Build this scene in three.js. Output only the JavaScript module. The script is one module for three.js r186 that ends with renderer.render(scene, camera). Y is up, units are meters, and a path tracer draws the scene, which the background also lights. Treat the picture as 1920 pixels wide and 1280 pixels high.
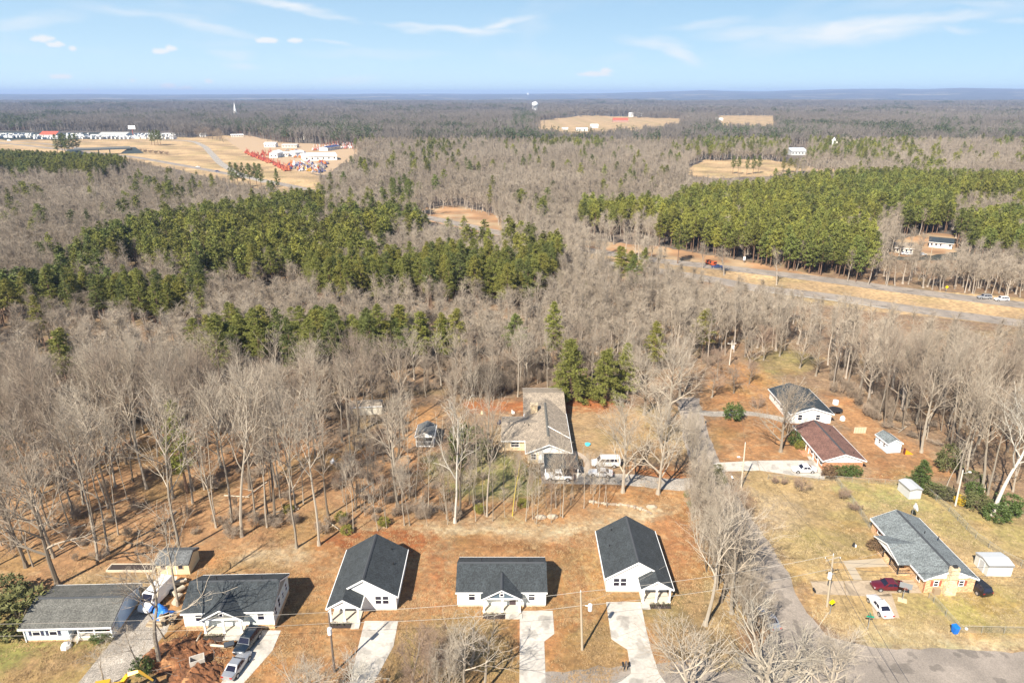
import * as THREE from 'three';
import { mergeGeometries, toCreasedNormals } from 'three/addons/utils/BufferGeometryUtils.js';

// ---------- camera, sky, sun, exposure ----------
const scene = new THREE.Scene();
const EYE_Y = 70, FOCAL = 1280, HORIZON = 176, PITCH = Math.atan((640 - HORIZON) / FOCAL);
const camera = new THREE.PerspectiveCamera(2 * Math.atan(640 / FOCAL) * 180 / Math.PI, 1024 / 682, 0.5, 60000);
camera.position.set(0, EYE_Y, 0);
camera.rotation.set(-PITCH, 0, 0);
const renderer = new THREE.WebGLRenderer({ antialias: true });
renderer.toneMapping = THREE.LinearToneMapping;
renderer.toneMappingExposure = 2.08;
renderer.shadowMap.enabled = true;

const SUN_AZ = 31 * Math.PI / 180, SUN_EL = 42.5 * Math.PI / 180;   // the sun stands behind and to the left of the camera
const SUN = new THREE.Vector3(-Math.sin(SUN_AZ) * Math.cos(SUN_EL), Math.sin(SUN_EL), Math.cos(SUN_AZ) * Math.cos(SUN_EL));
const sun = new THREE.DirectionalLight(new THREE.Color(1, 0.92, 0.79), 5);
sun.name = 'sun';
sun.position.copy(SUN).multiplyScalar(400).add(new THREE.Vector3(0, 0, -150));
sun.target.position.set(0, 0, -150);
sun.castShadow = true;
Object.assign(sun.shadow.camera, { left: -260, right: 260, top: 260, bottom: -260, near: 1, far: 1200 });
sun.shadow.mapSize.set(4096, 4096);
scene.add(sun, sun.target);
scene.fog = new THREE.FogExp2(new THREE.Color(0.43, 0.58, 0.90), 0.000085);

// ---------- random numbers and noise ----------
function mulberry(a) { return () => { a = (a + 0x6d2b79f5) | 0; let t = Math.imul(a ^ (a >>> 15), 1 | a); t = (t + Math.imul(t ^ (t >>> 7), 61 | t)) ^ t; return ((t ^ (t >>> 14)) >>> 0) / 4294967296; }; }
const hash2 = (x, y) => { let h = Math.imul(x | 0, 374761393) + Math.imul(y | 0, 668265263) | 0; h = Math.imul(h ^ (h >>> 13), 1274126177); return ((h ^ (h >>> 16)) >>> 0) / 4294967296; };
function noise(x, y) {
  const ix = Math.floor(x), iy = Math.floor(y), fx = x - ix, fy = y - iy, u = fx * fx * (3 - 2 * fx), v = fy * fy * (3 - 2 * fy);
  const a = hash2(ix, iy), b = hash2(ix + 1, iy), c = hash2(ix, iy + 1), d = hash2(ix + 1, iy + 1);
  return a + (b - a) * u + (c - a) * v + (a - b - c + d) * u * v;
}
const fbm = (x, y, n = 4) => { let s = 0, a = 0.5, t = 0; for (let i = 0; i < n; i++) { s += a * noise(x, y); t += a; x = x * 2.03 + 17.1; y = y * 2.03 + 5.7; a *= 0.5; } return s / t; };
const clamp = (x, a = 0, b = 1) => Math.min(b, Math.max(a, x));
const smooth = (a, b, x) => { const t = clamp((x - a) / (b - a)); return t * t * (3 - 2 * t); };
const lerp = (a, b, t) => a + (b - a) * t;

// the ground point that the photograph shows at a place in it (its own 1920 x 1280 places), and back
const CP = Math.cos(PITCH), SP = Math.sin(PITCH);
function ground(px, py, y = 0) {
  const x = (px - 960) / FOCAL, u = -(py - 640) / FOCAL, dy = u * CP - SP, dz = -(CP + u * SP), t = (y - EYE_Y) / dy;
  return [x * t, y, dz * t];
}
function shown(x, y, z) {
  const h = y - EYE_Y, d = -SP * h - CP * z, u = CP * h - SP * z;
  return [960 + FOCAL * x / d, 640 - FOCAL * u / d, d];
}
const inside = (poly, x, y) => { let r = false; for (let i = 0, j = poly.length - 1; i < poly.length; j = i++) { const [a, b] = poly[i], [c, d] = poly[j]; if ((b > y) !== (d > y) && x < (c - a) * (y - b) / (d - b) + a) r = !r; } return r; };

// ---------- the sky: pale air towards the horizon, thin high cloud, a few small puffs ----------
{
  const W = 4096, H = 2048, data = new Float32Array(W * H * 4);
  const wisps = [   // [x, y, half length, half height, slope, strength] as places in the photograph's strip of sky
    [520, 8, 130, 12, 0.16, 0.75], [600, 26, 90, 9, 0.25, 0.5], [860, 58, 170, 9, 0.04, 0.75], [950, 44, 75, 13, -0.22, 0.9], [780, 52, 110, 7, 0.12, 0.6], [920, 62, 60, 8, -0.1, 0.5], [390, 50, 160, 13, 0.2, 0.5], [620, 80, 60, 5, 0.1, 0.45],
    [1600, 58, 230, 34, -0.1, 0.8], [1760, 34, 170, 16, -0.12, 0.6], [1420, 60, 160, 20, -0.04, 0.5], [1700, 40, 120, 16, -0.15, 0.65], [1500, 74, 150, 22, 0.05, 0.5], [1270, 98, 60, 22, 0.45, 0.7], [1230, 80, 90, 18, 0.1, 0.5], [1330, 45, 120, 14, -0.1, 0.35], [1800, 55, 60, 10, 0.1, 0.4], [1850, 8, 120, 8, 0, 0.4], [1900, 38, 60, 9, 0.05, 0.35],
    [60, 40, 150, 20, -0.12, 0.4], [430, 100, 60, 14, 0.1, 0.4], [450, 122, 60, 12, 0.1, 0.4], [250, 22, 200, 14, 0.1, 0.35], [700, 100, 200, 14, 0.02, 0.25], [650, 150, 90, 9, -0.05, 0.3],
  ];
  const puffs = [[78, 74, 26, 9], [104, 84, 20, 8], [135, 92, 8, 9], [300, 97, 20, 9], [320, 92, 15, 8], [500, 77, 26, 8], [552, 77, 18, 7], [110, 144, 27, 7], [1115, 140, 38, 7], [1137, 134, 15, 8], [165, 171, 22, 5], [316, 162, 18, 7], [392, 153, 9, 6], [248, 151, 8, 4], [345, 166, 18, 5]];
  for (let j = H / 2 - 2; j < H; j++) {
    const el = ((j + 0.5) / H - 0.5) * Math.PI, y = Math.sin(el), e = Math.max(0, el * 180 / Math.PI);
    for (let i = 0; i < W; i++) {
      const az = ((i + 0.5) / W - 0.5) * 2 * Math.PI, x = Math.cos(az) * Math.cos(el), z = Math.sin(az) * Math.cos(el);
      // clear air: pale at the horizon, deeper blue upwards
      const k = 1 - Math.exp(-e / 4.5), k2 = 1 - Math.exp(-e / 20);
      let r = lerp(0.405, 0.258, k), g = lerp(0.515, 0.412, k), b = lerp(0.53, 0.56, k);
      r = lerp(r, 0.045, k2); g = lerp(g, 0.088, k2); b = lerp(b, 0.19, k2);
      const side = clamp((x + 0.3) * 0.6);                      // a little deeper towards the right, away from the sun
      r *= 1 - 0.16 * side; g *= 1 - 0.06 * side;
      let cloud = 0, white = 0;
      if (e < 13 && z < -0.55) {
        const d = -SP * y - CP * z, px = 960 + FOCAL * x / d, py = 640 - FOCAL * (CP * y - SP * z) / d;
        const wx = px + 34 * (fbm(px / 70, py / 22, 3) - 0.5), wy = py + 16 * (fbm(px / 60 + 40, py / 16, 3) - 0.5);
        for (const [cx, cy, hl, hh, s, a] of wisps) {
          const u = (wx - cx) / hl, v = (wy - cy - s * (wx - cx)) / hh, q = u * u + v * v;
          if (q < 1) cloud = Math.max(cloud, a * (1 - q) * (1 - q) * (0.5 + 0.9 * fbm(wx / 46, (wy - s * wx) / 5, 3)));
        }
        for (const [cx, cy, hl, hh] of puffs) {
          const n = fbm(px / 9, py / 6, 3) - 0.5, u = (px - cx) / hl, v = (py - cy + (py > cy ? (py - cy) * 0.9 : 0)) / hh, q = u * u + v * v + n * 1.1;
          if (q < 1) white = Math.max(white, 0.9 * smooth(1, 0.35, q));
        }
      }
      if (e > 1.2) {                                            // the same thin cloud all over the sky
        const s = 1 / (y + 0.12), n = fbm(x * s * 1.6 + 3, z * s * 0.8, 4);
        cloud = Math.max(cloud, (e < 13 && z < -0.55 ? 0.3 : 0.5) * smooth(0.52, 0.85, n) * smooth(1.2, 4, e));
      }
      const c = clamp(cloud * 1.2) * 0.9;
      r = lerp(r, 0.45, c); g = lerp(g, 0.47, c); b = lerp(b, 0.485, c);
      r = lerp(r, 0.475, white); g = lerp(g, 0.475, white); b = lerp(b, 0.475, white);
      const o = (j * W + i) * 4; data[o] = r; data[o + 1] = g; data[o + 2] = b; data[o + 3] = 1;
    }
  }
  for (let j = 0; j < H / 2 - 2; j++) for (let i = 0; i < W; i++) { const o = (j * W + i) * 4; data[o] = 0.12; data[o + 1] = 0.11; data[o + 2] = 0.10; data[o + 3] = 1; }
  const sky = new THREE.DataTexture(data, W, H, THREE.RGBAFormat, THREE.FloatType);
  sky.mapping = THREE.EquirectangularReflectionMapping; sky.magFilter = sky.minFilter = THREE.LinearFilter; sky.needsUpdate = true;
  scene.background = sky; scene.environment = sky;
}
// ---------- naming, labels ----------
const taken = new Map();
function numbered(name) { const n = taken.get(name) ?? 0; taken.set(name, n + 1); return n ? `${name}_${String(n).padStart(3, '0')}` : name; }
function tag(o, label, category, group, kind) { o.userData = {}; if (label) o.userData.label = label; if (category) o.userData.category = category; if (group) o.userData.group = group; if (kind) o.userData.kind = kind; return o; }
function thing(name, label, category, [x, y, z] = [0, 0, 0], turn = 0, group) {
  const o = new THREE.Group(); o.name = numbered(name); o.position.set(x, y, z); o.rotation.y = turn; scene.add(o);
  return tag(o, label, category, group);
}
function copy(o, label, [x, y, z], turn = 0, group) {
  const c = o.clone(); c.name = numbered(o.name.replace(/_\d{3}$/, '')); scene.add(c); c.position.set(x, y, z); c.rotation.y = turn;
  c.userData = { ...o.userData, label: label ?? o.userData.label }; if (group) c.userData.group = group;
  return c;
}
function structure(o, name) { o.name = numbered(name); o.userData = { kind: 'structure' }; o.receiveShadow = true; scene.add(o); return o; }

// ---------- geometry: a list of triangles with uv in metres ----------
class Geo {
  constructor() { this.p = []; this.uv = []; }
  tri(a, b, c) {
    this.p.push(a[0], a[1], a[2], b[0], b[1], b[2], c[0], c[1], c[2]);
    const ux = b[0] - a[0], uy = b[1] - a[1], uz = b[2] - a[2], vx = c[0] - a[0], vy = c[1] - a[1], vz = c[2] - a[2];
    const nx = Math.abs(uy * vz - uz * vy), ny = Math.abs(uz * vx - ux * vz), nz = Math.abs(ux * vy - uy * vx);
    for (const q of [a, b, c]) if (ny >= nx * 0.8 && ny >= nz * 0.8) this.uv.push(q[0], -q[2]); else if (nx > nz) this.uv.push(q[2], q[1]); else this.uv.push(q[0], q[1]);
    return this;
  }
  quad(a, b, c, d) { return this.tri(a, b, c).tri(a, c, d); }
  poly(pts) { for (let i = 1; i + 1 < pts.length; i++) this.tri(pts[0], pts[i], pts[i + 1]); return this; }
  hex(a, b, c, d, e, f, g, h) { return this.quad(a, d, c, b).quad(e, f, g, h).quad(a, b, f, e).quad(b, c, g, f).quad(c, d, h, g).quad(d, a, e, h); }   // bottom a b c d, top e f g h
  box(x0, x1, y0, y1, z0, z1) { return this.hex([x0, y0, z1], [x1, y0, z1], [x1, y0, z0], [x0, y0, z0], [x0, y1, z1], [x1, y1, z1], [x1, y1, z0], [x0, y1, z0]); }
  slab(a, b, c, d, t) { const s = (q) => [q[0], q[1] - t, q[2]]; return this.hex(s(a), s(b), s(c), s(d), a, b, c, d); }
  prism(pts, y0, y1) {   // outline of [x, z], convex
    const n = pts.length, lo = pts.map(([x, z]) => [x, y0, z]), hi = pts.map(([x, z]) => [x, y1, z]);
    this.poly(hi); this.poly(lo.slice().reverse());
    for (let i = 0; i < n; i++) this.quad(lo[i], lo[(i + 1) % n], hi[(i + 1) % n], hi[i]);
    return this;
  }
  profile(pts, z0, z1) {   // outline of [x, y], convex, drawn out along z
    const n = pts.length, f = pts.map(([x, y]) => [x, y, z1]), b = pts.map(([x, y]) => [x, y, z0]);
    this.poly(f); this.poly(b.slice().reverse());
    for (let i = 0; i < n; i++) this.quad(b[i], b[(i + 1) % n], f[(i + 1) % n], f[i]);
    return this;
  }
  bar(a, b, ra, rb = ra, k = 4, caps = true) {   // a tapering bar of k sides between two points
    const d = [b[0] - a[0], b[1] - a[1], b[2] - a[2]], l = Math.hypot(...d) || 1; d[0] /= l; d[1] /= l; d[2] /= l;
    const s = Math.abs(d[1]) < 0.9 ? [0, 1, 0] : [1, 0, 0];
    let u = [d[1] * s[2] - d[2] * s[1], d[2] * s[0] - d[0] * s[2], d[0] * s[1] - d[1] * s[0]]; const m = Math.hypot(...u); u = u.map((q) => q / m);
    const v = [d[1] * u[2] - d[2] * u[1], d[2] * u[0] - d[0] * u[2], d[0] * u[1] - d[1] * u[0]], A = [], B = [];
    for (let i = 0; i < k; i++) {
      const t = 2 * Math.PI * i / k, c = Math.cos(t), n = Math.sin(t);
      A.push([a[0] + ra * (u[0] * c + v[0] * n), a[1] + ra * (u[1] * c + v[1] * n), a[2] + ra * (u[2] * c + v[2] * n)]);
      B.push([b[0] + rb * (u[0] * c + v[0] * n), b[1] + rb * (u[1] * c + v[1] * n), b[2] + rb * (u[2] * c + v[2] * n)]);
    }
    for (let i = 0; i < k; i++) { const j = (i + 1) % k; if (rb > 1e-4) this.quad(A[i], A[j], B[j], B[i]); else this.tri(A[i], A[j], b); }
    if (caps) { this.poly(A.slice().reverse()); if (rb > 1e-4) this.poly(B); }
    return this;
  }
  path(pts, radii, k = 4) { for (let i = 0; i + 1 < pts.length; i++) this.bar(pts[i], pts[i + 1], Array.isArray(radii) ? radii[i] : radii, Array.isArray(radii) ? radii[i + 1] : radii, k, false); return this; }
  add(g, dx = 0, dy = 0, dz = 0, turn = 0) {
    const c = Math.cos(turn), s = Math.sin(turn);
    for (let i = 0; i < g.p.length; i += 3) { const x = g.p[i], z = g.p[i + 2]; this.p.push(x * c + z * s + dx, g.p[i + 1] + dy, -x * s + z * c + dz); }
    for (const q of g.uv) this.uv.push(q);
    return this;
  }
  geometry() {
    const g = new THREE.BufferGeometry();
    g.setAttribute('position', new THREE.Float32BufferAttribute(this.p, 3)); g.setAttribute('uv', new THREE.Float32BufferAttribute(this.uv, 2));
    return g;
  }
  build(name, m, parent, label) {
    const o = new THREE.Mesh(this.geometry(), m); o.name = name; o.castShadow = o.receiveShadow = true;
    if (label) o.userData.label = label;
    if (parent) parent.add(o);
    return o;
  }
}

// ---------- materials and their textures ----------
function texture(size, draw, repeat = 1, srgb = true) {   // draw(u, v in 0..1) -> [r, g, b] 0..255 (colour) or one value 0..1 (relief)
  const data = new Uint8Array(size * size * 4);
  for (let j = 0; j < size; j++) for (let i = 0; i < size; i++) {
    const c = draw((i + 0.5) / size, (j + 0.5) / size), o = (j * size + i) * 4, a = Array.isArray(c) ? c : [c * 255, c * 255, c * 255];
    data[o] = clamp(a[0], 0, 255); data[o + 1] = clamp(a[1], 0, 255); data[o + 2] = clamp(a[2], 0, 255); data[o + 3] = 255;
  }
  const t = new THREE.DataTexture(data, size, size); t.wrapS = t.wrapT = THREE.RepeatWrapping; t.magFilter = t.minFilter = THREE.LinearFilter;
  t.repeat.set(repeat, repeat); if (srgb) t.colorSpace = THREE.SRGBColorSpace; t.needsUpdate = true;
  return t;
}
// noise that repeats seamlessly after n cells
const tnoise = (u, v, n, o = 0) => {
  const x = u * n, y = v * n, ix = Math.floor(x), iy = Math.floor(y), fx = x - ix, fy = y - iy, a = fx * fx * (3 - 2 * fx), b = fy * fy * (3 - 2 * fy), w = (q) => ((q % n) + n) % n;
  const h = (p, q) => hash2(w(p) + o * 131, w(q) + o * 57);
  return lerp(lerp(h(ix, iy), h(ix + 1, iy), a), lerp(h(ix, iy + 1), h(ix + 1, iy + 1), a), b);
};
const tfbm = (u, v, n, k = 4, o = 0) => { let s = 0, a = 0.5, t = 0; for (let i = 0; i < k; i++) { s += a * tnoise(u, v, n, o + i); t += a; n *= 2; a *= 0.5; } return s / t; };
const lin = (r, g, b) => new THREE.Color().setRGB(r, g, b);
const mat = (c, roughness = 0.85, more = {}) => new THREE.MeshStandardMaterial({ color: Array.isArray(c) ? lin(...c) : new THREE.Color(c), roughness, ...more });
// ---------- the ground ----------
const GROUND_POLYS = [   // colour and outline, the later ones over the earlier ones; outlines as places in the photograph
  // floor of the woods
  [[128, 100, 74], [[-900, 480], [2900, 480], [2900, 1500], [-900, 1500]]],
  [[146, 106, 71], [[-200, 830], [300, 800], [640, 830], [960, 850], [1130, 900], [1150, 960], [1000, 990], [640, 1010], [560, 1040], [280, 1080], [100, 1110], [-200, 1140]]],
  // new houses' lots
  [[156, 110, 68], [[270, 1090], [380, 1030], [600, 1020], [760, 985], [960, 975], [1130, 945], [1300, 900], [1340, 960], [1400, 1120], [1420, 1290], [270, 1420], [240, 1200]]],
  [[172, 146, 112], [[640, 985], [800, 985], [980, 975], [1060, 985], [1140, 960], [1240, 930], [1290, 960], [1150, 990], [1090, 1000], [960, 1008], [800, 1010], [700, 1002]]],
  [[168, 140, 105], [[420, 1040], [560, 1022], [600, 1040], [560, 1062], [440, 1062]]],
  [[138, 80, 42], [[620, 1010], [680, 990], [770, 996], [815, 1010], [805, 1040], [768, 1050], [700, 1000], [640, 1040]]],
  [[150, 100, 62], [[795, 1030], [850, 1020], [850, 1180], [800, 1210], [770, 1190], [785, 1100]]],
  [[148, 98, 60], [[1045, 1010], [1075, 1000], [1110, 1060], [1120, 1170], [1080, 1240], [1050, 1180], [1040, 1120]]],
  [[148, 100, 62], [[1225, 970], [1310, 950], [1330, 1010], [1300, 1090], [1270, 1100], [1240, 1010]]],
  [[136, 104, 64], [[380, 1060], [500, 1060], [560, 1072], [540, 1082], [380, 1084]]],
  [[134, 106, 66], [[740, 1180], [960, 1160], [965, 1290], [700, 1290]]],
  [[136, 104, 64], [[1050, 1190], [1140, 1160], [1175, 1200], [1180, 1270], [1050, 1270]]],
  [[134, 106, 70], [[1215, 1120], [1330, 1080], [1400, 1160], [1400, 1260], [1240, 1245]]],
  [[130, 78, 42], [[250, 1250], [330, 1195], [400, 1185], [440, 1200], [430, 1230], [410, 1290], [260, 1300]]],
  // wheel tracks, worn strips and scraped soil in the lots
  [[168, 138, 98], [[1060, 1000], [1068, 1000], [1082, 1100], [1092, 1190], [1084, 1195], [1074, 1100]]], [[168, 138, 98], [[1092, 1000], [1100, 1000], [1122, 1090], [1130, 1130], [1122, 1130], [1112, 1090]]],
  [[166, 136, 96], [[806, 1010], [815, 1010], [800, 1100], [790, 1180], [781, 1180], [792, 1100]]], [[166, 136, 96], [[836, 1010], [845, 1010], [838, 1100], [832, 1170], [824, 1170], [830, 1100]]],
  [[128, 84, 48], [[600, 1045], [612, 1040], [560, 1130], [520, 1230], [505, 1240], [540, 1140]]], [[164, 134, 94], [[590, 1040], [598, 1040], [548, 1130], [512, 1200], [506, 1198], [540, 1120]]],
  [[132, 92, 54], [[870, 1012], [1010, 1006], [1040, 1020], [1030, 1036], [880, 1036], [850, 1030]]], [[174, 150, 116], [[1000, 1000], [1060, 985], [1150, 975], [1140, 990], [1050, 1006], [1010, 1016]]],
  [[138, 96, 58], [[1135, 1112], [1198, 1112], [1198, 1127], [1136, 1127]]], [[116, 84, 56], [[978, 1138], [1030, 1138], [1030, 1144], [978, 1144]]],
  // far left house's yard
  [[138, 112, 66], [[-200, 1150], [40, 1130], [110, 1110], [260, 1080], [290, 1110], [330, 1200], [260, 1320], [-200, 1420]]],
  [[118, 108, 56], [[-200, 1200], [50, 1200], [200, 1198], [210, 1215], [120, 1240], [-200, 1290]]],
  [[150, 116, 76], [[60, 1230], [190, 1214], [200, 1225], [120, 1262], [0, 1290]]],
  [[146, 118, 84], [[150, 1065], [290, 1060], [300, 1120], [255, 1120], [250, 1096], [120, 1104]]],
  // lawns right of the lane
  [[160, 130, 86], [[1390, 880], [1560, 890], [1640, 900], [1720, 905], [1760, 930], [1800, 955], [2100, 1010], [2300, 1240], [1650, 1216], [1520, 1160], [1480, 1080], [1420, 970]]],
  [[150, 124, 78], [[1500, 1000], [1640, 1000], [1640, 1050], [1520, 1050]]],
  [[148, 126, 74], [[1730, 1115], [1990, 1110], [2080, 1190], [1800, 1178], [1750, 1150]]],
  [[152, 126, 80], [[1700, 960], [1760, 950], [1990, 1010], [1990, 1060], [1840, 1050]]],
  [[150, 132, 84], [[1560, 905], [1700, 910], [1740, 950], [1660, 960], [1600, 960]]],
  [[164, 138, 104], [[1400, 920], [1500, 940], [1490, 1000], [1440, 990]]],
  [[168, 146, 112], [[1620, 1190], [1700, 1170], [1800, 1200], [2100, 1215], [2100, 1240], [1640, 1222]]],
  // yards of the brown roofed and the white house
  [[152, 106, 66], [[1320, 785], [1450, 780], [1520, 820], [1560, 860], [1540, 868], [1350, 868], [1335, 830]]],
  [[152, 108, 68], [[1330, 690], [1400, 680], [1440, 700], [1490, 730], [1480, 780], [1310, 772]]],
  [[150, 106, 68], [[1555, 740], [1600, 750], [1660, 800], [1760, 850], [1800, 890], [1730, 905], [1640, 900], [1620, 870], [1580, 800]]],
  [[140, 116, 74], [[1400, 672], [1480, 655], [1540, 670], [1520, 700], [1440, 700]]],
  // centre house's yard
  [[150, 118, 82], [[1060, 765], [1190, 760], [1290, 770], [1290, 860], [1190, 870], [1080, 860]]],
  [[148, 88, 48], [[870, 755], [980, 750], [1180, 745], [1190, 765], [1060, 768], [980, 775], [880, 770]]],
  [[124, 112, 66], [[830, 850], [960, 850], [1010, 890], [1000, 930], [880, 940], [800, 900], [780, 860]]],
  [[158, 112, 68], [[750, 770], [800, 755], [840, 775], [820, 800], [780, 850], [760, 840]]],
  [[150, 92, 50], [[1175, 872], [1290, 880], [1290, 905], [1180, 895]]],
  [[152, 108, 66], [[1100, 905], [1300, 905], [1310, 950], [1200, 950], [1110, 950]]],
].map(([c, p]) => [[Math.round(c[0] * 1.06), Math.round(c[1] * 1.11), Math.round(c[2] * 1.16)], p.map(([x, y]) => { const g = ground(x, y); return [g[0], g[2]]; })]);

function groundSheet(name, x0, x1, z0, z1, W, H, bumpScale) {
  const S = 4, cw = Math.round((x1 - x0 + 24) * S), chh = Math.round((z1 - z0 + 24) * S), cv = document.createElement('canvas'); cv.width = cw; cv.height = chh;
  const ctx = cv.getContext('2d');
  for (const [c, p] of GROUND_POLYS) {
    ctx.fillStyle = `rgb(${c})`; ctx.beginPath(); p.forEach(([x, z], i) => ctx[i ? 'lineTo' : 'moveTo']((x - x0 + 12) * S, (z - z0 + 12) * S)); ctx.closePath(); ctx.fill();
  }
  const m = ctx.getImageData(0, 0, cw, chh).data, data = new Uint8Array(W * H * 4), rel = new Uint8Array(W * H * 4);
  for (let j = 0; j < H; j++) for (let i = 0; i < W; i++) {
    const x = x0 + (i + 0.5) / W * (x1 - x0), z = z1 - (j + 0.5) / H * (z1 - z0);
    const big = fbm(x * 0.05 + 9, z * 0.05, 3), med = fbm(x * 0.33, z * 0.33 + 4, 3), fine = fbm(x * 1.9, z * 1.9, 3), grit = hash2(i * 7 + 3, j * 13 + 1);
    let r = 0, g = 0, b = 0;
    for (let k = 0; k < 3; k++) {   // ragged edges between kinds of ground
      const wx = x + (noise(x * 0.25 + k * 9, z * 0.25) - 0.5) * 5 + (noise(x * 1.1 + k * 31, z * 1.1) - 0.5) * 2.4 + (hash2(i + k * 977, j) - 0.5) * 1.2, wz = z + (noise(x * 0.25 + 50, z * 0.25 + k * 7) - 0.5) * 5 + (noise(x * 1.1, z * 1.1 + k * 17 + 80) - 0.5) * 2.4 + (hash2(i, j + k * 613) - 0.5) * 1.2;
      const o = (clamp(Math.round((wz - z0 + 12) * S), 0, chh - 1) * cw + clamp(Math.round((wx - x0 + 12) * S), 0, cw - 1)) * 4;
      r += m[o] / 3; g += m[o + 1] / 3; b += m[o + 2] / 3;
    }
    // dry thatch, bare soil and green showing through in patches
    const v = 0.90 + (big - 0.5) * 0.16 + (med - 0.5) * 0.24 + (fine - 0.5) * 0.34 + (grit - 0.5) * 0.16;
    const green = smooth(0.56, 0.75, fbm(x * 0.09 + 70, z * 0.09, 4)) * 0.5, soil = smooth(0.58, 0.74, fbm(x * 0.16 + 20, z * 0.2 + 33, 4)) * 0.55, straw = smooth(0.6, 0.72, fbm(x * 0.5 + 5, z * 0.8, 3)) * 0.4;
    r = lerp(r, r * 0.93, green); b = lerp(b, b * 0.88, green);
    g = lerp(g, g * 0.92, soil); b = lerp(b, b * 0.84, soil);
    r = lerp(r, 178, straw); g = lerp(g, 152, straw); b = lerp(b, 116, straw);
    const o = (j * W + i) * 4; data[o] = clamp(r * v, 0, 255); data[o + 1] = clamp(g * v, 0, 255); data[o + 2] = clamp(b * v, 0, 255); data[o + 3] = 255;
    rel[o] = rel[o + 1] = rel[o + 2] = clamp((med * 0.4 + fine * 0.45 + grit * 0.15) * 255, 0, 255); rel[o + 3] = 255;
  }
  const tex = (d, srgb) => { const t = new THREE.DataTexture(d, W, H); t.magFilter = t.minFilter = THREE.LinearFilter; if (srgb) t.colorSpace = THREE.SRGBColorSpace; t.needsUpdate = true; return t; };
  const geo = new THREE.PlaneGeometry(x1 - x0, z1 - z0); geo.rotateX(-Math.PI / 2);
  const o = new THREE.Mesh(geo, new THREE.MeshStandardMaterial({ map: tex(data, true), bumpMap: tex(rel, false), bumpScale, roughness: 0.97 }));
  o.position.set((x0 + x1) / 2, 0, (z0 + z1) / 2);
  return structure(o, name);
}
groundSheet('ground', -130, 130, -140, -40, 2048, 820, 0.14);
groundSheet('ground', -230, 230, -300, -140, 2048, 760, 0.2);

// the wide land beyond, rising into low hills on the horizon
function hillHeight(x, z) {
  const d = Math.hypot(x, z), az = Math.atan2(x, -z);
  const far = smooth(5000, 12000, d), n = fbm(x / 2600 + 3, z / 1500, 3);
  let h = far * 46 * (n - 0.42);
  h += smooth(2500, 4500, d) * (1 - smooth(6000, 9000, d)) * 34 * (fbm(x / 900 + 40, z / 520 + 3, 3) - 0.45);
  h += smooth(9000, 17000, d) * (60 + 95 * smooth(-0.05, 0.45, az)) * (0.72 + 0.28 * noise(az * 9, 3) + 0.16 * noise(az * 27, 8)) * (1 - smooth(20000, 24000, d));
  return h;
}
{
  const R = [0, 20, 40, 80, 140, 200]; while (R[R.length - 1] < 25000) R.push(R[R.length - 1] * 1.0165 + 1);
  const A = []; for (let a = -0.75; a <= 0.7501; a += 0.0025) A.push(a); for (let a = 0.85; a < 2 * Math.PI - 0.76; a += 0.1) A.push(a); A.push(2 * Math.PI - 0.75);
  const pos = [], col = [], idx = [], na = A.length;
  for (const r of R) for (const a of A) {
    const x = r * Math.sin(a), z = -r * Math.cos(a);
    pos.push(x, r < 300 ? -0.06 : hillHeight(x, z) - 0.06, z);
    const n = fbm(x / 260, z / 260, 3), dark = smooth(0.55, 0.68, fbm(x / 420 + 31, z / 260 + 7, 4)), pale = smooth(0.66, 0.73, fbm(x / 520 + 5, z / 400 + 90, 4)) * smooth(1500, 3500, r), g = 0.72 + 0.56 * fbm(x / 30, z / 30, 3);
    const w = smooth(900, 2600, r), c = [lerp(lerp(0.13, 0.048, w), 0.018, dark) * g, lerp(lerp(0.10, 0.045, w), 0.026, dark) * g, lerp(lerp(0.076, 0.042, w), 0.02, dark) * g];
    col.push(lerp(c[0], 0.20, pale), lerp(c[1], 0.17, pale), lerp(c[2], 0.11, pale));
  }
  for (let i = 0; i + 1 < R.length; i++) for (let j = 0; j + 1 < na; j++) { const a = i * na + j, b = a + 1, c = a + na, d = c + 1; idx.push(a, b, c, b, d, c); }
  const g = new THREE.BufferGeometry(); g.setAttribute('position', new THREE.Float32BufferAttribute(pos, 3)); g.setAttribute('color', new THREE.Float32BufferAttribute(col, 3)); g.setIndex(idx); g.computeVertexNormals();
  structure(new THREE.Mesh(g, new THREE.MeshStandardMaterial({ vertexColors: true, roughness: 1 })), 'terrain');
}

// ---------- sheets on the ground: roads, drives, fields ----------
const concreteMap = texture(512, (u, v) => { const n = 0.88 + 0.2 * tfbm(u, v, 4, 5, 1) - 0.14 * smooth(0.58, 0.72, tfbm(u, v, 7, 4, 17)), s = tfbm(u, v, 40, 2, 9); const q = n * (0.93 + 0.14 * s); return [188 * q, 181 * q, 171 * q]; }, 0.09);
const asphaltMap = texture(512, (u, v) => { const n = 0.84 + 0.32 * tfbm(u, v, 5, 5, 3) - 0.16 * smooth(0.62, 0.7, tfbm(u, v, 9, 4, 13)), s = 0.92 + 0.16 * tnoise(u, v, 180, 5); const q = n * s; return [139 * q, 129 * q, 119 * q]; }, 0.05);
const gravelMap = texture(512, (u, v) => { const n = 0.8 + 0.4 * tfbm(u, v, 6, 4, 4), s = 0.72 + 0.56 * tnoise(u, v, 150, 7); const q = n * s; return [150 * q, 142 * q, 132 * q]; }, 0.1);
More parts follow.
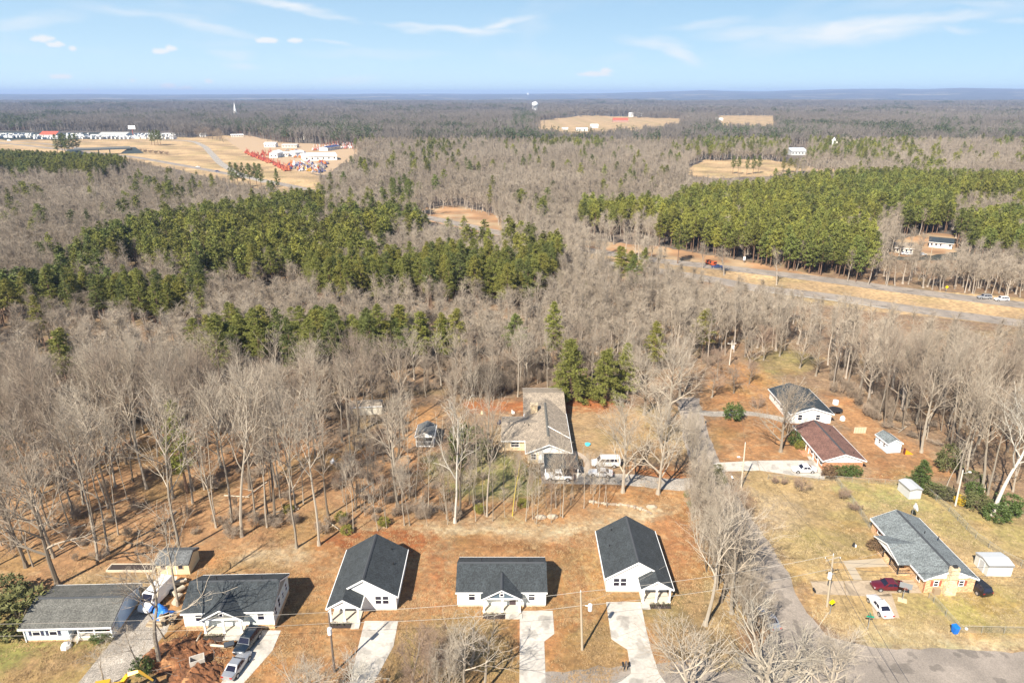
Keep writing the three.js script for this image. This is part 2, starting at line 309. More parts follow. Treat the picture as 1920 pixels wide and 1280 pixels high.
const dryGrassMap = texture(512, (u, v) => { const n = 0.74 + 0.5 * tfbm(u, v, 4, 5, 6), s = 0.85 + 0.3 * tnoise(u, v, 110, 8), gr = smooth(0.5, 0.7, tfbm(u, v, 6, 3, 11)), q = n * s; return [lerp(164, 152, gr) * q, lerp(137, 130, gr) * q, lerp(101, 92, gr) * q]; }, 0.012);
const M = {
  concrete: new THREE.MeshStandardMaterial({ map: concreteMap, roughness: 0.9 }), asphalt: new THREE.MeshStandardMaterial({ map: asphaltMap, roughness: 0.92 }),
  gravel: new THREE.MeshStandardMaterial({ map: gravelMap, roughness: 0.95 }), field: new THREE.MeshStandardMaterial({ map: dryGrassMap, roughness: 1 }),
  redEarth: mat([0.30, 0.15, 0.075], 1), bankEarth: new THREE.MeshStandardMaterial({ map: texture(256, (u, v) => { const n = 0.8 + 0.4 * tfbm(u, v, 6, 5, 31), w = smooth(0.4, 0.62, tfbm(u, v, 5, 4, 35)); return [lerp(158, 160, w) * n, lerp(122, 136, w) * n, lerp(88, 106, w) * n]; }, 0.02), roughness: 1 }), paleEarth: mat([0.40, 0.28, 0.17], 1),
};
function sheet(name, px, m, lift = 0.004, y = 0) {   // a flat outline on the ground
  if (m === M.field || m === M.bankEarth || m === M.paleEarth) px = px.flatMap(([x, y2], i) => { const [u, v] = px[(i + 1) % px.length], n = Math.max(1, Math.round(Math.hypot(u - x, (v - y2) * 3) / 9)), out = []; for (let k = 0; k < n; k++) { const a = lerp(x, u, k / n), b = lerp(y2, v, k / n); out.push([a + 7 * (noise(a * 0.13 + 5, b * 0.3) - 0.5), b + 2.2 * (noise(a * 0.11 + 60, b * 0.3 + 9) - 0.5)]); } return out; });
  const pts = px.map(([x, y2]) => ground(x, y2)), shape = new THREE.Shape(pts.map((p) => new THREE.Vector2(p[0], -p[2])));
  const g = new THREE.ShapeGeometry(shape); g.rotateX(-Math.PI / 2);
  const o = new THREE.Mesh(g, m); o.position.y = y + lift;
  return structure(o, name);
}
function ribbon(name, px, width, m, lift = 0.004, wob = 0) {   // a road along a line on the ground
  const line = new THREE.CatmullRomCurve3(px.map(([x, y]) => new THREE.Vector3(...ground(x, y))), false, 'centripetal'), L = line.getLength(), n = Math.max(8, Math.min(400, Math.round(L / 1.5))), g = new Geo(), pts = line.getSpacedPoints(n);
  let last = null;
  for (let i = 0; i <= n; i++) {
    const p = pts[i], q = pts[Math.min(n, i + 1)], o = pts[Math.max(0, i - 1)], dx = q.x - o.x, dz = q.z - o.z, l = Math.hypot(dx, dz), w = (Array.isArray(width) ? lerp(width[0], width[1], i / n) : width) / 2;
    const e = () => wob * (noise(p.x * 0.7 + 3, p.z * 0.7) - 0.5), a = [p.x - dz / l * (w + e()), lift, p.z + dx / l * (w + e())], b = [p.x + dz / l * (w + wob * (noise(p.x * 0.7 + 60, p.z * 0.7) - 0.5)), lift, p.z - dx / l * (w + e())];
    if (last) g.quad(last[0], last[1], b, a);
    last = [a, b];
  }
  return structure(g.build(name, m), name);
}
// ---------- trees ----------
const V = (x, y, z) => new THREE.Vector3(x, y, z);
function sideways(d, rnd) { const v = V(rnd() - 0.5, rnd() - 0.5, rnd() - 0.5); v.addScaledVector(d, -v.dot(d)); return v.normalize(); }
// a leafless tree: the trunk in one list of triangles, limbs and twigs in another
function bareTree(o, seed) {
  const rnd = mulberry(seed), trunk = new Geo(), crown = new Geo();
  const grow = (p, d, len, r, level, geo) => {
    const segs = level === 0 ? o.trunkSegs ?? 7 : level === 1 ? 5 : level === 2 ? 3 : 2, sides = level === 0 ? 6 : level === 1 ? 4 : 3, pts = [p.clone()], rs = [r], dirs = [d.clone()];
    const dir = d.clone(), at = p.clone();
    for (let i = 1; i <= segs; i++) {
      dir.addScaledVector(sideways(dir, rnd), (level === 0 ? o.crook * 0.6 : o.crook * 1.3) * (0.5 + rnd()));
      dir.y += level === 0 ? 0.05 : o.lift * (level === 1 ? 1 : 0.7); dir.normalize();
      at.addScaledVector(dir, len / segs); pts.push(at.clone()); dirs.push(dir.clone());
      rs.push(Math.max(o.thin, r * (1 - (level === 0 ? o.trunkTaper : 0.78) * i / segs)));
    }
    geo.path(pts.map((q) => [q.x, q.y, q.z]), rs, sides);
    const along = (t) => { const k = Math.min(segs - 1, Math.floor(t * segs)), f = t * segs - k; return [pts[k].clone().lerp(pts[k + 1], f), lerp(rs[k], rs[k + 1], f), dirs[k + 1]]; };
    if (level >= o.levels) {
      const n = o.twigs[0] + Math.floor(rnd() * o.twigs[1]);
      for (let i = 0; i < n; i++) {
        const [q, , dq] = along(0.15 + 0.85 * rnd()), e = dq.clone().multiplyScalar(0.75).addScaledVector(sideways(dq, rnd), 0.55 + 0.6 * rnd()); e.y += o.lift; e.normalize();
        const l = o.twigLen * (0.5 + 0.8 * rnd()), end = q.clone().addScaledVector(e, l);
        crown.bar([q.x, q.y, q.z], [end.x, end.y, end.z], o.twigR, 0, 3, false);
        if (o.fine) for (let j = 0; j < o.fine; j++) {
          const s = q.clone().lerp(end, 0.3 + 0.6 * rnd()), e2 = e.clone().multiplyScalar(0.7).addScaledVector(sideways(e, rnd), 0.8).normalize(), f2 = s.clone().addScaledVector(e2, l * (0.35 + 0.4 * rnd()));
          crown.bar([s.x, s.y, s.z], [f2.x, f2.y, f2.z], o.twigR * 0.7, 0, 3, false);
        }
      }
      return;
    }
    const n = o.kids[level] + Math.floor(rnd() * 3), from = level === 0 ? o.clear : 0.25;
    let turn = rnd() * 6.28;
    for (let i = 0; i < n; i++) {
      const t = from + (1 - from) * Math.pow((i + 0.4 + 0.5 * rnd()) / n, level === 0 ? 0.85 : 1), [q, rq, dq] = along(Math.min(0.99, t));
      turn += 2.4 + (rnd() - 0.5) * 0.9;
      const s = Math.abs(dq.y) < 0.95 ? V(0, 1, 0) : V(1, 0, 0), u = s.clone().cross(dq).normalize(), w = dq.clone().cross(u), out = u.multiplyScalar(Math.cos(turn)).addScaledVector(w, Math.sin(turn));
      const spread = (level === 0 ? o.spread * lerp(1.15, 0.6, (t - from) / (1 - from)) : 0.75) * (0.75 + 0.5 * rnd());
      const nd = dq.clone().addScaledVector(out, spread).normalize();
      const nl = len * (level === 0 ? o.limb * lerp(1.05, 0.45, (t - from) / (1 - from)) : 0.58) * (0.7 + 0.55 * rnd());
      grow(q, nd, nl, Math.max(o.thin, Math.min(rq * 0.72, (level === 0 ? r * o.limbR : rq * 0.7))), level + 1, crown);
    }
    if (level > 0) grow(pts[segs], dirs[segs], len * 0.5, rs[segs], level + 1, crown);
  };
  const stems = o.stems ?? 1;
  for (let k = 0; k < stems; k++) {
    const a = k / stems * 6.28 + rnd(), lean = stems > 1 ? 0.12 + 0.3 * rnd() : (rnd() - 0.5) * 0.06;
    grow(V(stems > 1 ? 0.5 * Math.cos(a) * rnd() : 0, -0.15, stems > 1 ? 0.5 * Math.sin(a) * rnd() : 0), V(Math.cos(a) * lean, 1, Math.sin(a) * lean).normalize(), o.h * (0.85 + 0.15 * rnd()) * (stems > 1 ? 0.6 + 0.4 * rnd() : 1), o.r * (stems > 1 ? 0.6 + 0.4 * rnd() : 1), 0, trunk);
  }
  if (stems === 1) trunk.bar([0, -0.2, 0], [0, 0.9, 0], o.r * 1.55, o.r * 1.0, 7, false);
  return { trunk, crown };
}
const TALL = { h: 23, r: 0.25, trunkTaper: 0.8, crook: 0.13, lift: 0.13, clear: 0.42, kids: [13, 6, 5], levels: 2, spread: 0.9, limb: 0.33, limbR: 0.58, thin: 0.026, twigs: [5, 3], twigLen: 1.1, twigR: 0.014, fine: 1 };
const SLIM = { ...TALL, h: 19, r: 0.15, clear: 0.5, kids: [9, 4, 4], limb: 0.24, twigs: [5, 3] };
const BROAD = { h: 15.5, r: 0.38, trunkTaper: 0.82, crook: 0.14, lift: 0.07, clear: 0.17, kids: [16, 7, 5], levels: 2, spread: 1.25, limb: 0.52, limbR: 0.5, thin: 0.026, twigs: [9, 5], twigLen: 1.2, twigR: 0.015, fine: 1 };
const BRUSHY = { h: 8, r: 0.11, stems: 6, trunkTaper: 0.85, crook: 0.1, lift: 0.12, clear: 0.18, kids: [8, 4, 3], levels: 2, spread: 0.6, limb: 0.34, limbR: 0.5, thin: 0.014, twigs: [4, 3], twigLen: 0.8, twigR: 0.009, fine: 1 };
const SCRUB = { ...BRUSHY, h: 3.2, r: 0.05, stems: 7, thin: 0.009, kids: [6, 3, 3], twigs: [5, 3], twigLen: 0.5, twigR: 0.008 };
const FAR_TALL = { ...TALL, h: 21, kids: [11, 3, 0], levels: 1, spread: 0.62, lift: 0.2, limb: 0.28, thin: 0.05, twigs: [17, 7], twigLen: 2.3, twigR: 0.04, fine: 1, trunkSegs: 3, clear: 0.42 };
const FAR_BROAD = { ...BROAD, h: 15, kids: [13, 3, 0], levels: 1, spread: 0.95, lift: 0.15, clear: 0.3, thin: 0.05, twigs: [22, 8], twigLen: 2.4, twigR: 0.045, fine: 1, trunkSegs: 3 };

// clumps of needles: short flat blades fanned round a point
function tuft(g, c, r, n, rnd, w, up = 0.35) {
  for (let i = 0; i < n; i++) {
    const d = V(rnd() * 2 - 1, (rnd() * 2 - 1) + up, rnd() * 2 - 1).normalize(), s = sideways(d, rnd), a = r * (0.15 + 0.35 * rnd()), l = r * (0.6 + 0.6 * rnd()), b = w * (0.6 + 0.8 * rnd());
    const p = [c[0] + d.x * a, c[1] + d.y * a * 0.8, c[2] + d.z * a], q = [c[0] + d.x * l, c[1] + d.y * l * 0.8, c[2] + d.z * l];
    g.tri([p[0] - s.x * b, p[1] - s.y * b, p[2] - s.z * b], [p[0] + s.x * b, p[1] + s.y * b, p[2] + s.z * b], q);
  }
}
function pine(o, seed) {   // a trunk, limbs in loose whorls, needles in rounded clumps along and at the ends of the limbs
  const rnd = mulberry(seed), trunk = new Geo(), crown = new Geo(), limbs = new Geo(), pts = [], rs = [], lean = (rnd() - 0.5) * 0.05;
  for (let i = 0; i <= 6; i++) { const t = i / 6; pts.push([o.h * t * lean + (rnd() - 0.5) * 0.2 * t, o.h * t - 0.15, (rnd() - 0.5) * 0.3 * t]); rs.push(lerp(o.r, o.r * 0.18, t)); }
  trunk.path(pts, rs, 6);
  const at = (t) => { const k = Math.min(5, Math.floor(t * 6)), f = t * 6 - k; return pts[k].map((q, i) => lerp(q, pts[k + 1][i], f)); };
  let turn = rnd() * 6;
  for (let i = 0; i < o.limbs; i++) {
    const t = o.clear + (1 - o.clear) * (i + 0.6 * rnd()) / o.limbs, s = (t - o.clear) / (1 - o.clear);
    turn += 2.4 + (rnd() - 0.5);
    const reach = o.w * o.form(s) * (0.7 + 0.5 * rnd()), rise = reach * (o.rise + 0.35 * s + (rnd() - 0.5) * 0.3), p = at(Math.min(0.98, t)), e = [p[0] + Math.cos(turn) * reach, p[1] + rise, p[2] + Math.sin(turn) * reach];
    limbs.bar(p, e, 0.07 * (1 - 0.6 * s) * o.limbR, 0.02, 3, false);
    const n = Math.max(1, Math.round(o.clumps * (0.4 + reach / o.w)));
    for (let k = 0; k < n; k++) {
      const f = lerp(0.35, 1.05, (k + rnd() * 0.8) / n), c = [lerp(p[0], e[0], f) + (rnd() - 0.5) * 0.7 * o.cr, lerp(p[1], e[1], f) + (rnd() - 0.3) * 0.5 * o.cr, lerp(p[2], e[2], f) + (rnd() - 0.5) * 0.7 * o.cr];
      tuft(crown, c, o.cr * (0.7 + 0.6 * rnd()), o.blades, rnd, o.bw, o.up);
    }
  }
  const top = at(0.99); tuft(crown, [top[0], top[1] + 0.3, top[2]], o.cr, o.blades, rnd, o.bw, 0.7);
  return { trunk, crown, limbs };
}
const LOBLOLLY = { h: 19, r: 0.24, clear: 0.34, limbs: 42, w: 2.7, form: (s) => s < 0.3 ? 0.55 + 1.5 * s : 1.0 - 1.15 * Math.pow((s - 0.3) / 0.7, 1.4) * 0.78, rise: 0.04, limbR: 1, clumps: 3, cr: 0.95, blades: 30, bw: 0.085, up: 0.45 };
const FULLPINE = { h: 13, r: 0.22, clear: 0.05, limbs: 86, w: 3.8, form: (s) => 1.15 * Math.pow(1 - s, 0.75) + 0.1, rise: -0.02, limbR: 0.8, clumps: 4, cr: 0.85, blades: 28, bw: 0.085, up: 0.3 };
const FAR_PINE = { ...LOBLOLLY, limbs: 26, clumps: 2.2, cr: 1.3, blades: 18, bw: 0.2 };
function bush(o, seed) {
  const rnd = mulberry(seed), stem = new Geo(), leaves = new Geo();
  for (let i = 0; i < 7; i++) { const a = i * 0.9 + rnd(); stem.bar([0, -0.05, 0], [Math.cos(a) * o.w * 0.3, o.h * 0.5, Math.sin(a) * o.w * 0.3], 0.04, 0.015, 3, false); }
  for (let i = 0; i < o.n; i++) {
    let x, y, z; do { x = rnd() * 2 - 1; y = rnd(); z = rnd() * 2 - 1; } while (x * x + z * z + (y * 2 - 0.9) ** 2 * 0.8 > 1 || x * x + z * z + (y - 0.4) ** 2 < 0.25);
    tuft(leaves, [x * o.w, 0.1 + y * o.h, z * o.w], o.cr, o.blades, rnd, o.bw, 0.4);
  }
  return { trunk: stem, crown: leaves };
}
const BARK = {
  pale: mat([0.348, 0.300, 0.239], 0.95), grey: mat([0.261, 0.222, 0.174], 0.95), dark: mat([0.17, 0.135, 0.10], 0.95), white: mat([0.487, 0.452, 0.400], 0.9), pine: mat([0.17, 0.105, 0.07], 0.95), yellow: mat([0.55, 0.42, 0.05], 0.9),
  twig: mat([0.311, 0.257, 0.198], 0.95), twigPale: mat([0.388, 0.330, 0.259], 0.95), twigDark: mat([0.255, 0.200, 0.151], 0.95), twigRed: mat([0.293, 0.207, 0.149], 0.95), twigWhite: mat([0.435, 0.400, 0.339], 0.9),
};
const LEAF = { pineMid: mat([0.16, 0.168, 0.03], 0.8), pineDeep: mat([0.105, 0.122, 0.027], 0.8), pine: mat([0.185, 0.195, 0.032], 0.8), pineDark: mat([0.125, 0.15, 0.03], 0.8), pineYellow: mat([0.19, 0.18, 0.03], 0.8), cedar: mat([0.155, 0.16, 0.03], 0.8), holly: mat([0.07, 0.105, 0.022], 0.6), olive: mat([0.10, 0.105, 0.035], 0.8), brown: mat([0.16, 0.10, 0.055], 0.9), privet: mat([0.09, 0.085, 0.045], 0.85) };

// prototypes: geometry is made once, each tree is a thing of its own
const FORMS = {};
const form = (kind, i, o, make = bareTree) => { const { trunk, crown, limbs } = make(o, 1000 + i * 77 + kind.length * 13); if (limbs) trunk.add(limbs); (FORMS[kind] ??= []).push({ trunk: trunk.geometry(), crown: crown.geometry() }); };
for (let i = 0; i < 5; i++) form('tall', i, { ...TALL, clear: 0.34 + 0.05 * i, spread: 0.8 + 0.12 * (i % 3), limb: 0.28 + 0.04 * (i % 3), crook: 0.11 + 0.03 * (i % 3) });
for (let i = 0; i < 4; i++) form('slim', i, { ...SLIM, clear: 0.4 + 0.07 * i });
for (let i = 0; i < 4; i++) form('broad', i, { ...BROAD, clear: 0.14 + 0.05 * i, spread: 1.05 + 0.12 * i });
for (let i = 0; i < 3; i++) form('open', i, { ...TALL, h: 17, r: 0.3, clear: 0.34 + 0.06 * i, kids: [8, 4, 3], limb: 0.42, spread: 0.85, crook: 0.2, twigs: [3, 3], lift: 0.08 });
for (let i = 0; i < 3; i++) form('brushy', i, { ...BRUSHY, stems: 5 + i });
for (let i = 0; i < 3; i++) form('scrub', i, { ...SCRUB, stems: 6 + i });
for (let i = 0; i < 4; i++) form('pine', i, { ...LOBLOLLY, clear: 0.26 + 0.06 * i, w: 2.5 + 0.25 * i }, pine);
for (let i = 0; i < 3; i++) form('fullpine', i, { ...FULLPINE, w: 3.6 + 0.3 * i }, pine);
for (let i = 0; i < 3; i++) form('bush', i, { w: 1.2, h: 1.9, n: 110, cr: 0.34, blades: 16, bw: 0.05 }, bush);
function tree(kind, variant, label, category, [x, z], scale, turn, trunkMat, crownMat, group, name) {
  const f = FORMS[kind][variant % FORMS[kind].length], t = thing(name ?? 'bare_tree', label, category, [x, 0, z], turn, group);
  t.scale.set(scale[0], scale[1], scale[0]);
  const a = new THREE.Mesh(f.trunk, trunkMat), b = new THREE.Mesh(f.crown, crownMat); a.name = kind === 'bush' || kind === 'scrub' ? 'stem' : 'trunk'; b.name = kind === 'bush' ? 'foliage' : 'crown';
  for (const m of [a, b]) { m.castShadow = m.receiveShadow = true; t.add(m); }
  return t;
}
// ---------- lanes, drives and paths ----------
ribbon('road', [[1000, 1302], [1240, 1281], [1500, 1262], [1640, 1252], [1800, 1254], [2060, 1262]], 6.6, M.asphalt, 0.008, 0.8);
ribbon('lane', [[1545, 1275], [1515, 1215], [1468, 1140], [1423, 1040], [1370, 960], [1338, 900], [1313, 840], [1302, 800], [1296, 772], [1290, 745]], [6.6, 5.4], M.asphalt, 0.004, 0.9);
sheet('lane_mouth', [[1390, 1290], [1440, 1190], [1510, 1160], [1530, 1180], [1560, 1195], [1640, 1214], [1700, 1250], [1600, 1290]], M.asphalt, 0.012);
const paved = (name, parts, m) => {   // a drive of cast slabs with joints between them
  const g = new THREE.Group(); structure(g, name);
  for (const p of parts) {
    const q = p.map(([x, y]) => ground(x, y)), c = [0, 2].map((k) => q.reduce((a, b) => a + b[k], 0) / q.length);
    const s = q.map(([x, , z]) => { const l = Math.hypot(x - c[0], z - c[1]); return [lerp(x, c[0], 0.045 / l), lerp(z, c[1], 0.045 / l)]; });
    new Geo().prism(s, -0.03, 0.045).build('slab', m, g);
  }
  return g;
};
const cut = (a, b, n) => { const out = []; for (let i = 0; i < n; i++) { const f = (l, t) => [lerp(l[0][0], l[1][0], t), lerp(l[0][1], l[1][1], t)]; out.push([f(a, i / n), f(b, i / n), f(b, (i + 1) / n), f(a, (i + 1) / n)]); } return out; };
paved('driveway', [...cut([[974, 1145], [974, 1188]], [[1037, 1145], [1040, 1188]], 2), [[974, 1188], [1040, 1188], [1021, 1203], [974, 1203]], ...cut([[974, 1203], [973, 1310]], [[1021, 1203], [1025, 1310]], 4)], M.concrete);
paved('driveway', [...cut([[1136, 1128.5], [1146, 1198]], [[1202, 1128.5], [1211, 1175]], 2), [[1146, 1198], [1211, 1175], [1221, 1215], [1176, 1218]], ...cut([[1176, 1218], [1183, 1262]], [[1221, 1215], [1236, 1262]], 2), [[1183, 1262], [1236, 1262], [1262, 1300], [1110, 1300], [1165, 1277]]], M.concrete);
paved('driveway', [...cut([[683, 1164], [674, 1200]], [[747, 1164], [738, 1212]], 2), ...cut([[674, 1200], [650, 1300]], [[738, 1212], [690, 1300]], 4)], M.concrete);
paved('driveway', [...cut([[478, 1181], [452, 1225]], [[527, 1182], [511, 1220]], 2), ...cut([[452, 1225], [400, 1300]], [[511, 1220], [440, 1300]], 4)], M.concrete);
sheet('gravel_drive', [[150, 1275], [215, 1195], [232, 1150], [262, 1140], [300, 1140], [318, 1168], [312, 1185], [292, 1208], [270, 1230], [240, 1270], [230, 1310], [120, 1310]], M.gravel, 0.006);
sheet('path', [[305, 1112], [320, 1080], [332, 1080], [322, 1116]], M.concrete, 0.007);
paved('concrete_drive', [[[1336, 868], [1420, 863.5], [1425, 882], [1350, 884]], [[1420, 863.5], [1470, 863], [1500, 893], [1425, 882]], [[1470, 863], [1516, 863], [1546, 899], [1500, 893]], [[1516, 863], [1543, 864], [1547, 899], [1546, 899]], [[1508, 845], [1528, 845], [1540, 863], [1518, 863]]], M.concrete);
paved('concrete_drive', [[[1519, 1090], [1583, 1089], [1586, 1116], [1530, 1114]], [[1583, 1089], [1640, 1088], [1668, 1112], [1586, 1116]], [[1640, 1088], [1715, 1087], [1730, 1112], [1668, 1112]], [[1630, 1118], [1672, 1112], [1688, 1159], [1640, 1160]], [[1586, 1116], [1668, 1112], [1672, 1118], [1630, 1118]]], new THREE.MeshStandardMaterial({ map: concreteMap, color: lin(0.80, 0.68, 0.54), roughness: 0.95 }));
paved('garden_path', [[[1580, 1052], [1672, 1045], [1673, 1062], [1604, 1064]], [[1580, 1052], [1604, 1064], [1618, 1088], [1601, 1088]]], mat([0.40, 0.33, 0.24], 0.95));
ribbon('gravel_lane', [[1306, 772], [1340, 776], [1390, 774], [1440, 780], [1480, 790]], 2.6, M.gravel, 0.007, 0.6);
ribbon('gravel_track', [[1060, 895], [1120, 897], [1190, 900], [1260, 908], [1312, 905]], 4.2, M.gravel, 0.007, 0.6);
sheet('carport_pad', [[1012, 870], [1072, 868], [1110, 880], [1112, 908], [1016, 906]], M.gravel, 0.010);
ribbon('footpath', [[1068, 844], [1088, 852], [1101, 866], [1100, 885]], 1.1, mat([0.40, 0.32, 0.25], 0.95), 0.012);
// trodden paths in the lots
// ---------- houses ----------
const shingle = (c, seed) => new THREE.MeshStandardMaterial({ map: texture(256, (u, v) => {
  const row = Math.floor(v * 24), off = hash2(row, seed) * 7, tabn = Math.floor(u * 26 + off), n = 0.80 + 0.34 * hash2(tabn + seed * 31, row) , big = 0.86 + 0.28 * tfbm(u, v, 4, 4, seed), seam = (v * 24) % 1 < 0.14 ? 0.74 : 1, q = n * big * seam; return [c[0] * q, c[1] * q, c[2] * q]; }, 0.26), roughness: 0.95 });
const siding = (c, step = 6) => new THREE.MeshStandardMaterial({ map: texture(128, (u, v) => { const q = ((v * step) % 1 < 0.1 ? 0.86 : 1) * (0.965 + 0.07 * tfbm(u, v, 6, 3, 2)); return [c[0] * q, c[1] * q, c[2] * q]; }, 1), roughness: 0.6 });
const masonry = (c, seed) => new THREE.MeshStandardMaterial({ map: texture(256, (u, v) => {
  const row = Math.floor(v * 26), x = u * 9 + (row % 2) * 0.5, joint = (v * 26) % 1 < 0.14 || x % 1 < 0.06, n = joint ? 1.05 : 0.78 + 0.42 * hash2(Math.floor(x) % 9 + seed, row), big = 0.9 + 0.2 * tfbm(u, v, 3, 3, seed); return [c[0] * n * big, c[1] * n * big * (joint ? 1.12 : 1), c[2] * n * big * (joint ? 1.3 : 1)]; }, 0.5), roughness: 0.92 });
Object.assign(M, {
  roofSlate: shingle([58, 63, 66], 3), roofOld: shingle([99, 98, 93], 5), roofGrey: shingle([113, 119, 120], 7), roofBrown: shingle([118, 86, 76], 9), roofTan: shingle([150, 137, 121], 11), roofShed: shingle([96, 98, 99], 13), roofNavy: shingle([48, 58, 65], 15),
  white: siding([226, 226, 224]), palegreen: siding([205, 212, 208]), grey: siding([132, 134, 130]), bluegrey: siding([88, 104, 118]), beige: siding([212, 196, 158], 3), paleblue: siding([196, 212, 224]), cream: siding([214, 206, 190]),
  brick: masonry([205, 165, 122], 2), redbrick: masonry([180, 128, 92], 4), tanbrick: masonry([206, 180, 142], 6),
  trim: mat([0.80, 0.80, 0.79], 0.5), glass: mat([0.016, 0.017, 0.032], 0.06, { metalness: 0 }), door: mat([0.74, 0.74, 0.73], 0.45), darkdoor: mat([0.05, 0.035, 0.045], 0.35), shutter: mat([0.03, 0.035, 0.075], 0.6), redshutter: mat([0.36, 0.10, 0.06], 0.6), ridge: mat([0.05, 0.055, 0.062], 0.9), vent: mat([0.02, 0.02, 0.022], 0.7), mulch: mat([0.045, 0.032, 0.028], 1), step: mat([0.58, 0.50, 0.40], 0.9), metal: mat([0.62, 0.64, 0.66], 0.45, { metalness: 0.25 }), metalWhite: mat([0.66, 0.65, 0.60], 0.5), screen: mat([0.06, 0.055, 0.055], 0.9), galv: mat([0.42, 0.43, 0.44], 0.45, { metalness: 0.5 }), wood: mat([0.30, 0.22, 0.14], 0.9), paleWood: mat([0.52, 0.42, 0.28], 0.9), black: mat([0.02, 0.02, 0.022], 0.6),
});
function lot(name, label, category, a, b, group) {   // a group at the front left corner of a building, its x axis along the front
  const A = ground(...a), B = ground(...b), t = thing(name, label, category, A, Math.atan2(-(B[2] - A[2]), B[0] - A[0]), group);
  t.L = Math.hypot(B[0] - A[0], B[2] - A[2]); return t;
}
const winCache = new Map();
function win(parent, face, x, y, z, w, h, o = {}) {   // face f front, r right, l left, b back; y is the sill
  const key = [w, h, o.one, o.slim].join(), g = winCache.get(key) ?? (() => {
    const f = new Geo(), t = 0.11, p = [];
    f.box(-w / 2 - t, w / 2 + t, -t, 0, -0.03, 0.055).box(-w / 2 - t, w / 2 + t, h, h + t * 1.3, -0.03, 0.055).box(-w / 2 - t, -w / 2, 0, h, -0.03, 0.05).box(w / 2, w / 2 + t, 0, h, -0.03, 0.05);
    if (o.one) p.push(new Geo().box(-w / 2, w / 2, 0, h, -0.02, 0.012));
    else { f.box(-w / 2, w / 2, h / 2 - 0.05, h / 2 + 0.05, -0.02, 0.045); p.push(new Geo().box(-w / 2, w / 2, 0, h / 2 - 0.05, -0.02, 0.012), new Geo().box(-w / 2, w / 2, h / 2 + 0.05, h, -0.02, 0.022)); }
    const r = { f: f.geometry(), p: p.map((q) => q.geometry()) }; winCache.set(key, r); return r;
  })();
  const m = new THREE.Mesh(g.f, o.trim ?? M.trim); m.name = 'window'; m.castShadow = m.receiveShadow = true;
  for (const q of g.p) { const c = new THREE.Mesh(q, M.glass); c.name = 'pane'; c.receiveShadow = true; m.add(c); }
  m.position.set(x, y, z); m.rotation.y = { f: 0, r: Math.PI / 2, l: -Math.PI / 2, b: Math.PI }[face]; parent.add(m);
  if (o.shutters) for (const s of [-1, 1]) { const c = new Geo().box(s * (w / 2 + 0.31) - 0.2, s * (w / 2 + 0.31) + 0.2, -0.05, h + 0.05, -0.02, 0.04).build('shutter', o.shutters, parent); c.position.copy(m.position); c.rotation.copy(m.rotation); }
  return m;
}
